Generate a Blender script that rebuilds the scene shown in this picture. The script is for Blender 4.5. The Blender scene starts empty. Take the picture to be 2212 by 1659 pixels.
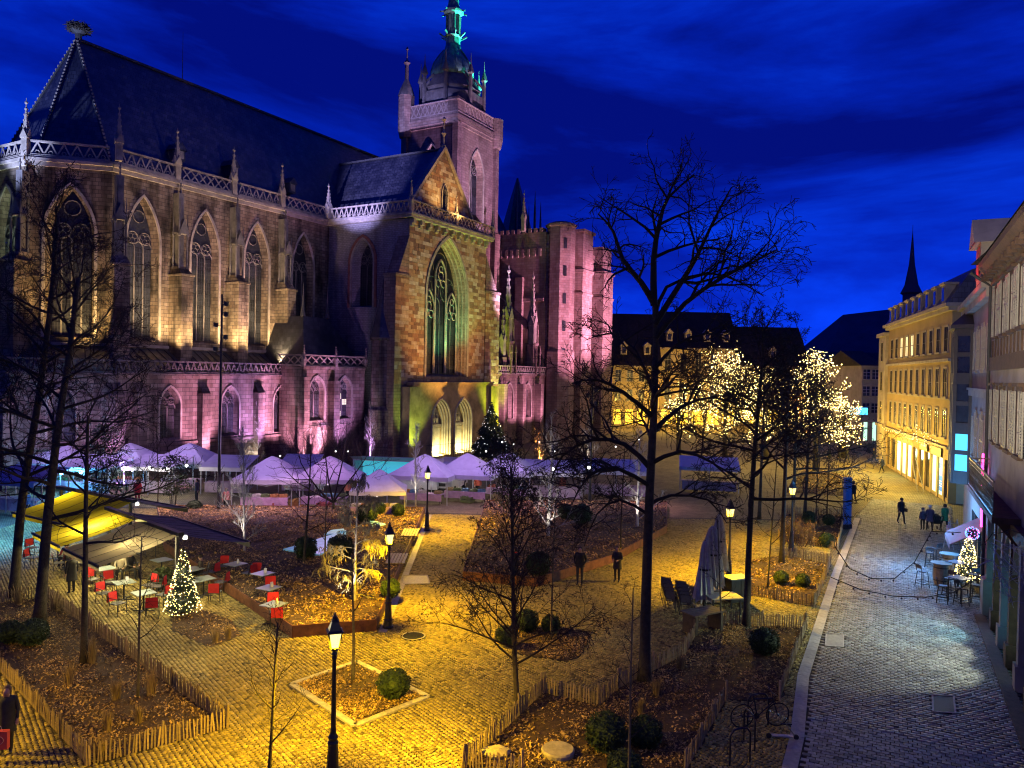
import bpy, bmesh, math, random
import numpy as np
from mathutils import Vector, Matrix
R = math.radians
rng = random.Random(7)
S = bpy.context.scene
COL = S.collection
# ---------------------------------------------------------------- camera
F, CX, CY, H = 1661.7, 1106.0, 829.5, 9.7          # focal length in picture units (picture 2212 x 1659), eye height in metres
RHO, VH = R(1.1), 807.0
PITCH = -math.atan((CY - VH) / F)
cf = Vector((0, math.cos(PITCH), math.sin(PITCH)))
r0 = Vector((1, 0, 0)); u0 = Vector((0, -math.sin(PITCH), math.cos(PITCH)))
cr = math.cos(RHO) * r0 + math.sin(RHO) * u0
cu = -math.sin(RHO) * r0 + math.cos(RHO) * u0
EYE = Vector((0, 0, H))
cam_data = bpy.data.cameras.new('camera')
cam = bpy.data.objects.new('camera', cam_data); COL.objects.link(cam)
cam_data.sensor_fit = 'HORIZONTAL'; cam_data.sensor_width = 36.0
cam_data.lens = 36.0 * F / 2212.0
cam_data.clip_start = 0.1; cam_data.clip_end = 3000
cam.matrix_world = Matrix(((cr.x, cu.x, -cf.x, 0), (cr.y, cu.y, -cf.y, 0), (cr.z, cu.z, -cf.z, H), (0, 0, 0, 1)))
S.camera = cam
# ---------------------------------------------------------------- sky
W = bpy.data.worlds.new('World'); S.world = W; W.use_nodes = True
nt = W.node_tree; N_ = nt.nodes; K_ = nt.links
bg = N_['Background']
tc = N_.new('ShaderNodeTexCoord'); mp = N_.new('ShaderNodeMapping'); K_.new(tc.outputs['Generated'], mp.inputs[0])
mp.inputs['Scale'].default_value = (0.9, 0.9, 3.4); mp.inputs['Location'].default_value = (2.3, 1.61, 3.3)
nz = N_.new('ShaderNodeTexNoise'); K_.new(mp.outputs[0], nz.inputs['Vector'])
nz.inputs['Scale'].default_value = 1.6; nz.inputs['Detail'].default_value = 8; nz.inputs['Roughness'].default_value = 0.60; nz.inputs['Distortion'].default_value = 0.35
rp = N_.new('ShaderNodeValToRGB'); K_.new(nz.outputs['Fac'], rp.inputs[0])
e = rp.color_ramp.elements
e[0].position = 0.40; e[0].color = (.0002, .0020, .085, 1)
e[1].position = 0.62; e[1].color = (.0004, .017, .31, 1)
e2 = rp.color_ramp.elements.new(0.5); e2.color = (.0002, .0062, .175, 1)
sk = N_.new('ShaderNodeTexSky'); sk.sky_type = 'NISHITA'; sk.sun_disc = False
sk.sun_elevation = R(-3.0); sk.sun_rotation = R(40); sk.altitude = 200
mx = N_.new('ShaderNodeMixRGB'); mx.blend_type = 'ADD'; mx.inputs[0].default_value = 0.001
# dusk afterglow: the blue is brighter low over the roofs
sz = N_.new('ShaderNodeSeparateXYZ'); K_.new(tc.outputs['Generated'], sz.inputs[0])
hz = N_.new('ShaderNodeMapRange'); hz.inputs[1].default_value = 0.0; hz.inputs[2].default_value = 0.24; hz.inputs[3].default_value = 1.6; hz.inputs[4].default_value = 1.0; K_.new(sz.outputs[2], hz.inputs[0])
hm = N_.new('ShaderNodeMixRGB'); hm.blend_type = 'MULTIPLY'; hm.inputs[0].default_value = 1.0; K_.new(rp.outputs[0], hm.inputs[1]); K_.new(hz.outputs[0], hm.inputs[2])
K_.new(hm.outputs[0], mx.inputs[1]); K_.new(sk.outputs[0], mx.inputs[2]); K_.new(mx.outputs[0], bg.inputs[0])
bg.inputs[1].default_value = 1.15
# ---------------------------------------------------------------- exposure, renderer
S.view_settings.view_transform = 'Standard'; S.view_settings.look = 'None'
S.view_settings.exposure = 1.0; S.view_settings.gamma = 1.0; S.view_settings.use_curve_mapping = False
S.render.engine = 'CYCLES'
cy = S.cycles
cy.use_denoising = True
try: cy.denoiser = 'OPENIMAGEDENOISE'
except Exception: pass
cy.filter_width = 1.15
cy.max_bounces = 5; cy.diffuse_bounces = 2; cy.glossy_bounces = 2; cy.transmission_bounces = 4; cy.transparent_max_bounces = 8
cy.use_light_tree = True; cy.sample_clamp_indirect = 3.0; cy.sample_clamp_direct = 0
cy.caustics_reflective = False; cy.caustics_refractive = False
# ---------------------------------------------------------------- picture -> place
def ray(u, v): return cf + (u - CX) / F * cr - (v - CY) / F * cu
def g(u, v, z=0.0):
    d = ray(u, v); t = (z - H) / d.z; p = EYE + t * d; p.z = z; return p
def g2(u, v): p = g(u, v); return (p.x, p.y)
TH = R(29.5)
CA = Vector((math.sin(TH), math.cos(TH), 0)); CN = Vector((math.cos(TH), -math.sin(TH), 0))
CP0 = g(970, 985)
def on_n(u, v, n):
    d = ray(u, v); t = ((CP0 + n * CN - EYE).dot(CN)) / d.dot(CN); q = EYE + t * d - CP0
    return (q.dot(CA), n, q.z)
def cw(a, n, z): return CP0 + a * CA + n * CN + Vector((0, 0, z))
# ---------------------------------------------------------------- materials
MATS = {}
ALB = .62          # every base colour darkened so blue sky light lifts the shadows less
def nn(nt, t, **kw):
    n = nt.nodes.new(t)
    for k, v in kw.items():
        if k in n.inputs: n.inputs[k].default_value = v
        else: setattr(n, k, v)
    return n
def mat(name, col, rough=0.8, var=0.25, scale=6.0, bump=0.0, bscale=None, metal=0.0, emit=None, estr=0.0, rnd=0.0, attr=None, col2=None, spec=0.3, trans=0.0, alpha=1.0, sampling=None):
    if name in MATS: return MATS[name]
    if not emit: col = tuple(c * ALB for c in col); col2 = tuple(c * ALB for c in col2) if col2 else None
    m = bpy.data.materials.new(name); m.use_nodes = True; t = m.node_tree; b = t.nodes['Principled BSDF']; L = t.links
    b.inputs['Roughness'].default_value = rough; b.inputs['Metallic'].default_value = metal
    b.inputs['Specular IOR Level'].default_value = spec
    if trans: b.inputs['Transmission Weight'].default_value = trans
    if alpha < 1: b.inputs['Alpha'].default_value = alpha
    c4 = (*col, 1)
    if var or rnd or attr or col2:
        co = nn(t, 'ShaderNodeTexCoord')
        n1 = nn(t, 'ShaderNodeTexNoise', Scale=scale, Detail=5.0, Roughness=0.62); L.new(co.outputs['Object'], n1.inputs['Vector'])
        rm = nn(t, 'ShaderNodeValToRGB'); L.new(n1.outputs['Fac'], rm.inputs[0])
        lo = tuple(max(0, c * (1 - var)) for c in col); hi = tuple(min(1, c * (1 + var)) for c in (col2 or col))
        rm.color_ramp.elements[0].position = 0.3; rm.color_ramp.elements[0].color = (*lo, 1)
        rm.color_ramp.elements[1].position = 0.7; rm.color_ramp.elements[1].color = (*hi, 1)
        out = rm.outputs[0]
        if rnd:
            oi = nn(t, 'ShaderNodeObjectInfo'); hs = nn(t, 'ShaderNodeHueSaturation'); L.new(out, hs.inputs['Color'])
            mr = nn(t, 'ShaderNodeMapRange'); mr.inputs[3].default_value = 1 - rnd; mr.inputs[4].default_value = 1 + rnd
            L.new(oi.outputs['Random'], mr.inputs[0]); L.new(mr.outputs[0], hs.inputs['Value']); out = hs.outputs[0]
        if attr:
            at = nn(t, 'ShaderNodeAttribute'); at.attribute_name = attr; hs = nn(t, 'ShaderNodeHueSaturation'); L.new(out, hs.inputs['Color'])
            L.new(at.outputs['Fac'], hs.inputs['Value']); out = hs.outputs[0]
        L.new(out, b.inputs['Base Color'])
        if bump:
            n2 = nn(t, 'ShaderNodeTexNoise', Scale=bscale or scale * 6, Detail=4.0); L.new(co.outputs['Object'], n2.inputs['Vector'])
            bp = nn(t, 'ShaderNodeBump', Strength=bump, Distance=0.05); L.new(n2.outputs['Fac'], bp.inputs['Height']); L.new(bp.outputs[0], b.inputs['Normal'])
    else: b.inputs['Base Color'].default_value = c4
    if emit:
        b.inputs['Emission Color'].default_value = (*emit, 1); b.inputs['Emission Strength'].default_value = estr
        if sampling: m.cycles.emission_sampling = sampling
    MATS[name] = m; return m
def ashlar(name, c1, c2, mortar, bw=0.62, bh=0.33, rough=0.85, dirt=0.5, axis=(1, -1)):
    """coursed stone for walls too far off to cut every block"""
    c1, c2, mortar = (tuple(v * ALB * .85 for v in c) for c in (c1, c2, mortar))
    m = bpy.data.materials.new(name); m.use_nodes = True; t = m.node_tree; b = t.nodes['Principled BSDF']; L = t.links
    b.inputs['Roughness'].default_value = rough; b.inputs['Specular IOR Level'].default_value = 0.2
    co = nn(t, 'ShaderNodeTexCoord'); sx = nn(t, 'ShaderNodeSeparateXYZ'); L.new(co.outputs['Object'], sx.inputs[0])
    ma = nn(t, 'ShaderNodeMath', operation='MULTIPLY'); ma.inputs[1].default_value = axis[1]; L.new(sx.outputs[1], ma.inputs[0])
    mb_ = nn(t, 'ShaderNodeMath', operation='MULTIPLY'); mb_.inputs[1].default_value = axis[0]; L.new(sx.outputs[0], mb_.inputs[0])
    ad = nn(t, 'ShaderNodeMath', operation='ADD'); L.new(ma.outputs[0], ad.inputs[0]); L.new(mb_.outputs[0], ad.inputs[1])
    cb = nn(t, 'ShaderNodeCombineXYZ'); L.new(ad.outputs[0], cb.inputs[0]); L.new(sx.outputs[2], cb.inputs[1])
    br = nn(t, 'ShaderNodeTexBrick'); L.new(cb.outputs[0], br.inputs['Vector'])
    br.inputs['Color1'].default_value = (*c1, 1); br.inputs['Color2'].default_value = (*c2, 1); br.inputs['Mortar'].default_value = (*mortar, 1)
    br.inputs['Scale'].default_value = 1.0; br.inputs['Brick Width'].default_value = bw; br.inputs['Row Height'].default_value = bh
    br.inputs['Mortar Size'].default_value = 0.018; br.inputs['Bias'].default_value = 0.0
    n1 = nn(t, 'ShaderNodeTexNoise', Scale=0.35, Detail=7.0, Roughness=0.65); L.new(co.outputs['Object'], n1.inputs['Vector'])
    mpg = nn(t, 'ShaderNodeMapping'); mpg.inputs['Scale'].default_value = (1.4, 1.4, 0.18); L.new(co.outputs['Object'], mpg.inputs[0])
    n3 = nn(t, 'ShaderNodeTexNoise', Scale=0.9, Detail=4.0); L.new(mpg.outputs[0], n3.inputs['Vector'])
    mm = nn(t, 'ShaderNodeMath', operation='ADD'); L.new(n1.outputs['Fac'], mm.inputs[0]); L.new(n3.outputs['Fac'], mm.inputs[1])
    rm = nn(t, 'ShaderNodeMapRange'); rm.inputs[1].default_value = 0.75; rm.inputs[2].default_value = 1.2; rm.inputs[3].default_value = 1 - dirt; rm.inputs[4].default_value = 1.15
    L.new(mm.outputs[0], rm.inputs[0])
    mu = nn(t, 'ShaderNodeMixRGB', blend_type='MULTIPLY'); mu.inputs[0].default_value = 1.0; L.new(br.outputs['Color'], mu.inputs[1]); L.new(rm.outputs[0], mu.inputs[2])
    L.new(mu.outputs[0], b.inputs['Base Color'])
    bp = nn(t, 'ShaderNodeBump', Strength=0.55, Distance=0.04); L.new(br.outputs['Fac'], bp.inputs['Height']); bp.invert = True
    L.new(bp.outputs[0], b.inputs['Normal'])
    MATS[name] = m; return m
def glow_glass(name, col, s):
    m = bpy.data.materials.new(name); m.use_nodes = True; t = m.node_tree; t.nodes.clear(); L = t.links
    o = t.nodes.new('ShaderNodeOutputMaterial'); e_ = nn(t, 'ShaderNodeEmission', Color=(*col, 1), Strength=s); tr_ = nn(t, 'ShaderNodeBsdfTransparent'); mi_ = nn(t, 'ShaderNodeMixShader'); mi_.inputs[0].default_value = .4
    L.new(tr_.outputs[0], mi_.inputs[1]); L.new(e_.outputs[0], mi_.inputs[2]); L.new(mi_.outputs[0], o.inputs[0]); m.cycles.emission_sampling = 'NONE'; return m
def canvas(name, col, tl=.5):
    m = bpy.data.materials.new(name); m.use_nodes = True; t = m.node_tree; t.nodes.clear(); L = t.links
    o = t.nodes.new('ShaderNodeOutputMaterial'); co = nn(t, 'ShaderNodeTexCoord'); n1 = nn(t, 'ShaderNodeTexNoise', Scale=1.5, Detail=4.0); L.new(co.outputs['Object'], n1.inputs['Vector'])
    rm = nn(t, 'ShaderNodeValToRGB'); L.new(n1.outputs['Fac'], rm.inputs[0]); rm.color_ramp.elements[0].color = (*[c * .7 for c in col], 1); rm.color_ramp.elements[1].color = (*[min(1, c * 1.2) for c in col], 1)
    d_ = nn(t, 'ShaderNodeBsdfDiffuse'); q_ = nn(t, 'ShaderNodeBsdfTranslucent'); mi_ = nn(t, 'ShaderNodeMixShader'); mi_.inputs[0].default_value = tl
    L.new(rm.outputs[0], d_.inputs[0]); L.new(rm.outputs[0], q_.inputs[0]); L.new(d_.outputs[0], mi_.inputs[1]); L.new(q_.outputs[0], mi_.inputs[2]); L.new(mi_.outputs[0], o.inputs[0]); return m
def glow(name, col, s, sampling='NONE'):
    return mat(name, col, 0.5, 0, emit=col, estr=s, sampling=sampling)
# ---------------------------------------------------------------- mesh builder
class MB:
    def __init__(s, T=None): s.v = []; s.f = []; s.mi = []; s.T = T
    def add(s, vs, fs, mi=0):
        o = len(s.v)
        s.v.extend([s.T(*p) if s.T else tuple(p) for p in vs]); s.f.extend([tuple(i + o for i in f) for f in fs]); s.mi.extend([mi] * len(fs)); return s
    def box(s, x0, y0, z0, x1, y1, z1, mi=0):
        return s.add([(x0, y0, z0), (x1, y0, z0), (x1, y1, z0), (x0, y1, z0), (x0, y0, z1), (x1, y0, z1), (x1, y1, z1), (x0, y1, z1)],
                     [(0, 3, 2, 1), (4, 5, 6, 7), (0, 1, 5, 4), (1, 2, 6, 5), (2, 3, 7, 6), (3, 0, 4, 7)], mi)
    def cbox(s, c, sx, sy, sz, mi=0): return s.box(c[0] - sx / 2, c[1] - sy / 2, c[2] - sz / 2, c[0] + sx / 2, c[1] + sy / 2, c[2] + sz / 2, mi)
    def bar(s, p, q, w, h=None, mi=0, up=(0, 0, 1)):
        p = Vector(p); q = Vector(q); d = q - p
        if d.length < 1e-6: return s
        d.normalize(); up = Vector(up); sd = d.cross(up)
        if sd.length < 1e-3: sd = d.cross(Vector((1, 0, 0)))
        sd.normalize(); up = sd.cross(d); h = h or w
        a = sd * w / 2; b = up * h / 2
        return s.add([p - a - b, p + a - b, p + a + b, p - a + b, q - a - b, q + a - b, q + a + b, q - a + b],
                     [(0, 1, 2, 3), (7, 6, 5, 4), (0, 4, 5, 1), (1, 5, 6, 2), (2, 6, 7, 3), (3, 7, 4, 0)], mi)
    def prism(s, poly, z0, z1, mi=0, top=True, bot=True):
        n = len(poly); s.add([(x, y, z0) for x, y in poly] + [(x, y, z1) for x, y in poly],
            [(i, (i + 1) % n, n + (i + 1) % n, n + i) for i in range(n)] + ([tuple(range(n, 2 * n))] if top else []) + ([tuple(range(n - 1, -1, -1))] if bot else []), mi); return s
    def tube(s, pts, rad, n=6, mi=0, cap=True):
        pts = [Vector(p) for p in pts]; k = len(pts)
        if not hasattr(rad, '__len__'): rad = [rad] * k
        vs = []; ref = None
        for i, p in enumerate(pts):
            d = (pts[min(i + 1, k - 1)] - pts[max(i - 1, 0)])
            if d.length < 1e-9: d = Vector((0, 0, 1))
            d.normalize()
            if ref is None: ref = Vector((1, 0, 0)) if abs(d.x) < 0.8 else Vector((0, 1, 0))
            x = ref - d * ref.dot(d)
            if x.length < 1e-4: x = Vector((0, 1, 0)) - d * d.y
            x.normalize(); ref = x; y = d.cross(x)
            for j in range(n):
                a = 2 * math.pi * j / n; vs.append(p + (x * math.cos(a) + y * math.sin(a)) * rad[i])
        fs = [(i * n + j, i * n + (j + 1) % n, (i + 1) * n + (j + 1) % n, (i + 1) * n + j) for i in range(k - 1) for j in range(n)]
        if cap: fs += [tuple(range(n - 1, -1, -1)), tuple(range((k - 1) * n, k * n))]
        return s.add(vs, fs, mi)
    def lathe(s, prof, n=12, c=(0, 0, 0), mi=0, ph=0.0, sx=1.0, sy=1.0):
        vs = [(c[0] + sx * r * math.cos(2 * math.pi * j / n + ph), c[1] + sy * r * math.sin(2 * math.pi * j / n + ph), c[2] + z) for r, z in prof for j in range(n)]
        k = len(prof)
        fs = [(i * n + j, i * n + (j + 1) % n, (i + 1) * n + (j + 1) % n, (i + 1) * n + j) for i in range(k - 1) for j in range(n)]
        fs += [tuple(range(n - 1, -1, -1)), tuple(range((k - 1) * n, k * n))]
        return s.add(vs, fs, mi)
    def obj(s, name, mats, parent=None, loc=None, rz=0.0, smooth=False, rot=None):
        me = bpy.data.meshes.new(name); me.from_pydata([tuple(p) for p in s.v], [], s.f)
        mats = mats if isinstance(mats, (list, tuple)) else [mats]
        for m in mats: me.materials.append(m)
        if len(mats) > 1: me.polygons.foreach_set('material_index', s.mi)
        if smooth: me.polygons.foreach_set('use_smooth', [True] * len(me.polygons))
        return mobj(name, me, parent, loc, rz, rot)
def mobj(name, me, parent=None, loc=None, rz=0.0, rot=None):
    o = bpy.data.objects.new(name, me); COL.objects.link(o)
    if parent: o.parent = parent
    if loc is not None: o.location = loc
    if rz: o.rotation_euler = (0, 0, rz)
    if rot: o.rotation_euler = rot
    return o
def tag(o, label, cat, group=None, kind=None):
    o['label'] = label
    if cat: o['category'] = cat
    if group: o['group'] = group
    if kind: o['kind'] = kind
    return o
def thing(name, label, cat, loc=(0, 0, 0), rz=0.0, group=None):
    o = bpy.data.objects.new(name, None); COL.objects.link(o); o.location = loc; o.rotation_euler = (0, 0, rz); o.empty_display_size = 0.2
    return tag(o, label, cat, group)
def struct(o, label=None, kind='structure'):
    o['kind'] = kind
    if label: o['label'] = label; o['category'] = o.name.split('.')[0].replace('_', ' ')
    return o
def dup(root, loc, rz=None, label=None, scale=None, group=None):
    r = root.copy(); COL.objects.link(r); r.location = loc
    if rz is not None: r.rotation_euler = (0, 0, rz)
    if scale: r.scale = (scale, scale, scale)
    if label: r['label'] = label
    if group: r['group'] = group
    for ch in list(root.children):
        c = ch.copy(); COL.objects.link(c); c.parent = r
        for q in ch.children:
            d = q.copy(); COL.objects.link(d); d.parent = c
    return r
def light(name, loc, power, col, kind='POINT', size=0.15, target=None, angle=60, blend=0.5, parent=None):
    l = bpy.data.lights.new(name, kind); l.energy = power; l.color = col
    if kind in ('POINT', 'SPOT'): l.shadow_soft_size = size
    o = bpy.data.objects.new(name, l); COL.objects.link(o); o.location = loc
    if kind == 'SPOT': l.spot_size = R(angle); l.spot_blend = blend
    if kind == 'AREA': l.size = size
    if target is not None:
        d = Vector(target) - Vector(loc); o.rotation_euler = d.to_track_quat('-Z', 'Y').to_euler()
    if parent: o.parent = parent
    return o
def ico(r, sub=1):
    bm = bmesh.new(); bmesh.ops.create_icosphere(bm, subdivisions=sub, radius=r)
    vs = [v.co[:] for v in bm.verts]; fs = [tuple(v.index for v in f.verts) for f in bm.faces]; bm.free(); return vs, fs
def bigmesh(name, V, faces_n, mats, parent=None, tint=None, mi=None):
    """V (n*k,3) array of polygons of faces given as an index array"""
    me = bpy.data.meshes.new(name); V = np.asarray(V, np.float32); Fc = np.asarray(faces_n, np.int32); k = Fc.shape[1]
    me.vertices.add(len(V)); me.vertices.foreach_set('co', V.ravel())
    me.loops.add(Fc.size); me.loops.foreach_set('vertex_index', Fc.ravel())
    me.polygons.add(len(Fc)); me.polygons.foreach_set('loop_start', np.arange(0, Fc.size, k, dtype=np.int32)); me.polygons.foreach_set('loop_total', np.full(len(Fc), k, np.int32))
    for m in (mats if isinstance(mats, (list, tuple)) else [mats]): me.materials.append(m)
    if mi is not None: me.polygons.foreach_set('material_index', np.asarray(mi, np.int32))
    me.update(calc_edges=True); me.validate()
    if tint is not None:
        a = me.attributes.new('tint', 'FLOAT', 'FACE'); a.data.foreach_set('value', np.asarray(tint, np.float32))
    return mobj(name, me, parent)
# ================================================================ church
M_choir = ashlar('choir_stone', (.34, .26, .17), (.19, .13, .08), (.07, .055, .04), dirt=.9)
M_tran = ashlar('transept_stone', (.32, .24, .17), (.24, .15, .10), (.11, .09, .07), dirt=.35)
M_grey = ashlar('grey_stone', (.34, .31, .29), (.26, .23, .21), (.16, .14, .13), bw=.42, bh=.2, dirt=.35)
M_tower = ashlar('tower_stone', (.33, .23, .18), (.24, .15, .12), (.14, .10, .08), bw=.7, bh=.35, dirt=.4)
M_low = ashlar('chapel_stone', (.36, .28, .22), (.24, .16, .12), (.10, .08, .06), bw=.7, bh=.36, dirt=.7)
M_pink = ashlar('west_stone', (.38, .27, .22), (.30, .18, .14), (.18, .12, .10), bw=.7, bh=.36, dirt=.35)
M_slate = ashlar('slate_roof', (.085, .085, .095), (.035, .037, .045), (.010, .010, .012), bw=.5, bh=.42, rough=.42, dirt=.6)
M_slate.node_tree.nodes['Principled BSDF'].inputs['Specular IOR Level'].default_value = .5
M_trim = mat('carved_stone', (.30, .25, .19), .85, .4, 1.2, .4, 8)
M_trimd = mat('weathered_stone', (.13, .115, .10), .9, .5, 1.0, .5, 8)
M_glassd = mat('leaded_glass', (.016, .017, .020), .45, .6, 3.0, .6, 14, rnd=.6, spec=.3)
M_lead = mat('lead', (.05, .05, .05), .6, .2)
M_copper = mat('green_copper', (.10, .22, .17), .5, .5, 2.0, .3, 6, metal=.2)
M_wood_d = mat('dark_wood', (.07, .045, .03), .7, .4, 5.0, .3)
church = thing('collegiate_church', 'large gothic stone church with steep slate roof, square tower and floodlit walls', 'church', CP0, R(90 - 29.5))
def fr(a, n, da, dn):
    l = math.hypot(da, dn); da /= l; dn /= l
    def T(x, d, z): return (a + x * da - d * dn, -(n + x * dn + d * da), z)
    T.ang = math.atan2(-dn, da); return T
def arch(cx, w, spr, apx, k=8):
    h = apx - spr; c0 = (h * h - w * w / 4) / w; r = c0 + w / 2; am = math.atan2(h, c0)
    left = [(cx + c0 - r * math.cos(am * i / k), spr + r * math.sin(am * i / k)) for i in range(k + 1)]
    return left + [(2 * cx - x, z) for x, z in reversed(left[:-1])]
def halfw(z, w, sill, spr, apx):
    if z < sill or z > apx: return -1
    if z <= spr: return w / 2
    h = apx - spr; c0 = (h * h - w * w / 4) / w; r = c0 + w / 2
    return math.sqrt(max(0, r * r - (z - spr) ** 2)) - c0
def outline(cx, w, sill, spr, apx): return [(cx - w / 2, sill)] + arch(cx, w, spr, apx) + [(cx + w / 2, sill)]
def wall(mb, x0, x1, z0, z1, wins=(), depth=.7, shrink=.82, d=0.0, mi=0):
    q = lambda xa, za, xb, zb: mb.add([(xa, d, za), (xb, d, za), (xb, d, zb), (xa, d, zb)], [(0, 1, 2, 3)], mi) if xb - xa > 1e-4 and zb - za > 1e-4 else None
    cur = x0
    for (cx, w, sill, spr, apx) in sorted(wins):
        l, r = cx - w / 2, cx + w / 2
        q(cur, z0, l, z1); q(l, z0, r, sill); P = arch(cx, w, spr, apx)
        for (xa, za), (xb, zb) in zip(P, P[1:]): mb.add([(xa, d, za), (xb, d, zb), (xb, d, z1), (xa, d, z1)], [(0, 1, 2, 3)], mi)
        O = outline(cx, w, sill, spr, apx); zc = (sill + apx) / 2; k = len(O)
        I = [(cx + (x - cx) * shrink, max(sill, z - (1 - shrink) * w * .5) if z > sill else sill + .25) for x, z in O]
        mb.add([(x, d, z) for x, z in O] + [(x, d - depth, z) for x, z in I], [(i, (i + 1) % k, k + (i + 1) % k, k + i) for i in range(k)], mi)
        cur = r
    q(cur, z0, x1, z1)
def ring(mb, O, off, d0, d1, closed=False, mi=0):
    k = len(O); cx = sum(p[0] for p in O) / k
    out = []
    for i, (x, z) in enumerate(O):
        a = O[max(i - 1, 0)]; b = O[min(i + 1, k - 1)]; tx, tz = b[0] - a[0], b[1] - a[1]; l = math.hypot(tx, tz) or 1
        out.append((x - tz / l * off, z + tx / l * off))
    vs = [(x, d0, z) for x, z in O] + [(x, d1, z) for x, z in O] + [(x, d1, z) for x, z in out] + [(x, d0, z) for x, z in out]
    fs = []
    for i in range(k - 1):
        for s_ in range(4): fs.append((s_ * k + i, s_ * k + i + 1, ((s_ + 1) % 4) * k + i + 1, ((s_ + 1) % 4) * k + i))
    fs += [(0, k, 2 * k, 3 * k), (k - 1, 4 * k - 1, 3 * k - 1, 2 * k - 1)]
    mb.add(vs, fs, mi)
PANES = {}
def pane_mesh(w, h, m):
    k = (round(w, 2), round(h, 2), m.name)
    if k not in PANES:
        b = MB(); b.box(-w / 2, -.02, 0, w / 2, .02, h)
        for f in (1 / 3, 2 / 3): b.box(-w / 2, -.035, h * f - .012, w / 2, -.021, h * f + .012, 1)
        for f in (-.17, .17): b.box(w * f - .012, -.04, 0.01, w * f + .012, -.022, h - .01, 1)
        me = bpy.data.meshes.new('pane'); me.from_pydata(b.v, [], b.f); me.materials.append(m); me.materials.append(M_lead); me.polygons.foreach_set('material_index', b.mi); PANES[k] = me
    return PANES[k]
def cwindow(T, cx, w, sill, spr, apx, nl=3, rows=7, depth=.7, shrink=.82, trim=M_trim, glass=M_glassd, ringw=.22, d=0.0, parent=None, lit=None):
    b = MB(T); ring(b, outline(cx, w, sill, spr, apx), ringw, d + .0, d + .12)
    win = b.obj('window', trim, parent or church)
    iw = w * shrink; s2 = sill + .25; sp2 = spr - (1 - shrink) * w * .5; ap2 = apx - (1 - shrink) * w * .5; dd = d - depth + .05
    lw = iw / nl; ph = (sp2 - s2) / rows
    for i in range(nl):
        for j in range(rows):
            x = cx - iw / 2 + lw * (i + .5)
            gm = glass if not lit or (i + j) % 3 else lit
            mobj('pane', pane_mesh(lw - .12, ph - .05, gm), win, T(x, dd, s2 + ph * j), T.ang)
    h = MB(T); P = arch(cx, iw, sp2, ap2); h.add([(x, dd, z) for x, z in P], [tuple(range(len(P)))]); h.obj('pane', glass, win)
    for i in range(1, nl):
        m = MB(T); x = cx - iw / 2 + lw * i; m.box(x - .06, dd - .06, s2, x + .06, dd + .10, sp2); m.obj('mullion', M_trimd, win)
    t = MB(T); hh = ap2 - sp2
    def ringt(x, z, r, th=.05, k=12):
        t.tube([T0(x + r * math.cos(q * 2 * math.pi / k), dd + .06, z + r * math.sin(q * 2 * math.pi / k)) for q in range(k + 1)], th, 4)
    T0 = lambda x, y, z: (x, y, z)
    for i in range(nl):
        A = arch(cx - iw / 2 + lw * (i + .5), lw, sp2 - .05, sp2 + lw * .62, 4); t.tube([(x, dd + .05, z) for x, z in A], .05, 4)
    rr = iw * .21
    if hh > .8:
        ringt(cx - iw * .23, sp2 + lw * .5 + rr * .75, rr); ringt(cx + iw * .23, sp2 + lw * .5 + rr * .75, rr); ringt(cx, sp2 + hh * .66, min(rr, hh * .2))
        for sx in (-1, 1):
            for q in range(3):
                an = 2 * math.pi * q / 3 + .5; ringt(cx + sx * iw * .23 + rr * .45 * math.cos(an), sp2 + lw * .5 + rr * .75 + rr * .45 * math.sin(an), rr * .42, .03, 8)
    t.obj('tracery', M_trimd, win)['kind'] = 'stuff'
    return win
BAL = {}
def balustrade(T, x0, x1, z, h=1.2, d=0.0, trim=M_trim, step=.8, kind=0, parent=None, name='balustrade'):
    L_ = x1 - x0; n = max(1, round(L_ / step)); key = (round(L_, 2), h, kind, trim.name)
    if key not in BAL:
        b = MB(); b.box(0, -.13, 0, L_, .13, .14); b.box(0, -.14, h - .14, L_, .14, h)
        for i in range(n):
            a, c = L_ * i / n, L_ * (i + 1) / n; m = (a + c) / 2
            if kind == 0: b.bar((a, 0, .14), (m, 0, h - .14), .07, .12); b.bar((m, 0, h - .14), (c, 0, .14), .07, .12)
            else:
                b.bar((a, 0, .14), (c, 0, h - .14), .07, .12); b.bar((c, .01, .14), (a, .01, h - .14), .07, .12)
            if kind == 0: b.tube([(m + .16 * math.cos(q * 1.047), 0, .32 + .16 * math.sin(q * 1.047)) for q in range(7)], .035, 4)
        me = bpy.data.meshes.new(name); me.from_pydata([tuple(p) for p in b.v], [], b.f); me.materials.append(trim); BAL[key] = me
    return mobj(name, BAL[key], parent or church, T(x0, d, z), T.ang)
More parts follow.
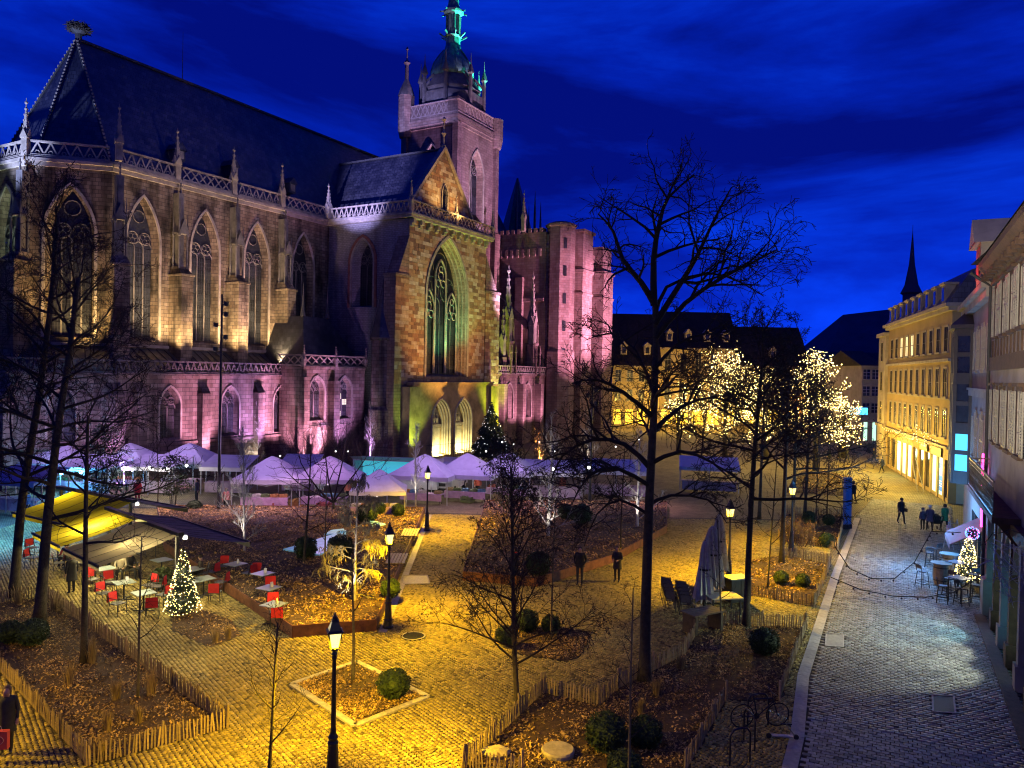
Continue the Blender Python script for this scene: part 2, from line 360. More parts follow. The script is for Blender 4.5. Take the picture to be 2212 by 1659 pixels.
def pin_mesh():
    b = MB(); b.box(-.34, -.34, 0, .34, .34, 1.5); b.box(-.42, -.42, 1.5, .42, .42, 1.62)
    for s_ in (-1, 1):
        b.add([(-.4, s_ * .44, 1.62), (.4, s_ * .44, 1.62), (0, s_ * .44, 2.3), (0, 0, 2.3)], [(0, 1, 2), (0, 2, 3), (1, 3, 2)])
        b.add([(s_ * .44, -.4, 1.62), (s_ * .44, .4, 1.62), (s_ * .44, 0, 2.3), (0, 0, 2.3)], [(0, 1, 2), (0, 2, 3), (1, 3, 2)])
    b.lathe([(.40, 1.62), (.06, 4.3), (.05, 4.4), (.17, 4.5), (.17, 4.6), (.04, 4.7), (.02, 4.95)], 4, ph=R(45))
    for i in range(5):
        z = 2.0 + i * .5; r = .40 * (4.3 - z) / 2.68 * .71 + .05
        for q in range(4): an = R(45 + 90 * q); b.cbox((r * 1.1 * math.cos(an), r * 1.1 * math.sin(an), z), .13, .13, .14)
    me = bpy.data.meshes.new('pinnacle'); me.from_pydata([tuple(p) for p in b.v], [], b.f); me.materials.append(M_trim); return me
PIN = pin_mesh()
def pinnacle(a, n, z, s=1.0, sz=None, parent=None, m=None):
    o = mobj('pinnacle', PIN, parent or church, (a, -n, z)); o.scale = (s, s, sz or s); return o
# ---- choir and apse: 45-degree bays round an octagon
NC, RA, ACX = -18.85, 7.55, -31.2
c0, c1, c2 = (-34.33, -11.3), (-38.75, -15.72), (-38.75, -21.98)
SL = 6.25
Tc = fr(c0[0], c0[1], 1, 0); LC = 26.2                  # straight choir wall, x measured from the corner c0
Ta = fr(c1[0], c1[1], 1, 1); Tb = fr(c2[0], c2[1], 0, 1)
cwins = [(x - c0[0], 3.1, 12.0, 20.4, 24.5) for x in (-31.45, -25.0, -18.75, -12.3)]
awin = [(SL / 2, 3.7, 12.0, 20.4, 24.6)]
b = MB(Tc); wall(b, 0, LC, 8.5, 26.3, cwins); b.T = Ta; wall(b, 0, SL, 8.5, 26.3, awin); b.T = Tb; wall(b, 0, SL, 8.5, 26.3, awin)
b.T = fr(-38.75, -21.98, 1, -1); wall(b, -SL, 0, 8.5, 26.3)
choir = b.obj('choir_wall', M_choir, church)
for c in cwins: cwindow(Tc, *c)
cwindow(Ta, *awin[0], nl=4); cwindow(Tb, *awin[0], nl=4)
b = MB(Tc); 
for T, l in ((Tc, LC), (Ta, SL), (Tb, SL)):
    b = MB(T); b.box(-.1, -.3, 26.0, l, .22, 26.35); b.box(-.1, -.3, 26.35, l + .1, .42, 26.6); b.box(-.1, -.3, 26.6, l + .15, .32, 26.78)
    b.obj('cornice', M_trim, church); b = MB(T); b.box(-.1, -.3, 11.35, l, .18, 11.6); b.obj('string_course', M_trim, church)
for i in range(4): balustrade(Tc, .3 + i * 6.4, .3 + i * 6.4 + 6.2, 26.79, 1.25, .12, kind=i % 2, step=.95)
balustrade(Ta, .2, SL - .2, 26.79, 1.25, .12, step=.95); balustrade(Tb, .2, SL - .2, 26.79, 1.25, .12, step=.95)
def buttress(T, x, dep=1.8, wd=1.2, z0=9.2, z1=17.9, ztop=26.0, par=church):
    b = MB(T); b.box(x - wd / 2, 0, z0, x + wd / 2, dep, z1); b.box(x - wd / 2 - .12, 0, z1, x + wd / 2 + .12, dep + .14, z1 + .16)
    b.box(x - wd / 2 - .05, -.01, z0 + .3, x + wd / 2 + .05, dep + .06, z0 + .7)
    b.add([(x - wd / 2, dep, z1 + .16), (x + wd / 2, dep, z1 + .16), (x + wd / 2, 0, z1 + .16), (x - wd / 2, 0, z1 + .16), (x - wd / 2 * .75, dep * .55, z1 + .9), (x + wd / 2 * .75, dep * .55, z1 + .9), (x + .45, 0, z1 + .9), (x - .45, 0, z1 + .9)],
          [(0, 1, 5, 4), (1, 2, 6, 5), (3, 0, 4, 7), (4, 5, 6, 7)])
    bt = b.obj('buttress', M_choir, par)
    b = MB(T); b.box(x - .28, 0, z1 + .9, x + .28, .85, ztop - .6)
    for sx in (-.42, .42):
        for dy in (.35, 1.15): b.lathe([(.085, z1 + .2), (.085, z1 + 3.6), (.15, z1 + 3.62), (.15, z1 + 3.8), (.10, z1 + 3.82), (.02, z1 + 5.6)], 6, (x + sx, dy, 0))
    b.box(x - .5, .2, z1 + 3.8, x + .5, 1.3, z1 + 3.95)
    b.add([(x - .5, 1.3, z1 + 3.95), (x + .5, 1.3, z1 + 3.95), (x, 1.3, z1 + 5.2), (x - .5, .2, z1 + 3.95), (x + .5, .2, z1 + 3.95), (x, .2, z1 + 5.2)], [(0, 1, 2), (1, 4, 5, 2), (3, 0, 2, 5), (4, 3, 5)])
    b.lathe([(.30, z1 + 4.4), (.26, z1 + 6.2), (.05, z1 + 8.0), (.12, z1 + 8.1), (.02, z1 + 8.5)], 4, (x, .75, 0), ph=R(45))
    b.obj('pinnacle_shafts', M_trimd, bt)['kind'] = 'stuff'
    p = T(x, .15, 26.7); o = mobj('pinnacle', PIN, bt, p, T.ang); o.scale = (.75, .75, .95)
for a in (-28.25, -21.9, -15.6): buttress(Tc, a - c0[0])
buttress(fr(c0[0] - 3, c0[1], 1, .41), 3 * math.cos(0.0), dep=2.0); 
Td = fr(c1[0] - .5, c1[1] - 1.2, .41, 1); buttress(Td, 1.2, dep=2.0)
# corner pinnacle at the join with the transept
pinnacle(-8.9, -10.9, 26.7, .8)
# roof: ridge at z 39.7, hipped round the apse
zr, ze = 39.7, 27.0; ap = on_n(165, 85, NC); AX = ap[0]; zr = ap[2]
def oc(k, r): an = R(22.5 + 45 * k); return (ACX + r * math.cos(an), NC + r * math.sin(an))
ins = .75
ee = [(40, -11.3 - ins), (c0[0] + .3, c0[1] - ins), (c1[0] + ins, c1[1] - .3), (c2[0] + ins, c2[1] + .3), (c0[0] + .3, 2 * NC - c0[1] + ins), (40, 2 * NC + 11.3 + ins)]
b = MB(); vs = [(a, -n, ze) for a, n in ee] + [(AX, -NC, zr), (40, -NC, zr)]
b.add(vs, [(1, 0, 7, 6), (2, 1, 6), (3, 2, 6), (4, 3, 6), (5, 4, 6, 7)])
roof = b.obj('nave_roof', M_slate, church)
b = MB(); b.bar((AX, -NC, zr + .05), (40, -NC, zr + .05), .35, .22)
for a, n in ee[1:5]: b.bar((AX, -NC, zr), (a, -n, ze + .05), .22, .12)
b.obj('ridge_capping', M_lead, roof)
b = MB()
for a, n in ee[1:4]:
    for k in range(1, 34): t = k / 34; b.cbox((AX + (a - AX) * t, -(NC + (n - NC) * t), zr + (ze - zr) * t + .12), .16, .16, .2)
b.obj('hip_crockets', M_trim, roof)['kind'] = 'stuff'
for (a, t) in ((-27.0, .18), (-20.8, .18), (-13.0, .18)):
    nn_ = -12.05 - 6.8 * t; z = ze + (zr - ze) * t; b = MB(); b.box(a - .45, -nn_ - 1.0, z - .3, a + .45, -nn_ + 1.6, z + .75); b.add([(a - .6, -nn_ - 1.15, z + .7), (a + .6, -nn_ - 1.15, z + .7), (a, -nn_ - 1.15, z + 1.4), (a - .6, -nn_ + 2, z + .7), (a + .6, -nn_ + 2, z + .7), (a, -nn_ + 2, z + 1.4)], [(0, 1, 2), (0, 2, 5, 3), (1, 4, 5, 2)])
    d_ = b.obj('roof_dormer', M_slate, roof); q = MB(); q.box(a - .3, -nn_ - 1.04, z - .1, a + .3, -nn_ - 1.01, z + .6); q.obj('dormer_frame', M_trim, d_)
b = MB(); b.tube([(-22, -NC, zr), (-22, -NC, zr + 5)], [.05, .02], 4); b.obj('lightning_rod', M_lead, roof)
# stork nest on the apse end of the ridge
nest = thing('stork_nest', 'round bundle of twigs, a stork nest, on the end of the church ridge', 'nest', cw(AX + .2, NC, zr + .75))
b = MB(); q = random.Random(3)
for i in range(420):
    an = q.uniform(0, 6.28); r = .9 * math.sqrt(q.uniform(.15, 1)); z = q.uniform(0, .62); an2 = an + 1.57 + q.gauss(0, .5); l = q.uniform(.2, .5)
    p = Vector((r * math.cos(an), r * math.sin(an), z)); d = Vector((math.cos(an2), math.sin(an2), q.gauss(0, .15))) * l
    b.bar(p - d, p + d, .035, .035)
b.obj('twigs', mat('nest_twigs', (.05, .04, .03), .95, .4), nest)
b = MB(); b.lathe([(.25, -1.0), (.3, -.2), (.6, 0.0), (.7, .1)], 10); b.obj('nest_cradle', M_lead, nest)
# ---- low chapels along the choir
Tl = fr(-36.0, -8.1, 1, 0); LL = 19.2
lw = [(a + 36.0, 2.0, 3.4, 6.3, 8.0) for a in (-30.94, -24.56, -18.25)]
Tl2 = fr(-36.0 - 5.2, -8.1 - 5.2, 1, 1); lw2 = [(3.6, 2.0, 3.4, 6.3, 8.0)]
Tl3 = fr(-41.2, -13.3 - 7.5, 0, 1)
b = MB(Tl); wall(b, 0, LL, 0, 9.0, lw, .5); b.T = Tl2; wall(b, 0, 7.354, 0, 9.0, lw2, .5); b.T = Tl3; wall(b, 0, 7.5, 0, 9.0, [(3.7, 2.0, 3.4, 6.3, 8.0)], .5)
b.obj('chapel_wall', M_low, church)
for w_ in lw: cwindow(Tl, *w_, nl=2, rows=4, depth=.5, ringw=.16)
cwindow(Tl2, *lw2[0], nl=2, rows=4, depth=.5, ringw=.16); cwindow(Tl3, 3.7, 2.0, 3.4, 6.3, 8.0, nl=2, rows=4, depth=.5, ringw=.16)
b = MB()
for T, l in ((Tl, LL), (Tl2, 7.354), (Tl3, 7.5)):
    b.T = T; b.box(0, -.3, 8.75, l, .14, 8.95); b.box(0, -.3, 8.95, l, .28, 9.12); b.box(0, 0, 3.0, l, .18, 3.2); b.box(0, 0, 0, l, .35, .7)
    for i in range(5):
        x = l * (i + .5) / 5 if l > 10 else (l if i == 4 else -9)
        if l > 10: x = (-34.0, -27.75, -21.4, -15.9, -36.0)[i] + 36.0
        if x > -1: b.box(x - .42, 0, 0, x + .42, .75, 7.4); b.add([(x - .42, .75, 7.4), (x + .42, .75, 7.4), (x + .42, 0, 8.4), (x - .42, 0, 8.4)], [(0, 1, 2, 3)])
b.obj('chapel_buttresses', M_low, church)
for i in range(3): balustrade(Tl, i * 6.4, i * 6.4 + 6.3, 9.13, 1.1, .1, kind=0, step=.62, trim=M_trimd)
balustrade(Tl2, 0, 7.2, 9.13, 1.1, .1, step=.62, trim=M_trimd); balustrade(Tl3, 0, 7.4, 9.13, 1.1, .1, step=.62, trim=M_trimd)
b = MB(); P = [(-15.5, -8.3), (-36.1, -8.3), (-41.0, -13.4), (-41.0, -21)]; Q = [(-15.5, -11.35), (-34.3, -11.35), (-38.8, -15.8), (-38.8, -21.98)]
b.add([(a, -n, 9.35) for a, n in P] + [(a, -n, 11.3) for a, n in Q], [(i, i + 1, 5 + i, 4 + i) for i in range(3)]); lt = b.obj('chapel_roof', M_slate, church)
b = MB()
for i in range(24): a = -34 + i * .78; b.bar((a, 8.4, 9.5), (a, 11.2, 11.25), .05, .06)
b.obj('roof_battens', M_lead, lt)['kind'] = 'stuff'
# ---- corner chapel between choir and transept
Tk = fr(-18.4, -5.0, 1, 0); Tk2 = fr(-18.4, -8.2, 0, 1)
kw = [(-16.5 + 18.4, 2.1, 4.6, 7.5, 9.0), (-12.4 + 18.4, 2.1, 4.6, 7.5, 9.0)]
b = MB(Tk); wall(b, 0, 9.2, 0, 10.0, kw, .5); b.T = Tk2; wall(b, 0, 3.2, 0, 10.0); b.T = Tk
b.box(-.1, -.3, 9.7, 9.2, .15, 9.9); b.box(-.1, -.3, 9.9, 9.2, .28, 10.05); b.box(0, 0, 3.9, 9.2, .15, 4.1); b.box(3.6, 0, 0, 4.5, .8, 8.6); b.box(-.3, -.3, 0, .5, .5, 9.0)
b.obj('corner_chapel_wall', M_low, church)
M_lit = glow('stained_glass_lit', (.45, .55, .25), .45)
cwindow(Tk, *kw[0], nl=2, rows=4, depth=.5, ringw=.18); cwindow(Tk, *kw[1], nl=2, rows=4, depth=.5, ringw=.18, lit=M_lit)
balustrade(Tk, 0, 4.5, 10.06, 1.15, .05, kind=1, step=1.0); balustrade(Tk, 4.6, 9.1, 10.06, 1.15, .05, kind=1, step=1.0); balustrade(Tk2, 0, 3.1, 10.06, 1.15, .05, kind=1, step=1.0)
b = MB(); b.add([(-18.0, 5.3, 10.2), (-9.3, 5.3, 10.2), (-9.3, 11.3, 10.2), (-18.0, 11.3, 10.2), (-15.9, 7.6, 15.2), (-12.4, 7.6, 15.2), (-12.4, 11.3, 15.2), (-15.9, 11.3, 15.2)], [(0, 1, 5, 4), (1, 2, 6, 5), (3, 0, 4, 7), (4, 5, 6, 7)])
kr = b.obj('corner_chapel_roof', M_slate, church)
for x in (-15.9, -12.4): b = MB(); b.lathe([(.30, 15.2), (.16, 16.0), (.05, 17.6), (.02, 18.6)], 6, (x, 7.6, 0)); b.obj('roof_finial', M_lead, kr)
for a in (-18.4, -13.9, -9.2): pinnacle(a, -4.9, 10.0, .5, .45)
# ---- stair turret with cone
b = MB(); b.lathe([(1.5, 0), (1.5, 5.6), (1.25, 6.0), (1.25, 12.9), (1.42, 13.0), (1.42, 13.2)], 8, (-10.0, 1.9, 0), ph=R(22.5)); tu = b.obj('stair_turret', M_low, church)
b = MB(); b.lathe([(1.5, 13.2), (.75, 16.2), (.05, 19.6), (.03, 20.6)], 8, (-10.0, 1.9, 0), ph=R(22.5)); b.obj('cone_roof', M_slate, tu)
# ---- transept
TA0, TA1, TCX = -8.3, 7.3, -.5
Tt = fr(TA0, 0, 1, 0); TW = TA1 - TA0; tc_ = TCX - TA0
big = (tc_ - .35, 8.2, 9.2, 18.2, 25.1); 
b = MB(Tt); wall(b, 0, TW, 8.4, 26.3, [big], 1.3, .84); transept = b.obj('transept_wall', M_tran, church)
Te = fr(TA0, -11.4, 0, 1); ew = (5.1, 3.0, 16.7, 21.6, 24.2)
b = MB(Te); wall(b, 0, 11.4, 0, 26.3, [ew], .9, .7); Tw = fr(TA1, 0, 0, -1); b.T = Tw; wall(b, 0, 11.4, 0, 26.3); b.obj('transept_side_wall', M_grey, church)
b = MB(Te); ring(b, outline(*ew), .55, .02, .1); b.obj('window_surround', mat('red_stone', (.26, .10, .06), .85, .4, 2), church)
cwindow(Te, *ew, nl=2, rows=5, depth=.9, shrink=.7)
# great window: three lancet groups with green-lit carved tracery
gw = cwindow(Tt, *big, nl=6, rows=7, depth=1.3, shrink=.84, ringw=.35)
b = MB(Tt); 
for k, o in enumerate((.0, .32, .64)):
    O = outline(big[0], big[1] - 2 * o * .8, big[2] + .05 + o * .3, big[3], big[4] - o * 1.0); b.tube([(x, -.15 - .36 * k, z) for x, z in O], .11, 5)
b.obj('arch_moulding', M_trim, gw)
b = MB(Tt); iw = big[1] * .84
for sx in (-1, 0, 1):
    cx = big[0] + sx * iw / 3; sp = (17.0, 20.6, 17.0)[sx + 1]; aw = iw / 3 - .15
    A = arch(cx, aw, sp, sp + aw * .95, 6); b.tube([(cx - aw / 2, -1.02, 9.6)] + [(x, -1.02, z) for x, z in A] + [(cx + aw / 2, -1.02, 9.6)], .13, 5)
    for kz, rr_ in ((.0, .5), (.75, .36), (-.9, .42)):
        for sx2 in ((-.33, .33) if kz < 0 else (0,)): b.tube([(cx + sx2 * aw * .7 + rr_ * math.cos(q * .524), -1.0, sp + .2 + kz + rr_ * math.sin(q * .524)) for q in range(13)], .07, 4)
b.obj('lancet_arches', M_trim, gw)
# blocks of the front wall, cut one by one
STM = [mat('block_%d' % i, c, .88, .35, 2.0, .5, 12) for i, c in enumerate(((.34, .24, .13), (.25, .13, .07), (.38, .29, .18), (.18, .10, .06), (.30, .18, .09), (.42, .35, .25)))]
def cut_blocks(T, x0, x1, z0, z1, opens, h=.40, seed=1, dmax=.05):
    q = random.Random(seed); out = []; z = z0
    while z < z1 - .1:
        hh = min(h * q.uniform(.8, 1.2), z1 - z); bl = []
        for (cx, w, s_, sp, ax) in opens:
            m = max(halfw(z + hh * t, w, s_, sp, ax) for t in (0, .5, 1))
            if m > 0: bl.append((cx - m - .38, cx + m + .38))
        segs = []; cur = x0
        for l, r in sorted(bl): segs.append((cur, l)); cur = max(cur, r)
        segs.append((cur, x1))
        for l, r in segs:
            x = l
            while x < r - .05:
                w = q.uniform(.55, 1.25)
                if r - x - w < .4: w = r - x
                out.append((T, x, z, w, hh, q.uniform(.015, dmax), q.randrange(6))); x += w
        z += hh
    return out
Tp = fr(TA0 - .15, .9, 1, 0)
BW = [fr(-10.6, .1, 1, 0), fr(7.3, .1, 1, 0)]
blocks = cut_blocks(Tt, 0, TW, 9.0, 26.0, [big], seed=1) + cut_blocks(BW[1], .0, 3.4, .3, 19.6, [], seed=3) + cut_blocks(BW[0], .0, 2.3, 8.4, 19.6, [], seed=4)
Tg = fr(TA0, -1.1, 1, 0)
gb = [k for k in cut_blocks(Tg, tc_ - 6.6, tc_ + 6.6, 27.5, 34.6, [(tc_ + .2, 1.3, 27.5, 30.2, 31.4)], seed=5) if abs(k[1] + k[3] / 2 - tc_) + k[3] / 2 < (35.2 - k[2] - k[4]) * .93]
blocks += gb
blocks.sort(key=lambda k: -k[3] * k[4])
rest = [MB() for _ in range(6)]
for i, (T, x, z, w, h, d, mi) in enumerate(blocks):
    if i < 300:
        bb = MB(T); bb.box(x + .012, -.05, z + .012, x + w - .012, d, z + h - .012); bb.obj('stone', STM[mi], transept)
    else:
        rest[mi].T = T; rest[mi].box(x + .012, -.05, z + .012, x + w - .012, d, z + h - .012)
allr = MB()
for i, r_ in enumerate(rest): allr.add(r_.v, r_.f, i)
o = allr.obj('small_stones', STM, transept); o['kind'] = 'stuff'
# side buttresses of the transept
for (a0_, a1_, s_) in ((-10.6, -8.3, -1), (7.3, 10.7, 1)):
    b = MB(); b.box(a0_, -.1, 0, a1_, 1.4, 19.7); b.box(a0_ - .12, -.25, 19.7, a1_ + .12, 1.5, 19.95)
    ax_, bx_ = (a1_, a0_ + .4) if s_ < 0 else (a0_, a1_ - .6)
    b.add([(ax_, -.1, 19.95), (bx_, -.1, 19.95), (ax_, -.1, 24.2), (ax_, 1.4, 19.95), (bx_, 1.4, 19.95), (ax_, 1.4, 24.2)], [(0, 1, 2), (3, 4, 5), (0, 3, 4, 1), (1, 4, 5, 2)])
    b.obj('corner_buttress', M_tran, church)
# overhanging parapet on corbels
b = MB(Tt); 
for i in range(11): x = .3 + i * 1.5; b.box(x - .22, -.3, 25.5, x + .22, .55, 26.0); b.box(x - .22, -.3, 25.2, x + .22, .3, 25.5)
b.box(-.6, -1.5, 26.0, TW + .6, .75, 26.3); b.box(-.7, -1.5, 26.3, TW + .7, .85, 26.5)
b.T = Te; b.box(-.1, -.6, 26.0, 12, .5, 26.3); b.box(-.1, -.6, 26.3, 12, .6, 26.5); b.T = Tw; b.box(-.5, -.6, 26.0, 12, .5, 26.3); b.box(-.5, -.6, 26.3, 12, .6, 26.5)
b.obj('parapet_corbels', M_trim, church)
balustrade(Tt, -.5, 7.9, 26.51, 1.35, .6, kind=1, step=.72); balustrade(Tt, 8.1, TW + .5, 26.51, 1.35, .6, kind=1, step=.72)
balustrade(Te, .5, 6.2, 26.51, 1.35, .4, kind=0, step=.75); balustrade(Te, 6.3, 12, 26.51, 1.35, .4, kind=0, step=.75)
for x in (-.5, 8.0, TW + .5): p = Tt(x, .6, 26.4); o = mobj('pinnacle', PIN, church, p); o.scale = (.55, .55, .75)
# gable and roof
b = MB(Tg); b.add([(tc_ - 7.6, 0, 26.5), (tc_ + 7.6, 0, 26.5), (tc_, 0, 35.4)], [(0, 1, 2)]); b.add([(tc_ - 7.6, -.5, 26.5), (tc_ + 7.6, -.5, 26.5), (tc_, -.5, 35.4)], [(0, 2, 1)])
gable = b.obj('gable', M_tran, church)
b = MB(Tg); b.bar((tc_ - 7.7, -.1, 26.6), (tc_, -.1, 35.65), .7, .3); b.bar((tc_ + 7.7, -.1, 26.6), (tc_, -.1, 35.65), .7, .3); b.obj('gable_coping', M_trim, gable)
cwindow(Tg, tc_ + .2, 1.0, 27.6, 30.2, 31.4, nl=2, rows=3, depth=-.06, shrink=.95, ringw=.16)
b = MB(); b.lathe([(.22, 35.5), (.3, 35.9), (.12, 36.1), (.1, 36.9), (.3, 37.3), (.1, 37.6), (.1, 38.6), (.28, 38.9), (.05, 39.2)], 6, (TCX, 1.2, 0)); b.obj('gable_finial', M_trim, gable)
b = MB(); b.add([(TCX - 7.9, 1.4, 26.4), (TCX, 1.4, 35.5), (TCX + 7.9, 1.4, 26.4), (TCX - 7.9, 20, 26.4), (TCX, 20, 35.5), (TCX + 7.9, 20, 26.4)], [(0, 1, 4, 3), (1, 2, 5, 4)])
tr = b.obj('transept_roof', M_slate, church); b = MB(); b.bar((TCX, 1.4, 35.55), (TCX, 20, 35.55), .3, .2); b.obj('ridge_capping', M_lead, tr)
# ---- portal block
pw = TW + .9
po = [(tc_ - 2.55 + .15, 3.7, .35, 4.2, 6.75), (tc_ + 1.95 + .15, 3.7, .35, 4.2, 6.75)]
b = MB(Tp); wall(b, 0, pw, 0, 8.2, po, 1.1, .72); b.box(0, -1.0, 8.2, pw, .12, 8.45); b.box(-.1, -1.0, 8.45, pw + .1, .22, 8.6)
for x in (0, pw): b.box(x - .9, -.9, 0, x + .9, .35, 8.1)
b.obj('portal_wall', mat('ochre_stone', (.30, .21, .10), .85, .5, .8, .4, 6), church)
M_cream = mat('cream_stone', (.42, .36, .24), .8, .3, 1.5, .3)
for cx, w, s_, sp, ax in po:
    b = MB(Tp)
    for k in range(4):
        f = k / 4; O = outline(cx, w * (1 - .28 * f), s_, sp - .1 * k, ax - .5 * f); b.tube([(x, -1.1 * f + .02, z) for x, z in O], .13, 6)
    pt = b.obj('portal', M_cream, church)
    b = MB(Tp); O = outline(cx, w * .74, .3, 3.9, 6.1); b.add([(x, -1.12, z) for x, z in O], [tuple(range(len(O)))]); b.obj('tympanum', M_cream, pt)
    for sx in (-.62, .62):
        b = MB(Tp); b.box(cx + sx - .58, -1.1, .3, cx + sx + .58, -1.0, 3.5)
        for i in range(7): b.lathe([(.055, .35), (.055, 3.4)], 6, (cx + sx - .48 + i * .16, -.97, 0))
        b.obj('door', M_cream, pt)
    b = MB(Tp); b.box(cx - 1.4, -1.12, 3.5, cx + 1.4, -.85, 3.8); b.obj('lintel', M_cream, pt)
    for i in range(3): bb = MB(Tp); bb.lathe([(.16, 4.0), (.2, 4.5), (.12, 4.75), (.14, 5.0), (.02, 5.1)], 8, (cx - .5 + i * .5, -1.0, 0)); bb.obj('relief_figure', M_cream, pt)
    q = Tp(cx, -.25, .6); light('portal_lamp', q, 700, (1.0, .93, .45), size=.2, parent=church)
b = MB(Tp)
for i in range(26): x = tc_ - 4.6 + i * .37; b.lathe([(.03, 0), (.03, 1.25), (.05, 1.27), (0.01, 1.42)], 5, (x, 3.2, 0))
b.box(tc_ - 4.7, 3.17, 1.05, tc_ + 4.8, 3.23, 1.1); b.box(tc_ - 4.7, 3.17, .15, tc_ + 4.8, 3.23, .2)
rl = b.obj('portal_railing', mat('black_iron', (.02, .02, .02), .5, .2), church)
# ---- nave west of the transept: aisle, pinnacled buttresses, clerestory
An = -1.2; Tn = fr(7.3, An, 1, 0)
nw = [(3.4, 1.9, 3.6, 6.8, 8.4), (8.6, 1.9, 3.6, 6.8, 8.4), (13.8, 1.9, 3.6, 6.8, 8.4)]
b = MB(Tn); wall(b, 0, 20, 0, 9.6, nw, .5); b.box(0, -.3, 9.4, 20, .25, 9.65)
for x in (1.0, 6.0, 11.2, 16.4): b.box(x - .45, 0, 0, x + .45, 1.0, 8.3)
b.T = fr(7.3, -11.3, 1, 0); wall(b, 0, 40, 9, 26.5, [(4 + 5.2 * i, 2.6, 14, 19, 22) for i in range(3)]); b.box(0, 0, 26.0, 40, .4, 26.6)
b.obj('nave_wall', M_tower, church)
for w_ in nw: cwindow(Tn, *w_, nl=2, rows=4, depth=.5, ringw=.16)
for i in range(3): cwindow(fr(7.3, -11.3, 1, 0), 4 + 5.2 * i, 2.6, 14, 19, 22, nl=2, rows=4)
for i in range(4): balustrade(Tn, i * 5, i * 5 + 4.9, 9.66, 1.1, .1, step=.6)
b = MB(); b.add([(7.3, 1.4, 9.8), (28, 1.4, 9.8), (28, 11.3, 13.5), (7.3, 11.3, 13.5)], [(0, 1, 2, 3)]); b.obj('aisle_roof', M_slate, church)
for u in (1097, 1150, 1196):
    q = on_n(u, 775, An - .6); a = q[0]; b = MB(); b.box(a - .6, 1.3, 0, a + .6, 2.6, 14.0); b.box(a - .75, 1.15, 13.8, a + .75, 2.7, 14.1)
    for sx in (-.6, .6): b.lathe([(.2, 14.1), (.2, 16), (.03, 17.4)], 4, (a + sx, 1.4, 0), ph=R(45)); b.lathe([(.13, 9.7), (.13, 12.5), (.22, 12.6), (.02, 13.7)], 5, (a + sx, .9, 0))
    b.bar((a, 2.4, 16.5), (a, 11.3, 23.5), .5, .9)
    bt = b.obj('flying_buttress', M_tower, church); o = mobj('pinnacle', PIN, bt, (a, 1.9, 14.0)); o.scale = (1.35, 1.35, 2.1)
for a in (12.5, 17.6): balustrade(fr(a, -11.0, 1, 0), 0, 4.9, 26.6, 1.2, .2, step=.8)
# ---- main tower
tx0, tx1, ty0, ty1 = 12.6, 22.6, 8.2, 16.8
Ts = fr(tx0, -ty0, 1, 0); Ty = fr(tx0, -ty1, 0, 1)
bw = (5.1, 3.4, 31.0, 37.5, 41.0)
b = MB(Ts); wall(b, 0, 10, 0, 44, [bw], .9); b.T = Ty; wall(b, 0, 8.6, 0, 44, [(4.5, 3.0, 31, 37.5, 41)], .9)
b.T = None; b.add([(tx1, ty0, 0), (tx1, ty1, 0), (tx0, ty1, 0), (tx1, ty0, 44), (tx1, ty1, 44), (tx0, ty1, 44)], [(0, 1, 4, 3), (1, 2, 5, 4)])
for (x, y) in ((tx0, ty0), (tx1, ty0), (tx0, ty1)):
    b.box(x - .45, y - .45, 0, x + .45, y + .45, 43.5); b.box(x - .75, y - .75, 0, x + .75, y + .75, 30)
b.box(tx0 - .2, ty0 - .2, 29.2, tx1 + .2, ty1 + .2, 29.6)
tower = b.obj('tower', M_tower, church)
cwindow(Ts, *bw, nl=2, rows=5, depth=.9, parent=tower); cwindow(Ty, 4.5, 3.0, 31, 37.5, 41, nl=2, rows=5, depth=.9, parent=tower)
b = MB()
for k, (e_, z0_, z1_) in enumerate(((.2, 43.2, 43.6), (.35, 43.6, 44.1), (.5, 44.1, 44.5), (.35, 44.5, 44.8))): b.box(tx0 - e_, ty0 - e_, z0_, tx1 + e_, ty1 + e_, z1_)
for (x, y, z1_) in ((tx1, ty0, 46.6), (tx0, ty1, 48.2)): b.lathe([(.9, 42.4), (1.15, 43.6), (1.15, z1_)], 8, (x, y, 0), ph=R(22.5))
b.box(tx0 - .3, ty0 - .3, 44.8, tx0 + 1.4, ty0 + 1.4, 46.9)
b.obj('tower_cornice', M_tower, tower)
b = MB(); b.box(tx0 - .25, ty0 - .25, 44.8, tx1 + .25, ty0 + .05, 46.5); b.box(tx0 - .25, ty0 + .05, 44.8, tx0 + .05, ty1 + .25, 46.5); b.obj('parapet_wall', M_tower, tower)
M_par = mat('parapet_stone', (.30, .22, .18), .85, .3, 2)
for T in (fr(tx0 - .35, -(ty0 - .35), 1, 0), fr(tx0 - .35, -(ty1 + .35), 0, 1)):
    for i in range(4): balustrade(T, i * (2.65 if T.ang > -.1 else 2.3), i * (2.65 if T.ang > -.1 else 2.3) + (2.6 if T.ang > -.1 else 2.25), 44.8, 1.8, -.1, kind=1, step=.75, trim=M_par, parent=tower, name='parapet_panel')
b = MB(); b.lathe([(1.2, 48.2), (.9, 49.2), (.28, 50.6), (.25, 52.6), (.5, 52.9), (.1, 53.4), (.08, 54.6), (.22, 54.8), (.03, 55.2)], 8, (tx0, ty1, 0)); b.obj('corner_turret_cap', M_trimd, tower)
tcx, tcy = (tx0 + tx1) / 2, (ty0 + ty1) / 2
b = MB(); b.lathe([(4.5, 44.8), (4.5, 48.8), (4.0, 49.2), (4.2, 49.6), (3.0, 51.6)], 8, (tcx, tcy, 0), ph=R(22.5)); 
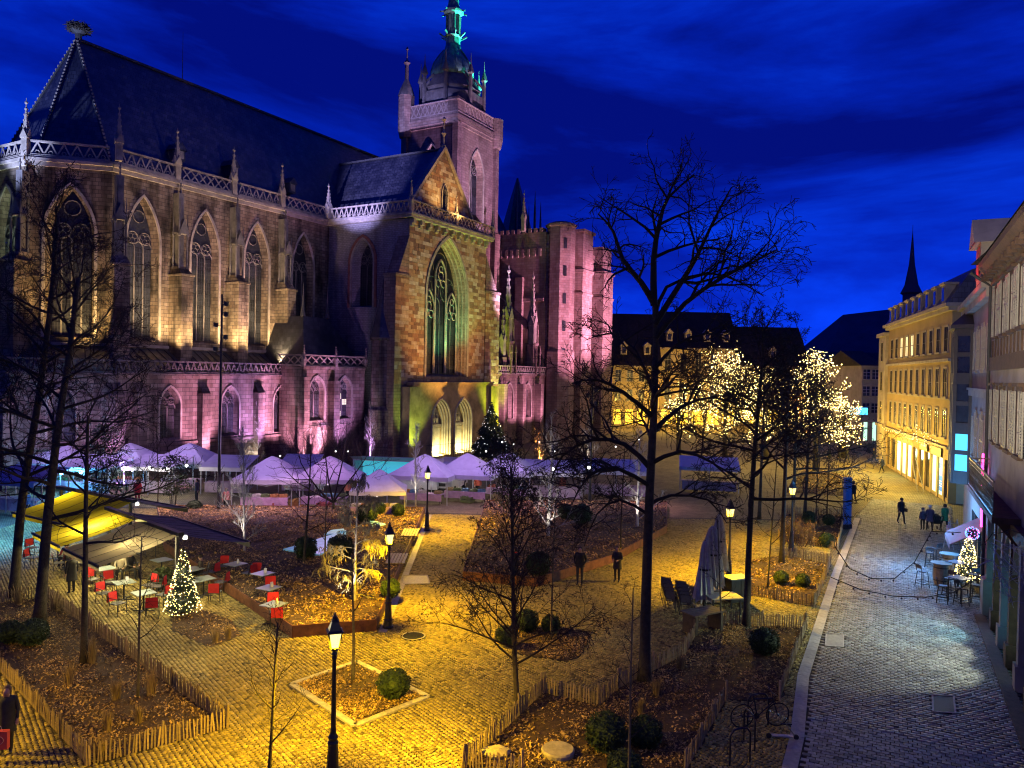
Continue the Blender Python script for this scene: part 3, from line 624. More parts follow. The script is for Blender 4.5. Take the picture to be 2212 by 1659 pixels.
for k in range(8):
    an = R(22.5 + 45 * k); b.lathe([(.3, 46), (.26, 51), (.5, 51.2), (.1, 52.5), (.02, 54.0)], 5, (tcx + 4.6 * math.cos(an), tcy + 4.6 * math.sin(an), 0))
    b.bar((tcx + 4.6 * math.cos(an), tcy + 4.6 * math.sin(an), 50), (tcx + 3.2 * math.cos(an), tcy + 3.2 * math.sin(an), 51.5), .2, .3)
b.obj('lantern_drum', M_trimd, tower)
b = MB(); b.lathe([(3.0, 51.6), (3.05, 52.4), (2.7, 53.6), (1.9, 54.8), (1.25, 55.6), (1.05, 56.4)], 16, (tcx, tcy, 0)); dm = b.obj('dome', M_copper, tower, smooth=True)
b = MB()
for k in range(8): an = R(45 * k); b.tube([(tcx + r * math.cos(an), tcy + r * math.sin(an), z) for r, z in ((3.08, 51.6), (3.1, 52.4), (2.76, 53.6), (1.95, 54.85), (1.3, 55.65))], .09, 4)
b.obj('dome_ribs', M_copper, dm)
b = MB(); b.lathe([(1.05, 56.4), (1.0, 57.4), (1.3, 57.6), (.95, 57.9), (.92, 60.6), (1.45, 60.9), (1.5, 61.2), (1.0, 61.5), (.8, 62.3), (.35, 65.5), (.08, 69.0), (.05, 70.5)], 8, (tcx, tcy, 0))
for k in range(8):
    an = R(45 * k); b.bar((tcx + 1.2 * math.cos(an), tcy + 1.2 * math.sin(an), 57.4), (tcx + 2.0 * math.cos(an), tcy + 2.0 * math.sin(an), 57.9), .14, .2); b.bar((tcx + 1.3 * math.cos(an), tcy + 1.3 * math.sin(an), 61.1), (tcx + 1.95 * math.cos(an), tcy + 1.95 * math.sin(an), 61.0), .12, .16)
    b.lathe([(.13, 57.7), (.13, 60.4), (.02, 60.8)], 5, (tcx + .98 * math.cos(an), tcy + .98 * math.sin(an), 0))
b.obj('spire', M_copper, tower)
# ---- west block with octagonal stair turret
wx0, wx1, wn0, wn1 = 25.2, 45.0, -10.0, 1.0
b = MB(); b.box(wx0 + 1.5, -wn1 + 1.5, 0, wx1 - 1.0, -wn0, 30.2); b.box(wx0 + 1.3, -wn1 + 1.2, 28.2, wx1 - .8, -wn0 + .2, 28.6)
b.box(wx0 + 8.5, -wn1 - .2, 0, wx0 + 12.2, -wn1 + 3, 31.6); b.box(wx0 + 8.3, -wn1 - .4, 25.4, wx0 + 12.4, -wn1 + 3, 25.9); b.box(wx0 + 8.2, -wn1 - .5, 31.6, wx0 + 12.5, -wn1 + 3, 32.0)
b.box(wx1 - 4.0, -wn1 - .6, 0, wx1, -wn1 + 3, 26.0); b.box(wx1 - 4.2, -wn1 - .8, 26.0, wx1 + .2, -wn1 + 3, 26.5); b.box(wx1 - 3.6, -wn1 - .2, 26.5, wx1, -wn1 + 3, 30.5)
b.add([(wx0 + 12.2, .2, 26.5), (wx1 - 3.6, .2, 26.5), (wx0 + 12.2, .2, 31.3), (wx0 + 13.5, .2, 29.6), (wx1 - 3.6, .2, 29.0)], [(0, 1, 4, 3, 2)])
b.box(wx0 + 1.2, 1.5, 0, wx0 + 2.6, 9, 30.6)
for z in (8.0, 15.5, 22.0): b.box(wx0 + 8.35, -wn1 - .32, z, wx0 + 12.35, -wn1 + 3, z + .35); b.box(wx1 - 4.15, -wn1 - .72, z, wx1 + .12, -wn1 + 3, z + .35)
for k in range(6): b.box(wx0 + 12.4 + k * .75, -wn1 + 1.38, 3, wx0 + 12.6 + k * .75, -wn1 + 1.5, 25)
for k in range(9): b.box(wx0 + 1.0, 2.2 + k * .95, 27.0, wx0 + 1.22, 2.6 + k * .95, 28.2); b.box(wx0 + 1.05, 2.0 + k * .95, 30.6, wx0 + 2.4, 2.5 + k * .95, 31.2)
b.box(wx0 + 1.0, 1.6, 20.4, wx0 + 1.22, 9, 20.9); b.box(wx0 + .6, 5.0, 0, wx0 + 1.2, 6.2, 24)
wb = b.obj('west_block', M_pink, church)
for a_, n_, z_, s_ in ((23.0, -1.6, 14.0, 1.15), (10.2, -1.6, 12.0, .9), (14.6, -1.6, 12.0, .9), (25.0, -4.5, 30.6, .8)): o = mobj('pinnacle', PIN, church, (a_, -n_, z_)); o.scale = (s_, s_, s_ * 1.5)
for a_ in (10.2, 14.6, 23.0): q = MB(); q.box(a_ - .45, 1.2, 0, a_ + .45, 2.2, 13.9 if a_ > 20 else 11.9); q.obj('aisle_buttress', M_tower, church)
b = MB(); b.lathe([(2.3, 0), (2.3, 13.0), (2.1, 13.4), (2.1, 31.2), (2.35, 31.4), (2.35, 31.7), (1.2, 32.1)], 8, (wx0 + 3.0, -wn1 + .9, 0), ph=R(22.5)); ot = b.obj('octagonal_turret', M_pink, wb)
for k in range(6):
    z = 8 + k * 4.0
    b = MB(); an = R(22.5 + 45 * 4.5 + 45 * 1 - 22.5); an = R(-90 - 45); cxx, cyy = wx0 + 3.0 + 1.96 * math.cos(an), .9 - wn1 + 1.96 * math.sin(an)
    d = Vector((-math.sin(an), math.cos(an), 0)); o_ = Vector((math.cos(an), math.sin(an), 0)) * .06; c_ = Vector((cxx, cyy, z))
    b.add([c_ - d * .24 + o_, c_ + d * .24 + o_, c_ + d * .24 + o_ + Vector((0, 0, 1.5)), c_ - d * .24 + o_ + Vector((0, 0, 1.5))], [(0, 1, 2, 3)]); b.obj('slit_window', M_glassd, ot)
sq_ = on_n(1118, 385, -16.5); b = MB(); b.lathe([(4.2, 27), (4.0, 30), (1.3, sq_[2] - 4), (.15, sq_[2])], 6, (sq_[0], 16.5, 0)); 
for k in range(5): b.lathe([(.3, 27), (.22, sq_[2] - 6 - k % 3 * 2), (.03, sq_[2] - 2 - k % 3 * 1.5)], 5, (sq_[0] - 4.4 + k * 2.2, 16.5 - 2.4, 0))
b.obj('west_spirelets', M_slate, church)
# dark boxes added behind the panes, standing in for the unlit inside
M_ins = mat('dark_backing', (.02, .02, .022), .95, .2)
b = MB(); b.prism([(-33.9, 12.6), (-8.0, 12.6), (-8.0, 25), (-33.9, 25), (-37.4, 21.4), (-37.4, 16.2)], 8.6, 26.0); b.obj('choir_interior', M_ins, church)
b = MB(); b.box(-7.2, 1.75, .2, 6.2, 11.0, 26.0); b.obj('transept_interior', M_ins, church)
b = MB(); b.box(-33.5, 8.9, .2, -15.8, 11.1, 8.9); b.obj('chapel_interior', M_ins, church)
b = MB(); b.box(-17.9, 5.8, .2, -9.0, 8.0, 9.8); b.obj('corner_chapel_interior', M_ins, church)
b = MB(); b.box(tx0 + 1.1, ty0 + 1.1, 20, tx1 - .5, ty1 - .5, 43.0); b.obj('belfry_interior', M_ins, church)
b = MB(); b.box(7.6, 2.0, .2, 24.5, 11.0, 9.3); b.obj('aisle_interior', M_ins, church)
# ================================================================ ground
def P(*uv): return [g2(u, v) for u, v in uv]
def area(p): return abs(sum(a[0] * b[1] - b[0] * a[1] for a, b in zip(p, p[1:] + p[:1]))) / 2
def ccw(p): return p if sum(a[0] * b[1] - b[0] * a[1] for a, b in zip(p, p[1:] + p[:1])) > 0 else p[::-1]
def inside(poly, X, Y):
    r = np.zeros(len(X), bool); n = len(poly)
    for i in range(n):
        (x1, y1), (x2, y2) = poly[i], poly[(i + 1) % n]
        if abs(y2 - y1) < 1e-9: continue
        c = ((y1 > Y) != (y2 > Y)) & (X < (x2 - x1) * (Y - y1) / (y2 - y1) + x1); r ^= c
    return r
def grow(poly, d):
    p = ccw(list(poly)); n = len(p); out = []
    for i in range(n):
        a, b_, c = Vector(p[i - 1]), Vector(p[i]), Vector(p[(i + 1) % n]); e1 = (b_ - a).normalized(); e2 = (c - b_).normalized()
        n1 = Vector((e1.y, -e1.x)); n2 = Vector((e2.y, -e2.x)); m = (n1 + n2); m = m / max(.35, m.dot(n1)) if m.length > .1 else n1
        out.append((b_.x + m.x * d, b_.y + m.y * d))
    return out
A_, B_, C_ = (Vector(g2(190, 1653)), Vector(g2(495, 1570)), Vector(g2(97, 1288)))
D_ = C_ + (A_ - B_)
bedL = [tuple(A_), tuple(B_), tuple(C_), tuple(D_)]
bedM = P((632, 1376), (812, 1362), (917, 1108), (340, 1104), (355, 1188))
bedD = P((640, 1478), (769, 1433), (913, 1505), (769, 1562))
bedC = P((1081, 1382), (1114, 1352), (1229, 1356), (1278, 1364), (1255, 1415), (1224, 1428), (1122, 1413))
bedP = P((1000, 1253), (1160, 1267), (1322, 1216), (1440, 1150), (1440, 1095), (1050, 1092))
bedR = P((1000, 1662), (1173, 1496), (1293, 1524), (1337, 1486), (1480, 1414), (1502, 1372), (1552, 1346), (1741, 1357), (1682, 1514), (1567, 1512), (1477, 1672), (1430, 1760), (1000, 1760))
bedS = P((1600, 1280), (1759, 1311), (1794, 1218), (1690, 1200), (1620, 1210))
bedT = P((1680, 1165), (1810, 1188), (1826, 1114), (1700, 1108))
bedU = P((1700, 1062), (1825, 1071), (1838, 1030), (1740, 1005))
bedE = P((372, 1322), (372, 1360), (455, 1398), (520, 1372), (500, 1340), (440, 1318))
KERB = [g2(1660, 1900), g2(1688, 1659), g2(1706, 1591), g2(1722, 1459), g2(1797, 1239), g2(1846, 1119)]
FAC = [g2(2330, 1760), g2(2212, 1520), g2(2130, 1320)]
beds = [bedL, bedM, bedD, bedC, bedP, bedR, bedS, bedT, bedU, bedE]
M_sheet = ashlar('distant_setts', (.34, .27, .14), (.24, .19, .09), (.10, .08, .04), bw=.14, bh=.12, dirt=.35)
# far-off paving: the same stones as material
t_ = M_sheet.node_tree; br_ = [n for n in t_.nodes if n.type == 'TEX_BRICK'][0]; cb_ = [n for n in t_.nodes if n.type == 'COMBXYZ'][0]; sx_ = [n for n in t_.nodes if n.type == 'SEPXYZ'][0]
t_.links.new(sx_.outputs[0], cb_.inputs[0]); t_.links.new(sx_.outputs[1], cb_.inputs[1])
b = MB(); b.box(-500, -80, -.3, 600, 1200, -.03); ground = struct(b.obj('ground', M_sheet))
M_bed_sand = mat('sett_joints', (.05, .04, .02), .95, .3, 8)
plz = [(-30, 15), (KERB[0][0], 15)] + KERB[1:5] + [(22, 53), (-30, 53)]
strp = KERB[:] + [(KERB[5][0] + 5.5, KERB[5][1] + 9), (34.5, 60), (30, 52), (FAC[2][0] + 3, FAC[2][1] + 6.5), FAC[2], FAC[1], FAC[0]]
b = MB(); b.add([(x, y, -.024) for x, y in plz], [tuple(range(len(plz)))]); plaza = struct(b.obj('plaza_paving', M_bed_sand))
b = MB(); b.add([(x, y, -.020) for x, y in strp], [tuple(range(len(strp)))]); street = struct(b.obj('street_paving', M_bed_sand))
M_sett = mat('sandstone_sett', (.30, .235, .075), .8, .18, 30, .3, 60, attr='tint', spec=.2)
M_pav = mat('grey_paver', (.19, .185, .175), .68, .18, 25, .25, 50, attr='tint', spec=.3)
nr = np.random.default_rng(5)
def lay(name, X, Y, AN, SX, SY, tops, mt, parent, bev=.88):
    n = len(X); c, s_ = np.cos(AN), np.sin(AN)
    V = np.zeros((n, 8, 3), np.float32)
    for k, (fx, fy, fz, sc) in enumerate([(-1, -1, 0, 1), (1, -1, 0, 1), (1, 1, 0, 1), (-1, 1, 0, 1), (-1, -1, 1, bev), (1, -1, 1, bev), (1, 1, 1, bev), (-1, 1, 1, bev)]):
        jx = nr.normal(0, .004, n); jy = nr.normal(0, .004, n); lx = fx * SX / 2 * sc + jx; ly = fy * SY / 2 * sc + jy
        V[:, k, 0] = X + lx * c - ly * s_; V[:, k, 1] = Y + lx * s_ + ly * c; V[:, k, 2] = (tops + nr.normal(0, .0015, n)) if fz else -.03
    q = np.array([(4, 5, 6, 7), (0, 1, 5, 4), (1, 2, 6, 5), (2, 3, 7, 6), (3, 0, 4, 7)])
    low = .5 * np.sin(X * .55 + 1.3 * np.sin(Y * .31)) * np.cos(Y * .47 - X * .2) + .35 * np.sin(X * 1.9 + Y * 1.1) * np.sin(Y * 1.6 - .7) + .3 * np.sin(X * .23 - Y * .9)
    tint = np.clip(nr.normal(1.0, .21, n) * (1 + .3 * low), .3, 1.9); tint = np.where(np.sin(X * 12.9 + Y * 78.2) > .985, tint * .45, tint)
    dist = X ** 2 + Y ** 2; vis = (np.abs(X) < .64 * Y); order = np.argsort(np.where(vis & (Y > 18.9), dist, 1e9)); first = order[:300]; rest_ = np.setdiff1d(np.arange(n), first)
    Fc = (np.arange(len(rest_))[:, None, None] * 8 + q[None]).reshape(-1, 4)
    o = bigmesh(name + 's', V[rest_].reshape(-1, 3), Fc, mt, parent, np.repeat(tint[rest_], 5)); o['kind'] = 'stuff'
    for i in first:
        me = bpy.data.meshes.new(name); cx_, cy_ = float(X[i]), float(Y[i]); vv = V[i] - np.array([cx_, cy_, 0]); me.from_pydata([tuple(map(float, p)) for p in vv], [], [tuple(map(int, f)) for f in q]); me.materials.append(mt)
        a = me.attributes.new('tint', 'FLOAT', 'FACE'); a.data.foreach_set('value', [float(tint[i])] * 5); mobj(name, me, parent, (cx_, cy_, 0))
# plaza: small setts in segmental arcs
ROT = R(38); pitch = .122
st = np.arange(-45, 72, 1.5); us = []; 
for s0 in st:
    k = np.arange(-5.5, 6.5) * pitch * 1.04; rows = np.arange(0, 76, pitch); kk, rr = np.meshgrid(k, rows)
    U = s0 + kk; Vv = rr - 20 + .42 * (kk / .75) ** 2; us.append(np.stack([U.ravel(), Vv.ravel(), (np.arctan(2 * .42 * kk / .75 ** 2)).ravel()], 1))
us = np.concatenate(us); cR, sR = math.cos(ROT), math.sin(ROT)
X = us[:, 0] * cR - us[:, 1] * sR; Y = us[:, 0] * sR + us[:, 1] * cR + 12; AN = us[:, 2] + ROT
X += nr.normal(0, .004, len(X)); Y += nr.normal(0, .004, len(X))
MAN = g(893, 1374); PLT = P((870, 1243), (923, 1243), (928, 1261), (872, 1262))
ok = inside(plz, X, Y) & (Y > 17.6) & (Y < 52.5) & (np.abs(X) < .69 * Y + 1)
for bd in (bedL, bedM, bedC, bedP, bedR, bedS, bedT, bedE): ok &= ~inside(grow(bd, .03), X, Y)
ok &= ~inside(grow(bedD, .24), X, Y) & ((X - MAN.x) ** 2 + (Y - MAN.y) ** 2 > .47 ** 2) & ~inside(PLT, X, Y)
X, Y, AN = X[ok], Y[ok], AN[ok]; n = len(X)
lay('sett', X, Y, AN, nr.uniform(.096, .111, n), nr.uniform(.093, .109, n), nr.normal(0, .004, n), M_sett, plaza)
# street: rectangular pavers in running bond along the houses
sd = Vector((FAC[2][0] - FAC[1][0], FAC[2][1] - FAC[1][1])).normalized(); ps = Vector((-sd.y, sd.x)); o2 = Vector(KERB[3])
rows = np.arange(-12, 56, .155); cols = np.arange(-18, 6, .215); cc, rr = np.meshgrid(cols, rows); cc = cc + (np.arange(len(rows)) % 2)[:, None] * .1
cc = cc.ravel() + nr.normal(0, .006, cc.size); rr = rr.ravel() + nr.normal(0, .005, rr.size)
X = o2.x + sd.x * rr + ps.x * cc; Y = o2.y + sd.y * rr + ps.y * cc
PL2 = P((1785, 1371), (1822, 1372), (1822, 1398), (1783, 1396)); PL3 = P((2014, 1502), (2060, 1504), (2064, 1541), (2016, 1538))
ok = inside(strp, X, Y) & (Y > 17.5) & (Y < 70) & ~inside(grow(PL2, .02), X, Y) & ~inside(grow(PL3, .02), X, Y)
X, Y = X[ok], Y[ok]; n = len(X)
dk = np.full(n, 9.0)
for (ax, ay), (bx, by) in zip(KERB, KERB[1:]):
    L2 = (bx - ax) ** 2 + (by - ay) ** 2; t = np.clip(((X - ax) * (bx - ax) + (Y - ay) * (by - ay)) / L2, 0, 1); dk = np.minimum(dk, np.hypot(X - ax - t * (bx - ax), Y - ay - t * (by - ay)))
ok = dk > .42; X, Y = X[ok], Y[ok]; n = len(X)
lay('paver', X, Y, np.full(n, math.atan2(ps.y, ps.x)), nr.uniform(.194, .206, n), nr.uniform(.136, .146, n), nr.normal(0, .0035, n), M_pav, street, .95)
# pale kerb stones along the street edge and round the diamond bed
M_kerb = mat('pale_kerb', (.36, .33, .29), .7, .25, 6, .2, rnd=.15)
def kerb_line(pts, w, seg, z, parent, name='kerb_stone', close=False):
    pts = pts + ([pts[0]] if close else [])
    for (ax, ay), (bx, by) in zip(pts, pts[1:]):
        d = Vector((bx - ax, by - ay, 0)); l = d.length; d.normalize(); k = max(1, round(l / seg)); sl = l / k; an = math.atan2(d.y, d.x)
        for i in range(k):
            q = MB(); q.box(.006, -w / 2, -.03, sl - .006, w / 2, z); q.obj(name, M_kerb, parent, (ax + d.x * sl * i, ay + d.y * sl * i, 0), an)
kerb_line([tuple(Vector(p) + Vector((.2, 0))) for p in KERB], .36, .9, .012, street)
gm_ = grow(bedM, .55); kerb_line([tuple(Vector(g2(826, 1366)) + Vector((.0, .0))), tuple(Vector(g2(928, 1112)))], .3, .8, .01, plaza); kerb_line(grow(bedD, .1), .2, .55, .03, plaza, close=True)
M_plate = mat('steel_cover', (.22, .19, .13), .45, .35, 10, .3, metal=.4)
def plate(poly, label, name='cover_plate', z=.012, mt=M_plate):
    c = sum((Vector((x, y, 0)) for x, y in poly), Vector()) / len(poly); o = thing(name, label, 'drain cover', c)
    q = MB(); pp = [(x - c.x, y - c.y) for x, y in ccw(poly)]; q.prism(pp, -.02, z); q.obj('plate', mt, o)
    q = MB(); k = len(pp)
    for i in range(k): q.bar((*pp[i], z + .004), (*pp[(i + 1) % k], z + .004), .05, .012)
    q.obj('rim', M_kerb, o)
plate(PLT, 'rectangular metal cover plate with pale rim set in the yellow-lit path')
plate([(MAN.x + .42 * math.cos(k * .393), MAN.y + .42 * math.sin(k * .393)) for k in range(16)], 'round manhole cover among the setts near the lamp post', 'manhole_cover', mt=M_sett)
plate(PL2, 'pale square cover plate in the middle of the street', mt=M_kerb); plate(PL3, 'grey square cover plate in the street near the shop fronts', mt=M_pav)
# ---------------------------------------------------------------- planting beds
M_soil = mat('bark_mulch', (.075, .042, .018), .95, .45, 5, .8, 22)
M_chip = mat('fallen_leaves', (.25, .145, .04), .85, .35, 3, attr='tint', col2=(.38, .25, .09))
def bed(name, poly, z, dens, seed, size=(.035, .08), edge=None, shade=1.0):
    q = np.random.default_rng(seed); o = MB(); pp = ccw(poly); o.add([(x, y, z) for x, y in pp], [tuple(range(len(pp)))])
    # finer soil sheet, humped
    so = o.obj(name, M_soil); struct(so)
    n = int(area(poly) * dens); xs = [p[0] for p in poly]; ys = [p[1] for p in poly]
    X = q.uniform(min(xs), max(xs), n * 3); Y = q.uniform(min(ys), max(ys), n * 3); ok = inside(poly, X, Y); X, Y = X[ok], Y[ok]; pn = np.sin(X * 1.7 + seed) * np.cos(Y * 1.3 - seed) + .6 * np.sin(X * 4.1 - Y * 3.3) + .35 * np.sin(X * 9 + Y * 7); kp = q.uniform(0, 1, len(X)) < np.clip(.55 + .42 * pn, .08, 1); X, Y = X[kp][:int(n * .8)], Y[kp][:int(n * .8)]; n = len(X)
    a = q.uniform(0, 6.283, n); l = q.uniform(size[0], size[1], n); w = l * q.uniform(.25, .7, n); ti = q.normal(0, .45, n); ro = q.normal(0, .45, n)
    c, s_ = np.cos(a), np.sin(a); Z = z + q.uniform(.008, .05, n) + .02 * np.sin(X * 3) * np.cos(Y * 2.3)
    V = np.zeros((n, 4, 3), np.float32)
    for k, (fx, fy) in enumerate(((-1, -1), (1, -1), (1, 1), (-1, 1))):
        lx = fx * l / 2; ly = fy * w / 2; V[:, k, 0] = X + lx * c - ly * s_; V[:, k, 1] = Y + lx * s_ + ly * c; V[:, k, 2] = Z + lx * np.sin(ti) + ly * np.sin(ro) + q.normal(0, .006, n)
    m = bigmesh('leaf_litter', V.reshape(-1, 3), np.arange(n * 4).reshape(n, 4), M_chip, so, np.clip(q.normal(.95, .5, n) * (1 + .35 * np.sin(X * 2.3 + seed) * np.cos(Y * 1.9)), .15, 2.4)); m['kind'] = 'stuff'
    return so
bed('planting_bed', bedL, .0, 420, 1); bed('planting_bed', bedM, .36, 150, 2, (.05, .11)); bed('planting_bed', bedD, .0, 650, 3, (.035, .08)); bed('planting_bed', bedC, .0, 380, 4)
bed('planting_bed', bedP, .36, 90, 5, (.06, .12)); bed('planting_bed', bedR, .0, 400, 6); bed('planting_bed', bedS, .0, 90, 7, (.06, .13)); bed('planting_bed', bedT, .0, 50, 8, (.08, .16)); bed('planting_bed', bedU, 0, 30, 9, (.1, .2)); bed('planting_bed', bedE, .0, 200, 10)
# weathering-steel edging of the two raised beds
M_cort = mat('weathering_steel', (.17, .065, .025), .75, .45, 2.5, .3, 14)
def edging(poly, h, label, name='steel_bed_edging', closed=True):
    o = thing(name, label, 'bed edging'); p = ccw(poly); n = len(p)
    for i in range(n if closed else n - 1):
        a, c = p[i], p[(i + 1) % n]; d = Vector((c[0] - a[0], c[1] - a[1], 0)); l = d.length; k = max(1, round(l / 3.2))
        for j in range(k):
            q = MB(); q.box(.006 + l * j / k, -.02, -.02, l * (j + 1) / k - .006, .02, h); q.obj('steel_panel', M_cort, o, (a[0], a[1], 0), math.atan2(d.y, d.x))
edging(bedM, .42, 'rust-brown steel edging round the raised bed with slatted benches'); edging(bedP, .42, 'rust-brown steel edging of the raised bed behind the standing couple')
# ---------------------------------------------------------------- chestnut paling fences
M_pale = mat('chestnut_pale', (.30, .22, .12), .85, .35, 9, .4, 30, rnd=.35)
q = MB(); q.add([(-.021, -.009, 0), (.021, -.009, 0), (.021, .008, 0), (0, .018, 0), (-.021, .008, 0)] + [(-.019, -.009, .5), (.017, -.009, .48), (.017, .008, .48), (0, .016, .51), (-.019, .008, .5)], [(i, (i + 1) % 5, 5 + (i + 1) % 5, 5 + i) for i in range(5)] + [(5, 6, 7, 8, 9), (4, 3, 2, 1, 0)])
PICK = bpy.data.meshes.new('picket'); PICK.from_pydata(q.v, [], q.f); PICK.materials.append(M_pale)
q = MB(); q.lathe([(.035, -.02), (.035, .58), (.028, .62)], 7); POST = bpy.data.meshes.new('post'); POST.from_pydata(q.v, [], q.f); POST.materials.append(M_pale)
M_wire = mat('wire', (.12, .11, .10), .5, .2, metal=.8)
def fence(pts, label, step=.085, h=1.0, seed=0):
    q = random.Random(seed + len(pts) * 7 + int(pts[0][0] * 10)); o = thing('paling_fence', label, 'fence', (pts[0][0], pts[0][1], 0)); ox, oy = pts[0]
    if hasattr(o, 'location'): pass
    w = MB()
    for (ax, ay), (bx, by) in zip(pts, pts[1:]):
        d = Vector((bx - ax, by - ay, 0)); l = d.length; d.normalize(); an = math.atan2(d.y, d.x); k = int(l / step); off = Vector((-d.y, d.x, 0)) * .03
        for i in range(k):
            t = (i + .5 + q.uniform(-.15, .15)) * l / k; c = mobj('picket', PICK, o, (ax - ox + d.x * t, ay - oy + d.y * t, -.01 + q.uniform(-.01, .01)), rot=(q.gauss(0, .05), q.gauss(0, .045), an + q.gauss(0, .15))); sc = h * q.uniform(.9, 1.08); c.scale = (q.uniform(.8, 1.25), 1, sc)
        kp = max(1, round(l / 1.9))
        for i in range(kp + 1):
            t = min(l - .03, max(.03, l * i / kp)); c = mobj('post', POST, o, (ax - ox + d.x * t + off.x, ay - oy + d.y * t + off.y, 0), rot=(q.gauss(0, .03), q.gauss(0, .03), 0)); c.scale = (1, 1, h)
        for z in (.12, .38): w.tube([(ax - ox + off.x * .3, ay - oy + off.y * .3, z * h), (bx - ox + off.x * .3, by - oy + off.y * .3, z * h)], .005, 4)
    w.obj('wire', M_wire, o)
fence([bedL[0], bedL[1]], 'short end of the wooden paling fence round the bed nearest the camera, facing the setts')
fence([bedL[1], bedL[2]], 'long wooden paling fence running up from the setts beside the cafe terrace')
fence([bedL[0], tuple(A_ + (D_ - A_) * .62)], 'wooden paling fence along the walkway of the person with the red bag')
fence([bedL[2], bedL[3]], 'wooden paling fence behind the two big tree trunks by the terrace')
fence([bedR[0], bedR[1]], 'slanting paling fence beside the yellow-lit setts, rising towards the bushy young tree')
fence([bedR[1], bedR[2]], 'short paling fence across the end of the leafy bed below the small three-ball bed')
fence([bedR[2], bedR[3], bedR[4], bedR[5]], 'paling fence passing the foot of the tallest bare tree towards the folded parasol')
fence([bedR[6], bedR[7]], 'dark paling fence along the narrow path below the two box balls')
fence([bedR[7], bedR[8]], 'leaning paling fence along the street edge above the parked bicycle')
fence([bedR[9], bedR[10]], 'paling fence ending at the bottom of the picture beside the bike hoops')
fence([(x, y) for x, y in P((1003, 1660), (1130, 1672))], 'short row of pales at the very bottom below the round slab')
fence([bedS[0], bedS[1]], 'paling fence in front of the two dark box balls')
fence([bedS[1], bedS[2]], 'paling fence on the street side of the two dark box balls')
fence([bedS[2], bedS[3]], 'pale paling fence behind the two box balls')
fence([bedT[0], bedT[1]], 'paling fence in front of the bed beside the blue sign pillar')
fence([bedT[1], bedT[2]], 'blue-lit fence along the street below the blue sign pillar')
fence([bedT[3], bedT[2]], 'paling fence at the back of the bed beside the blue sign pillar', .11)
fence([bedU[0], bedU[1]], 'far paling fence behind the walking couple at the sign pillar', .11)
# ================================================================ houses on the street side
def wf(p, d, out):
    p = Vector((p[0], p[1], 0)); d = Vector((d[0], d[1], 0)).normalized(); out = Vector((out[0], out[1], 0)).normalized()
    def T(x, y, z): q = p + d * x + out * y; return (q.x, q.y, z)
    T.ang = math.atan2(d.y, d.x); T.flip = d.cross(out).z < 0; return T
M_plas = mat('grey_plaster', (.33, .29, .25), .9, .25, .8, .25, 20)
M_beam = mat('timber_beam', (.085, .05, .032), .8, .4, 4, .4)
M_cream2 = mat('yellow_plaster', (.36, .25, .11), .9, .15, .5, .15, 16)
M_stonef = mat('facade_stone', (.36, .30, .22), .85, .25, 1.0, .2)
M_shut = mat('shutter_paint', (.30, .29, .24), .6, .15, 5)
M_tile = ashlar('clay_tiles', (.06, .045, .04), (.04, .03, .028), (.015, .012, .012), bw=.2, bh=.18, dirt=.4)
M_win = mat('window_glass', (.03, .033, .04), .12, .3, 2, spec=.6, rnd=.4)
M_frame = mat('window_frame_paint', (.38, .35, .30), .6, .2, 4)
M_dframe = mat('dark_frame', (.05, .04, .035), .6, .2, 4)
M_iron = mat('wrought_iron', (.10, .09, .08), .5, .3, 6, metal=.5)
G_shop = glow('shop_light_cool', (.58, 1.0, .72), .55, 'FRONT'); G_cyan = glow('shop_light_cyan', (.12, .70, .95), .32, 'FRONT'); G_warm = glow('lit_window_warm', (1.0, .85, .45), .6, 'FRONT')
def shutter_mesh(w, h):
    q = MB(); q.box(0, 0, 0, .06, .05, h); q.box(w - .06, 0, 0, w, .05, h); q.box(.06, 0, 0, w - .06, .05, .08); q.box(.06, 0, h - .08, w - .06, .05, h); q.box(.06, 0, h * .48, w - .06, .05, h * .52)
    k = int(h / .11)
    for i in range(k):
        z = .08 + (h - .16) * (i + .5) / k; q.add([(.06, .005, z + .035), (w - .06, .005, z + .035), (w - .06, .045, z - .02), (.06, .045, z - .02)], [(0, 1, 2, 3)])
    me = bpy.data.meshes.new('shutter'); me.from_pydata(q.v, [], q.f); me.materials.append(M_shut); return me
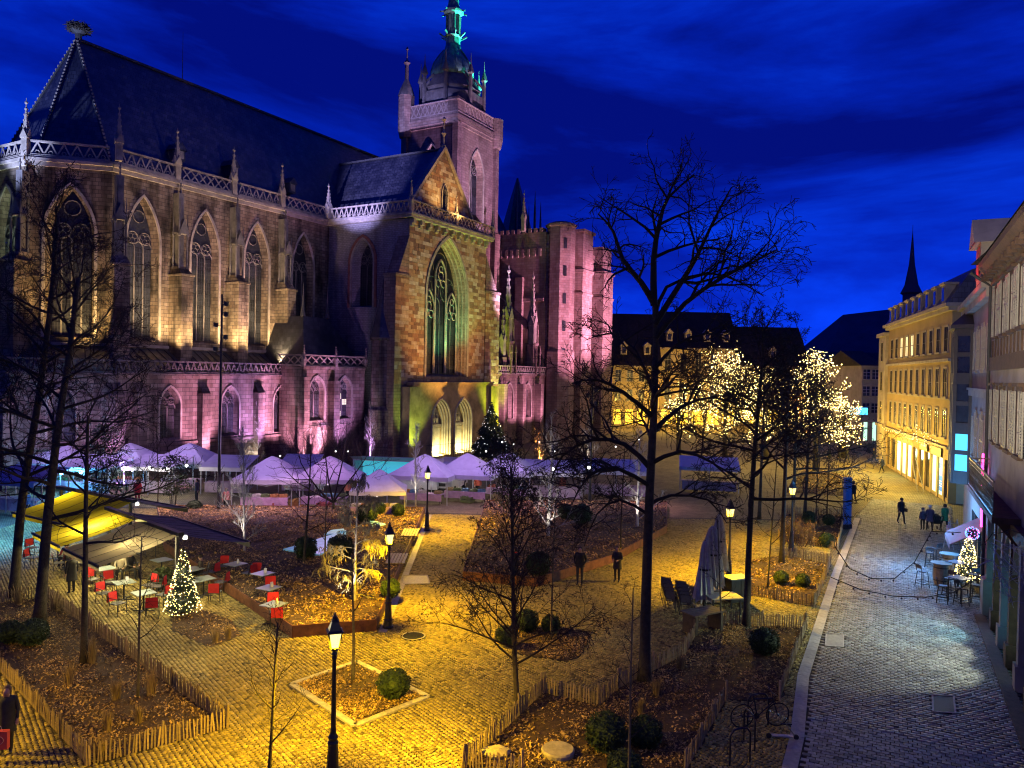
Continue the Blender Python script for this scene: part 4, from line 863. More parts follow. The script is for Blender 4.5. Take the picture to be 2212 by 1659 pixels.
def house_window(T, par, x, z0, w, h, d=0.0, frame=M_frame, glass=M_win, sill=True, surround=None, panes=(2, 3), shut=None, hood=None):
    q = MB(T); s_ = .14
    sm = surround or frame
    q.box(x - w / 2 - s_, d - .05, z0 - .02, x - w / 2, d + .06, z0 + h); q.box(x + w / 2, d - .05, z0 - .02, x + w / 2 + s_, d + .06, z0 + h); q.box(x - w / 2 - s_, d - .05, z0 + h, x + w / 2 + s_, d + .07, z0 + h + s_)
    if sill: q.box(x - w / 2 - .2, d - .05, z0 - .14, x + w / 2 + .2, d + .16, z0 - .02)
    if hood: q.box(x - w / 2 - .24, d - .05, z0 + h + s_, x + w / 2 + .24, d + .2, z0 + h + s_ + .12)
    win = q.obj('window', sm, par)
    q = MB(T)
    for i in range(panes[0] + 1): xx = x - w / 2 + w * i / panes[0]; q.box(xx - .03, d - .03, z0, xx + .03, d + .045, z0 + h)
    for j in range(panes[1] + 1): zz = z0 + h * j / panes[1]; q.box(x - w / 2 + .03, d - .028, zz - .025, x + w / 2 - .03, d + .04, zz + .025)
    q.obj('sash', frame, win)
    for i in range(panes[0]):
        q = MB(T); q.box(x - w / 2 + w * i / panes[0] + .03, d - .02, z0, x - w / 2 + w * (i + 1) / panes[0] - .03, d + .012, z0 + h); q.obj('pane', glass, win)
    if shut:
        for sx in (-1, 1):
            xx = x + sx * (w / 2 + s_ + .02) - (shut[1] if sx < 0 else 0); o = mobj('shutter', shut[0], win, T(xx, d + .07, z0 - .02), T.ang)
            if T.flip: o.scale = (1, -1, 1)
    return win
# ---- near half-timbered house
cor = Vector((*FAC[2], 0)); T1 = wf(cor, (-sd.x, -sd.y), (ps.x, ps.y))
h1 = thing('timbered_house', 'tall old house with louvred shutters, timber bands and an iron balcony at the picture edge', 'house')
q = MB(T1); q.box(0, -9, 4.9, 16, 0, 14.2); q.obj('wall', M_plas, h1)
q = MB(T1); q.box(-.1, -.2, 10.2, 16, .14, 10.75); q.box(-.05, -.2, 4.7, 16, .22, 5.15); q.box(-.05, -.1, 13.85, 16, .1, 14.2)
for i in range(18): x = .12 + i * .9; q.box(x - .07, 0, 10.75, x + .07, .05, 11.45)
q.obj('timber_bands', M_beam, h1)
q = MB(T1); q.add([(-.05, .1, 13.9), (16, .1, 13.9), (16, .62, 14.5), (-.05, .62, 14.5), (-.05, .1, 14.6), (16, .1, 14.6), (16, .62, 14.75), (-.05, .62, 14.75)], [(0, 1, 2, 3), (3, 2, 6, 7), (0, 3, 7, 4)])
for i in range(18): x = .0 + i * .9; q.box(x - .08, .05, 14.0, x + .08, .5, 14.22)
q.obj('eaves', M_beam, h1)
q = MB(T1); q.add([(-.05, .66, 14.77), (16, .66, 14.77), (16, -5, 20), (-.05, -5, 20), (16, -11, 14.7), (-.05, -11, 14.7)], [(0, 1, 2, 3), (3, 2, 4, 5)]); q.add([(-.3, .9, 14.75), (-.3, -9.5, 14.75), (-.3, -5, 20.6)], [(0, 1, 2)]); rf = q.obj('roof', M_tile, h1)
q = MB(T1); q.box(9.6, -1.6, 15.0, 11.0, -.3, 17.0); q.box(9.4, -1.6, 17.0, 11.2, -.1, 17.25); q.obj('dormer', M_beam, rf)
SH1 = shutter_mesh(.48, 2.1)
for i, x in enumerate((1.3, 3.6, 5.9, 8.2)):
    house_window(T1, h1, x, 11.6, 1.0, 2.0, surround=M_beam, shut=(SH1, .48), hood=True); house_window(T1, h1, x, 7.35, 1.0, 2.1, surround=M_beam, shut=(SH1, .48), hood=True)
# ground floor: stone piers, dark timber posts, lit shop windows
q = MB(T1); q.box(-.05, -3, 0, .75, .1, 4.7); q.box(-.15, -3.1, 0, .85, .22, 1.5); q.obj('corner_pier', M_stonef, h1)
xs = (2.7, 4.9, 7.1, 9.3, 11.5)
for i, x in enumerate(xs):
    q = MB(T1); q.box(x - .2, -.5, 0, x + .2, .06, 4.7); q.box(x - .28, -.5, 0, x + .28, .14, .8); q.obj('pier', M_beam if i % 2 == 0 else M_plas, h1)
    x0 = (.75 if i == 0 else xs[i - 1] + .2); m = (x0 + x - .2) / 2; wd = (x - .2 - x0)
    q = MB(T1); A = arch(m, wd, 3.2, 4.3, 6)
    for (xa, za), (xb, zb) in zip(A, A[1:]): q.add([(xa, .0, za), (xb, .0, zb), (xb, .0, 4.75), (xa, .0, 4.75), (xa, -.4, za), (xb, -.4, zb)], [(0, 1, 2, 3), (0, 1, 5, 4)])
    q.obj('arch', M_plas, h1)
    q = MB(T1); q.box(x0, -.55, .0, x - .2, -.3, .45); q.obj('plinth', M_stonef, h1)
    q = MB(T1); q.box(x0 + .08, -.45, .46, x - .28, -.42, 3.1); q.obj('shop_window', G_shop if i % 2 else G_cyan, h1) if i < 4 else None
    q = MB(T1); q.box(x0, -.5, .45, x0 + .08, -.36, 3.2); q.box(x - .28, -.5, .45, x - .2, -.36, 3.2); q.box(x0, -.5, 3.1, x - .2, -.36, 3.3); q.obj('shop_frame', M_dframe, h1)
q = MB(T1); q.box(.3, -9, 0, 16, -.9, 4.8); q.obj('shop_back_wall', M_dframe, h1)
q = MB(T1); q.box(.8, 0.1, -.01, 14, .5, .05); q.obj('threshold', M_beam, h1)
for x_, c_, w_ in ((1.7, (.9, 1.0, .85), 300), (3.8, (.45, .95, 1.0), 600), (6.0, (.9, 1.0, .78), 700), (8.2, (.9, 1.0, .75), 700)): light('shop_lamp', T1(x_, -.25, 2.9), w_, c_, 'SPOT', .12, T1(x_ + .4, 3.6, 0), 66, .35)
# balcony
bal = MB(T1); bal.box(.3, .02, 5.15, 9.0, .82, 5.35)
for x in (.7, 3, 5.6, 8.2): bal.add([(x - .1, 0, 4.3), (x + .1, 0, 4.3), (x + .1, .7, 5.15), (x - .1, .7, 5.15), (x - .1, 0, 5.15), (x + .1, 0, 5.15)], [(0, 1, 2, 3), (0, 3, 4), (1, 5, 2)])
bc = bal.obj('balcony', M_beam, h1)
def railing(T, x0, x1, y, par, along=True):
    q = MB(T); pt = (lambda s_, z, o=0: (s_, y + o, z)) if along else (lambda s_, z, o=0: (y + o, s_, z))
    q.bar(pt(x0, 6.5), pt(x1, 6.5), .06, .05); q.bar(pt(x0, 5.42), pt(x1, 5.42), .05, .04); q.bar(pt(x0, 6.32), pt(x1, 6.32), .025, .025)
    n = max(2, round((x1 - x0) / .3))
    for i in range(n + 1): s_ = x0 + (x1 - x0) * i / n; q.bar(pt(s_, 5.4), pt(s_, 6.5), .02, .02)
    for i in range(n):
        s_ = x0 + (x1 - x0) * (i + .5) / n
        q.tube([pt(s_ + .11 * math.cos(k * .628), 5.72 + .16 * math.sin(k * .628)) for k in range(11)], .012, 4); q.tube([pt(s_ + .09 * math.sin(k), 5.95 + .07 * k) for k in range(6)], .010, 4); q.tube([pt(s_ - .09 * math.sin(k), 5.95 + .07 * k) for k in range(6)], .010, 4)
    q.obj('railing', M_iron, par)
railing(T1, .35, 8.95, .78, bc); railing(T1, .05, .78, .35, bc, False)
# drainpipe at the corner
q = MB(T1); q.tube([(-.12, .14, .1), (-.12, .14, 13.8), (-.12, .9, 14.4)], .07, 8); q.obj('drainpipe', M_lead, h1)
# ---- second house, beyond the drainpipe
h2 = thing('shuttered_house', 'narrow grey-pink house with shutters, neon strip and red-lit gable dormer', 'house')
T2 = wf(cor, (sd.x, sd.y), (ps.x, ps.y))
q = MB(T2); q.box(.15, -8, 3.2, 13.0, -.05, 13.6); q.box(.15, -8, 0, 1.2, -.05, 3.2); q.box(7.6, -8, 0, 13, -.05, 3.2); q.obj('wall', mat('pink_grey_plaster', (.30, .24, .22), .9, .25, .8), h2)
q = MB(T2); q.box(.1, -.1, 13.4, 13.1, .3, 13.75); q.box(.1, -.1, 13.75, 13.1, .5, 14.0); q.box(.1, -.1, 9.0, 13, .12, 9.3); q.box(.1, -.1, 9.3, 13, .2, 9.42); q.obj('cornice', M_plas, h2)
q = MB(T2); q.add([(.0, .5, 14.02), (13.1, .5, 14.02), (13.1, -5, 19.5), (.0, -5, 19.5), (.0, -10, 14), (13.1, -10, 14)], [(0, 1, 2, 3), (3, 2, 5, 4)]); rf2 = q.obj('roof', M_tile, h2)
q = MB(T2); q.box(1.0, -1.8, 14.0, 3.0, .45, 15.9); q.add([(.7, .75, 15.8), (3.3, .75, 15.8), (2, .75, 17), (.7, -3, 15.8), (3.3, -3, 15.8), (2, -3, 17)], [(0, 1, 2), (0, 2, 5, 3), (1, 4, 5, 2)]); dm2 = q.obj('gable_dormer', M_plas, rf2)
q = MB(T2); q.box(1.4, .46, 14.3, 2.6, .5, 15.7); q.obj('dormer_window', mat('red_blind', (.35, .05, .03), .6, .2), dm2)
light('red_lamp', T2(2.0, 1.5, 14.2), 60, (1.0, .06, .03), size=.1)
SH2 = shutter_mesh(.5, 2.0)
for x in (2.2, 4.7, 7.2): house_window(T2, h2, x, 10.3, .9, 2.1, -.05, surround=M_plas, shut=(SH2, .5)); house_window(T2, h2, x, 6.0, .9, 2.2, -.05, surround=M_plas, shut=(SH2, .5))
neon = glow('pink_neon', (1.0, .05, .45), 3.5, 'FRONT')
q = MB(T2); q.tube([(1.0, .16, 3.4), (1.0, .16, 6.6)], .05, 8); q.obj('neon_strip', neon, h2); q = MB(T2); q.tube([(.5, .12, 3.0), (.5, .12, 4.6)], .03, 8); q.obj('neon_strip', glow('red_neon', (1.0, .05, .05), 3, 'FRONT'), h2)
light('neon_light', T2(1.0, .7, 5.0), 45, (1.0, .1, .55), size=.3)
# shop front of the second house, blue inside
q = MB(T2); q.box(1.2, -1.2, .3, 7.6, -1.1, 3.1); q.obj('shop_window', glow('blue_shop_light', (.06, .42, 1.0), 1.3, 'FRONT'), h2)
for x in (1.2, 2.8, 4.4, 6.0, 7.6): q = MB(T2); q.box(x - .06, -1.1, 0, x + .06, -.02, 3.2); q.obj('shop_post', M_dframe, h2)
q = MB(T2); q.box(1.2, -1.1, 0, 7.6, -.1, .3); q.obj('shop_plinth', M_stonef, h2)
for k, x in enumerate((1.6, 2.6, 3.6)):
    for z in (1.1, 1.7, 2.3): q = MB(T2); q.box(x - .35, -1.05, z, x + .35, -.85, z + .04); q.obj('display_shelf', M_frame, h2)
light('shop_spill', T2(6.5, 2.6, 3.2), 1300, (.12, .42, 1.0), size=.6)
aw = thing('shop_awning', 'small red sloping awning over the blue-lit shop door', 'awning', T2(0, 0, 0)); aw.rotation_euler = (0, 0, T2.ang)
q = MB(); q.add([(1.0, 0, 3.3), (4.2, 0, 3.3), (4.2, 1.35, 2.5), (1.0, 1.35, 2.5), (1.0, 0, 3.26), (4.2, 0, 3.26), (4.2, 1.35, 2.46), (1.0, 1.35, 2.46), (4.2, 1.35, 2.25), (1.0, 1.35, 2.25)], [(0, 1, 2, 3), (4, 7, 6, 5), (3, 2, 8, 9)]); q.obj('canvas', mat('red_canvas', (.42, .05, .10), .8, .15, 3), aw)
q = MB(); q.bar((1.0, 0, 2.8), (1.0, 1.3, 2.47), .03); q.bar((4.2, 0, 2.8), (4.2, 1.3, 2.47), .03); q.bar((1, 1.33, 2.47), (4.2, 1.33, 2.47), .04); q.obj('frame', M_iron, aw)
# chimney with pots
q = MB(T2); q.box(6.0, -4.4, 17, 7.6, -3.6, 20.5); ch = q.obj('chimney', M_tile, rf2)
for i in range(4): q = MB(T2); q.lathe([(.13, 20.5), (.12, 21.3), (.15, 21.35), (.15, 21.45)], 8, (6.2 + i * .4, -4.0, 0)); q.obj('chimney_pot', M_lead, ch)
q = MB(T2); q.tube([(7.0, -5, 19.4), (7.0, -5, 24)], .025, 4)
for z in (22, 22.8, 23.4): q.bar((6.4, -5, z), (7.6, -5, z), .02)
q.obj('television_aerial', M_iron, rf2)
# glazed oriel at its far end
orl = thing('glazed_oriel', 'dark timber oriel of glazed storeys hanging over the street, lower panes lit cyan', 'oriel', T2(0, 0, 0)); orl.rotation_euler = (0, 0, T2.ang)
def To(x, y, z): return (x, y, z)
q = MB(); 
for z0_, z1_ in ((4.2, 4.9), (6.9, 7.5), (9.6, 10.2), (12.2, 12.6)): q.prism([(9.6, -.05), (12.6, -.05), (12.2, .8), (10.0, .8)], z0_, z1_)
for x, y in ((9.7, .0), (12.5, 0), (10.05, .74), (12.15, .74), (11.1, .74)): q.box(x - .09, y - .09, 4.2, x + .09, y + .09, 12.5)
q.prism([(9.3, -.1), (12.9, -.1), (12.4, 1.0), (9.8, 1.0)], 12.6, 12.8); q.add([(9.3, -.1, 12.8), (12.9, -.1, 12.8), (12.4, 1.0, 12.8), (9.8, 1.0, 12.8), (11.1, 0, 13.8)], [(0, 1, 4), (1, 2, 4), (2, 3, 4), (3, 0, 4)])
q.obj('timber_frame', M_dframe, orl)
for k, (z0_, z1_, m_) in enumerate(((4.9, 6.9, G_cyan), (7.5, 9.6, M_win), (10.2, 12.2, M_win))):
    q = MB(); q.prism([(9.66, -.04), (12.55, -.04), (12.2, .78), (10.0, .78)], (z0_ + z1_) / 2 - .12, (z0_ + z1_) / 2 + .12); q.obj('transom', M_dframe, orl)
    for (xa, ya, xb, yb) in ((10.05, .74, 11.1, .74), (11.1, .74, 12.15, .74), (9.7, 0, 10.05, .74), (12.5, 0, 12.15, .74)):
        q = MB(); q.bar((xa, ya, (z0_ + z1_) / 2), (xb, yb, (z0_ + z1_) / 2), .03, z1_ - z0_); q.obj('pane', m_, orl)
# ---- long yellow building down the street
K0 = Vector((*g2(2046.5, 1087.5), 0)); yd = Vector((math.sin(R(16.6)), math.cos(R(16.6)), 0)); yo = Vector((-yd.y, yd.x, 0))
T3 = wf(K0, yd, yo); h3 = thing('yellow_building', 'long yellow four-storey building with rows of windows and a mansard roof', 'building')
q = MB(T3); q.box(0, -11, 4.4, 27.5, 0, 15.4); q.obj('wall', M_cream2, h3)
q = MB(T3); q.box(-.02, -11, 0, .12, -.6, 15.4); q.obj('end_wall', mat('pale_render', (.40, .42, .36), .9, .12, .5), h3)
q = MB(T3); q.box(-.3, -11, 15.4, 27.8, .35, 15.7); q.box(-.5, -11, 15.7, 28, .6, 16.0); q.box(-.1, -1, 11.35, 27.6, .25, 11.6); q.box(-.1, -1, 4.3, 27.6, .2, 4.5); q.box(0, -.1, 8.25, 27.5, .08, 8.35)
q.obj('cornice', M_stonef, h3)
q = MB(T3); q.add([(-.3, .4, 16.02), (27.8, .4, 16.02), (27.8, -1.2, 18.6), (-.3, -1.2, 18.6), (27.8, -6, 20.3), (-.3, -6, 20.3), (-.3, -11, 16.02), (27.8, -11, 16.02)], [(0, 1, 2, 3), (3, 2, 4, 5), (5, 4, 7, 6), (0, 3, 5, 6)]); rf3 = q.obj('roof', M_slate, h3)
for i in range(9):
    x = 1.8 + i * 2.9; q = MB(T3); q.box(x - .6, -1.2, 16.1, x + .6, .3, 17.6); q.box(x - .75, -1.4, 17.6, x + .75, .45, 17.8); d_ = q.obj('dormer', M_stonef, rf3)
    q = MB(T3); q.box(x - .38, .31, 16.3, x + .38, .33, 17.4); q.obj('pane', M_win, d_)
for i in range(10):
    x = 1.6 + i * 2.62
    for k, (z0_, h_) in enumerate(((5.2, 2.2), (8.5, 2.3), (12.2, 2.0))):
        gl = G_warm if (k == 2 and i in (5, 6, 7)) else M_win
        house_window(T3, h3, x, z0_, 1.15, h_, .0, frame=M_dframe, surround=M_stonef, glass=gl, panes=(2, 2))
# ground floor: shop windows, columns, fascia
q = MB(T3); q.box(0, -11, 0, 27.5, -.8, 4.35); q.obj('ground_floor_back', M_cream2, h3)
xs3 = [0, 1.6, 3.8, 6.2, 8.6, 11.2, 13.8, 16.4, 19, 22, 25, 27.5]
for i, x in enumerate(xs3): q = MB(T3); q.box(max(0, x - .3), -.85, 0, min(27.5, x + .3), -.02, 4.3); q.obj('pier', M_cream2, h3)
for i in range(len(xs3) - 1):
    x0, x1 = xs3[i] + .3, xs3[i + 1] - .3; lit = i in (1, 2, 6, 7, 8)
    q = MB(T3); q.box(x0, -.2, .3, x1, -.15, 3.4); q.obj('shop_window', G_shop if lit else M_win, h3)
    q = MB(T3); q.box(x0, -.62, 0, x1, -.1, .3); q.box(x0, -.62, 3.4, x1, -.04, 4.3); q.obj('fascia', M_cream2, h3)
def ptext(name, body, size, loc, ang, m, par, ext=.01):
    c = bpy.data.curves.new(name, 'FONT'); c.body = body; c.size = size; c.extrude = ext; c.align_x = 'CENTER'
    o = bpy.data.objects.new(name, c); COL.objects.link(o); o.parent = par; o.location = loc; o.rotation_euler = (R(90), 0, ang); c.materials.append(m); return o
q = MB(T3); q.box(2.0, .02, 3.5, 5.6, .12, 4.2); q.obj('sign_board', M_dframe, h3); q = MB(T3); q.box(7.0, .02, 3.5, 9.6, .12, 4.2); q.obj('sign_board', M_dframe, h3)
q = MB(T3); q.box(2.2, -.14, .6, 3.3, -.10, 2.9); sg = q.obj('poster', mat('blue_poster', (.02, .12, .45), .5, .1, emit=(.02, .15, .55), estr=.6), h3)
q = MB(T3); q.box(2.45, -.095, 1.9, 3.05, -.085, 2.5); q.obj('poster_square', mat('poster_white', (.8, .85, .8), .6, 0, emit=(.8, .9, .8), estr=.5), sg)
for z in (1.0, 1.2, 1.4): q = MB(T3); q.box(2.4, -.095, z, 3.1, -.085, z + .07); q.obj('poster_line', MATS['poster_white'], sg)
# string of bulbs looped along the facade above the shops
M_cable = mat('black_cable', (.015, .015, .015), .6, 0)
def garland(name, label, pts, nb, r, gm, sag=.0, par=None, drop=.1, cable=.012, bulbname='bulb'):
    c0_ = Vector(pts[0]); o = thing(name, label, 'string lights', c0_) if par is None else par; ref = c0_ if par is None else Vector()
    P_ = []
    for a, c in zip(pts, pts[1:]):
        a, c = Vector(a), Vector(c)
        for k in range(10): t = k / 10; p = a.lerp(c, t); p.z -= sag * 4 * t * (1 - t); P_.append(p - ref)
    P_.append(Vector(pts[-1]) - ref)
    q = MB(); q.tube(P_, cable, 5); q.obj('cable', M_cable, o)
    v, f = ico(r, 1); me = bpy.data.meshes.new(bulbname); me.from_pydata(v, [], f); me.materials.append(gm)
    for i in range(nb):
        t = (i + .5) / nb * (len(P_) - 1); k = int(t); p = P_[k].lerp(P_[min(k + 1, len(P_) - 1)], t - k); mobj(bulbname, me, o, p - Vector((0, 0, drop)))
    return o
G_bulb = glow('warm_bulb', (1.0, .74, .3), 1.6)
pp = [T3(1.0, .5, 5.0), T3(3.4, 1.1, 5.6), T3(5.4, .6, 4.2), T3(8, 1.0, 5.2), T3(11, .5, 4.4), T3(15, .8, 4.9), T3(20, .5, 4.6), T3(27, .6, 4.6)]
garland('facade_lights', 'loose string of small warm bulbs looped above the shops of the yellow building', pp, 44, .045, G_bulb, .25)
pp = [T3(1.6, .9, 4.3), T3(4.5, 1.5, 6.2), T3(6.6, 1.0, 4.4)]
garland('facade_lights', 'short arch of warm bulbs over the sign boards of the yellow building', pp, 14, .045, G_bulb, .1)
# far end wing
q = MB(T3); q.box(27.5, -9, 0, 32, .3, 14.8); q.box(27.3, -9, 14.8, 32.2, .6, 15.2); q.box(27.4, -9, 4.4, 32.1, .5, 4.7); wg = q.obj('end_wing', M_stonef, h3)
for z0_ in (5.2, 8.6, 12): house_window(T3, wg, 29.6, z0_, 1.2, 2.1, .3, frame=M_dframe, surround=M_stonef)
for i in range(5): light('facade_wash', T3(3 + i * 6, 3.2, 3.4), 1050, (1.0, .64, .07), size=.3)  # unseen warm lamps standing before the yellow facade
light('shop_glow', T3(3.5, 1.6, 2.4), 110, (.7, 1.0, .75), size=.6); light('shop_glow', T3(18, 1.6, 2.4), 160, (.75, 1.0, .7), size=.6); light('alley_glow', T3(-4.0, -3.0, 5.0), 260, (.65, 1.0, .72), size=.4)
# ---------------------------------------------------------------- houses closing the square
def far_house(label, u0_, u1_, vb, v_e, v_r, D, wallm, roofm, rows=2, cols=4, dormers=0, dep=14, name='town_house', lit=None, ground=None):
    y = D; x0 = (u0_ - CX) / F * D; x1 = (u1_ - CX) / F * D; vh = VH + ((u0_ + u1_) / 2 - CX) * math.tan(RHO); ze_ = H + (vh - v_e) * D / F; zr_ = H + (vh - v_r) * D / F
    o = thing(name, label, 'house', (x0, y, 0)); w = x1 - x0
    q = MB(); q.box(0, 0, 0, w, dep, ze_); q.obj('wall', wallm, o)
    q = MB(); q.add([(-.4, -.5, ze_), (w + .4, -.5, ze_), (w + .4, dep / 2, zr_), (-.4, dep / 2, zr_), (-.4, dep + .5, ze_), (w + .4, dep + .5, ze_)], [(0, 1, 2, 3), (3, 2, 5, 4), (0, 3, 4), (1, 5, 2)]); r_ = q.obj('roof', roofm, o)
    q = MB(); q.box(-.3, -.45, ze_ - .35, w + .3, 0, ze_ - .02); q.obj('cornice', M_stonef, o)
    T = wf((0, 0), (1, 0), (0, -1)); fh = (ze_ - 4.2) / max(1, rows)
    for r2 in range(rows):
        for c in range(cols): house_window(T, o, w * (c + .5) / cols, 4.2 + fh * r2 + fh * .2, 1.1, fh * .58, 0, frame=M_frame, surround=M_stonef)
    for d_ in range(dormers):
        x = w * (d_ + .5) / dormers; q = MB(); t = .3; yy = dep / 2 * t; zz = ze_ + (zr_ - ze_) * t; q.box(x - .6, yy - 1.4, zz - 1.0, x + .6, yy + 1, zz + .7); q.add([(x - .8, yy - 1.6, zz + .65), (x + .8, yy - 1.6, zz + .65), (x, yy - 1.6, zz + 1.5), (x, yy + 1.6, zz + 1.5), (x - .8, yy + 1.6, zz + .65), (x + .8, yy + 1.6, zz + .65)], [(0, 1, 2), (0, 2, 3, 4), (1, 5, 3, 2)]); dd = q.obj('dormer', M_stonef, r_)
        q = MB(); q.box(x - .35, yy - 1.43, zz - .7, x + .35, yy - 1.41, zz + .4); q.obj('pane', M_win, dd)
    if ground:
        for c in range(cols): q = MB(); q.box(w * c / cols + .4, -.06, .5, w * (c + 1) / cols - .4, -.02, 3.3); q.obj('shop_window', ground, o)
    return o, w, ze_, zr_
M_yst = mat('warm_town_stone', (.38, .30, .17), .9, .2, .4); G_gold = glow('golden_shop', (1.0, .70, .08), .5, 'FRONT')
far_house('yellow stone town house with a dark roof behind the tallest tree', 1425, 1590, 950, 752, 668, 150, M_yst, M_tile, 2, 5, 4, ground=G_gold)
far_house('dim stone house with gabled dormers beside the west end of the church', 1322, 1424, 950, 790, 672, 146, M_yst, M_tile, 2, 4, 2, ground=G_gold)
far_house('dark-roofed timbered house behind the light-wrapped trees', 1596, 1745, 950, 790, 702, 156, mat('brown_infill', (.16, .10, .07), .9, .3, .5), M_tile, 2, 4, 1, ground=G_gold)
far_house('low red-brown house closing the street behind the light-wrapped trees', 1748, 1858, 950, 858, 790, 140, mat('orange_wall', (.35, .16, .06), .9, .2, .4), mat('red_tiles', (.10, .035, .025), .9, .3, 1.2), 1, 4, 0)
far_house('tall grey house at the end of the street', 1862, 1900, 985, 790, 755, 118, M_plas, M_tile, 3, 2, 0, ground=G_shop)
sg_ = thing('shop_sign', 'small blue lit shop sign hanging at the end of the street', 'sign', (g(1850, 888, 5.2)))
q = MB(); q.box(-1.6, -.1, -.5, 1.6, .1, .5); q.obj('sign_panel', glow('blue_sign', (.08, .6, 1.0), 1.2), sg_); q = MB(); q.tube([(0, 0, .5), (0, .4, 1.6)], .05, 5); q.obj('bracket', M_iron, sg_)
# town church far behind with a needle spire
D = 190; vv = lambda u: VH + (u - CX) * math.tan(RHO); zz = lambda u, v: H + (vv(u) - v) * D / F; xx = lambda u: (u - CX) / F * D
fc = thing('distant_church', 'far dark-blue church roof with a slender needle spire', 'church', (xx(1860), D, 0))
q = MB(); o_ = xx(1860); q.add([(xx(1788) - o_, 0, zz(1788, 762)), (xx(2010) - o_, 0, zz(2010, 762)), (xx(2010) - o_, 12, zz(2010, 655)), (xx(1862) - o_, 12, zz(1862, 672)), (xx(1788) - o_, 24, zz(1788, 762)), (xx(2010) - o_, 24, zz(2010, 762))], [(0, 1, 2, 3), (3, 2, 5, 4), (0, 3, 4)]); M_fr = mat('blue_slate', (.06, .07, .10), .8, .2, .3); q.obj('roof', M_fr, fc)
q = MB(); q.box(xx(1788) - o_, 0, 0, xx(2010) - o_, 24, zz(1900, 762)); q.obj('wall', M_fr, fc)
cxs = xx(2008) - o_; q = MB(); q.lathe([(2.1, 0), (2.1, zz(2010, 628)), (2.7, zz(2010, 624)), (1.7, zz(2010, 606)), (.75, zz(2010, 560)), (.08, zz(2015, 488)), (.05, zz(2015, 470))], 8, (cxs, 10, 0)); q.obj('spire', M_fr, fc)
for u, D_, pw in ((1350, 138, 1500), (1440, 140, 2200), (1510, 140, 2600), (1570, 140, 2200), (1640, 146, 1500), (1710, 146, 900), (1800, 130, 500)): light('facade_wash', ((u - CX) / F * D_, D_, 4.6), pw, (1.0, .60, .10), size=.3)  # unseen amber lamps added to light the far house fronts
# ================================================================ trees and plants
def tp(u, v, Y): d = ray(u, v); t = Y / d.y; return EYE + d * t
M_bark = mat('dark_bark', (.060, .048, .030), .95, .45, 6, .7, 24)
M_twig = mat('twigs', (.030, .022, .014), .95, .3, 5)
M_pale = MATS['chestnut_pale']
M_white = mat('pale_bark', (.34, .31, .28), .9, .25, 6)
def wander(p, d, L, n, rnd, cv, trop):
    pts = [p.copy()]; d = d.normalized()
    for i in range(n):
        d = (d + Vector((rnd.gauss(0, cv), rnd.gauss(0, cv), rnd.gauss(0, cv) + trop))).normalized(); p = p + d * (L / n); pts.append(p.copy())
    return pts
class Grow:
    def __init__(s, seed, levels=3, kids=(7, 5, 3), ang=(58, 50, 48), ratio=(.52, .5, .55), cv=.16, trop=(.04, .02, -.03, -.06), sides=(6, 4, 3, 3), rmin=.006, first=.25):
        s.r = random.Random(seed); s.lv = levels; s.kids = kids; s.ang = ang; s.ratio = ratio; s.cv = cv; s.trop = trop; s.sides = sides; s.rmin = rmin; s.first = first; s.mb = MB(); s.tips = []
    def limb(s, pts, r0_, lvl=0):
        pts = [Vector(p) for p in pts]; n = len(pts); rad = [max(s.rmin, r0_ * (1 - .82 * i / (n - 1))) for i in range(n)]
        s.mb.tube(pts, rad, s.sides[min(lvl, 3)], cap=False)
        L = sum((b_ - a).length for a, b_ in zip(pts, pts[1:]))
        if lvl >= s.lv: s.tips.append(pts); return
        k = s.kids[min(lvl, len(s.kids) - 1)]; k = max(1, int(k * s.r.uniform(.7, 1.3)))
        for i in range(k):
            t = s.first + (1 - s.first) * (i + s.r.random()) / k; f = t * (n - 1); j = min(int(f), n - 2); p = pts[j].lerp(pts[j + 1], f - j); d = (pts[j + 1] - pts[j]).normalized()
            ax = d.cross(Vector((s.r.gauss(0, 1), s.r.gauss(0, 1), s.r.gauss(0, 1))))
            if ax.length < 1e-3: continue
            an = R(s.ang[min(lvl, len(s.ang) - 1)] * s.r.uniform(.65, 1.3)); d2 = Matrix.Rotation(an, 3, ax.normalized()) @ d
            if d2.z < -.35 and lvl < 1: d2.z *= -.3
            L2 = L * s.ratio[min(lvl, 2)] * (1.15 - .6 * t) * s.r.uniform(.7, 1.25); rr = max(s.rmin, rad[j] * .62)
            s.limb(wander(p, d2, L2, 5 if lvl < 1 else 4, s.r, s.cv, s.trop[min(lvl, 3)]), rr, lvl + 1)
        s.tips.append(pts)
def smooth(pts, k=3):
    P_ = [Vector(p) for p in pts]; out = []
    for i in range(len(P_) - 1):
        a, b_, c, d = P_[max(i - 1, 0)], P_[i], P_[i + 1], P_[min(i + 2, len(P_) - 1)]
        for j in range(k):
            t = j / k; out.append(.5 * ((2 * b_) + (c - a) * t + (2 * a - 5 * b_ + 4 * c - d) * t * t + (3 * b_ - a - 3 * c + d) * t ** 3))
    return out + [P_[-1]]
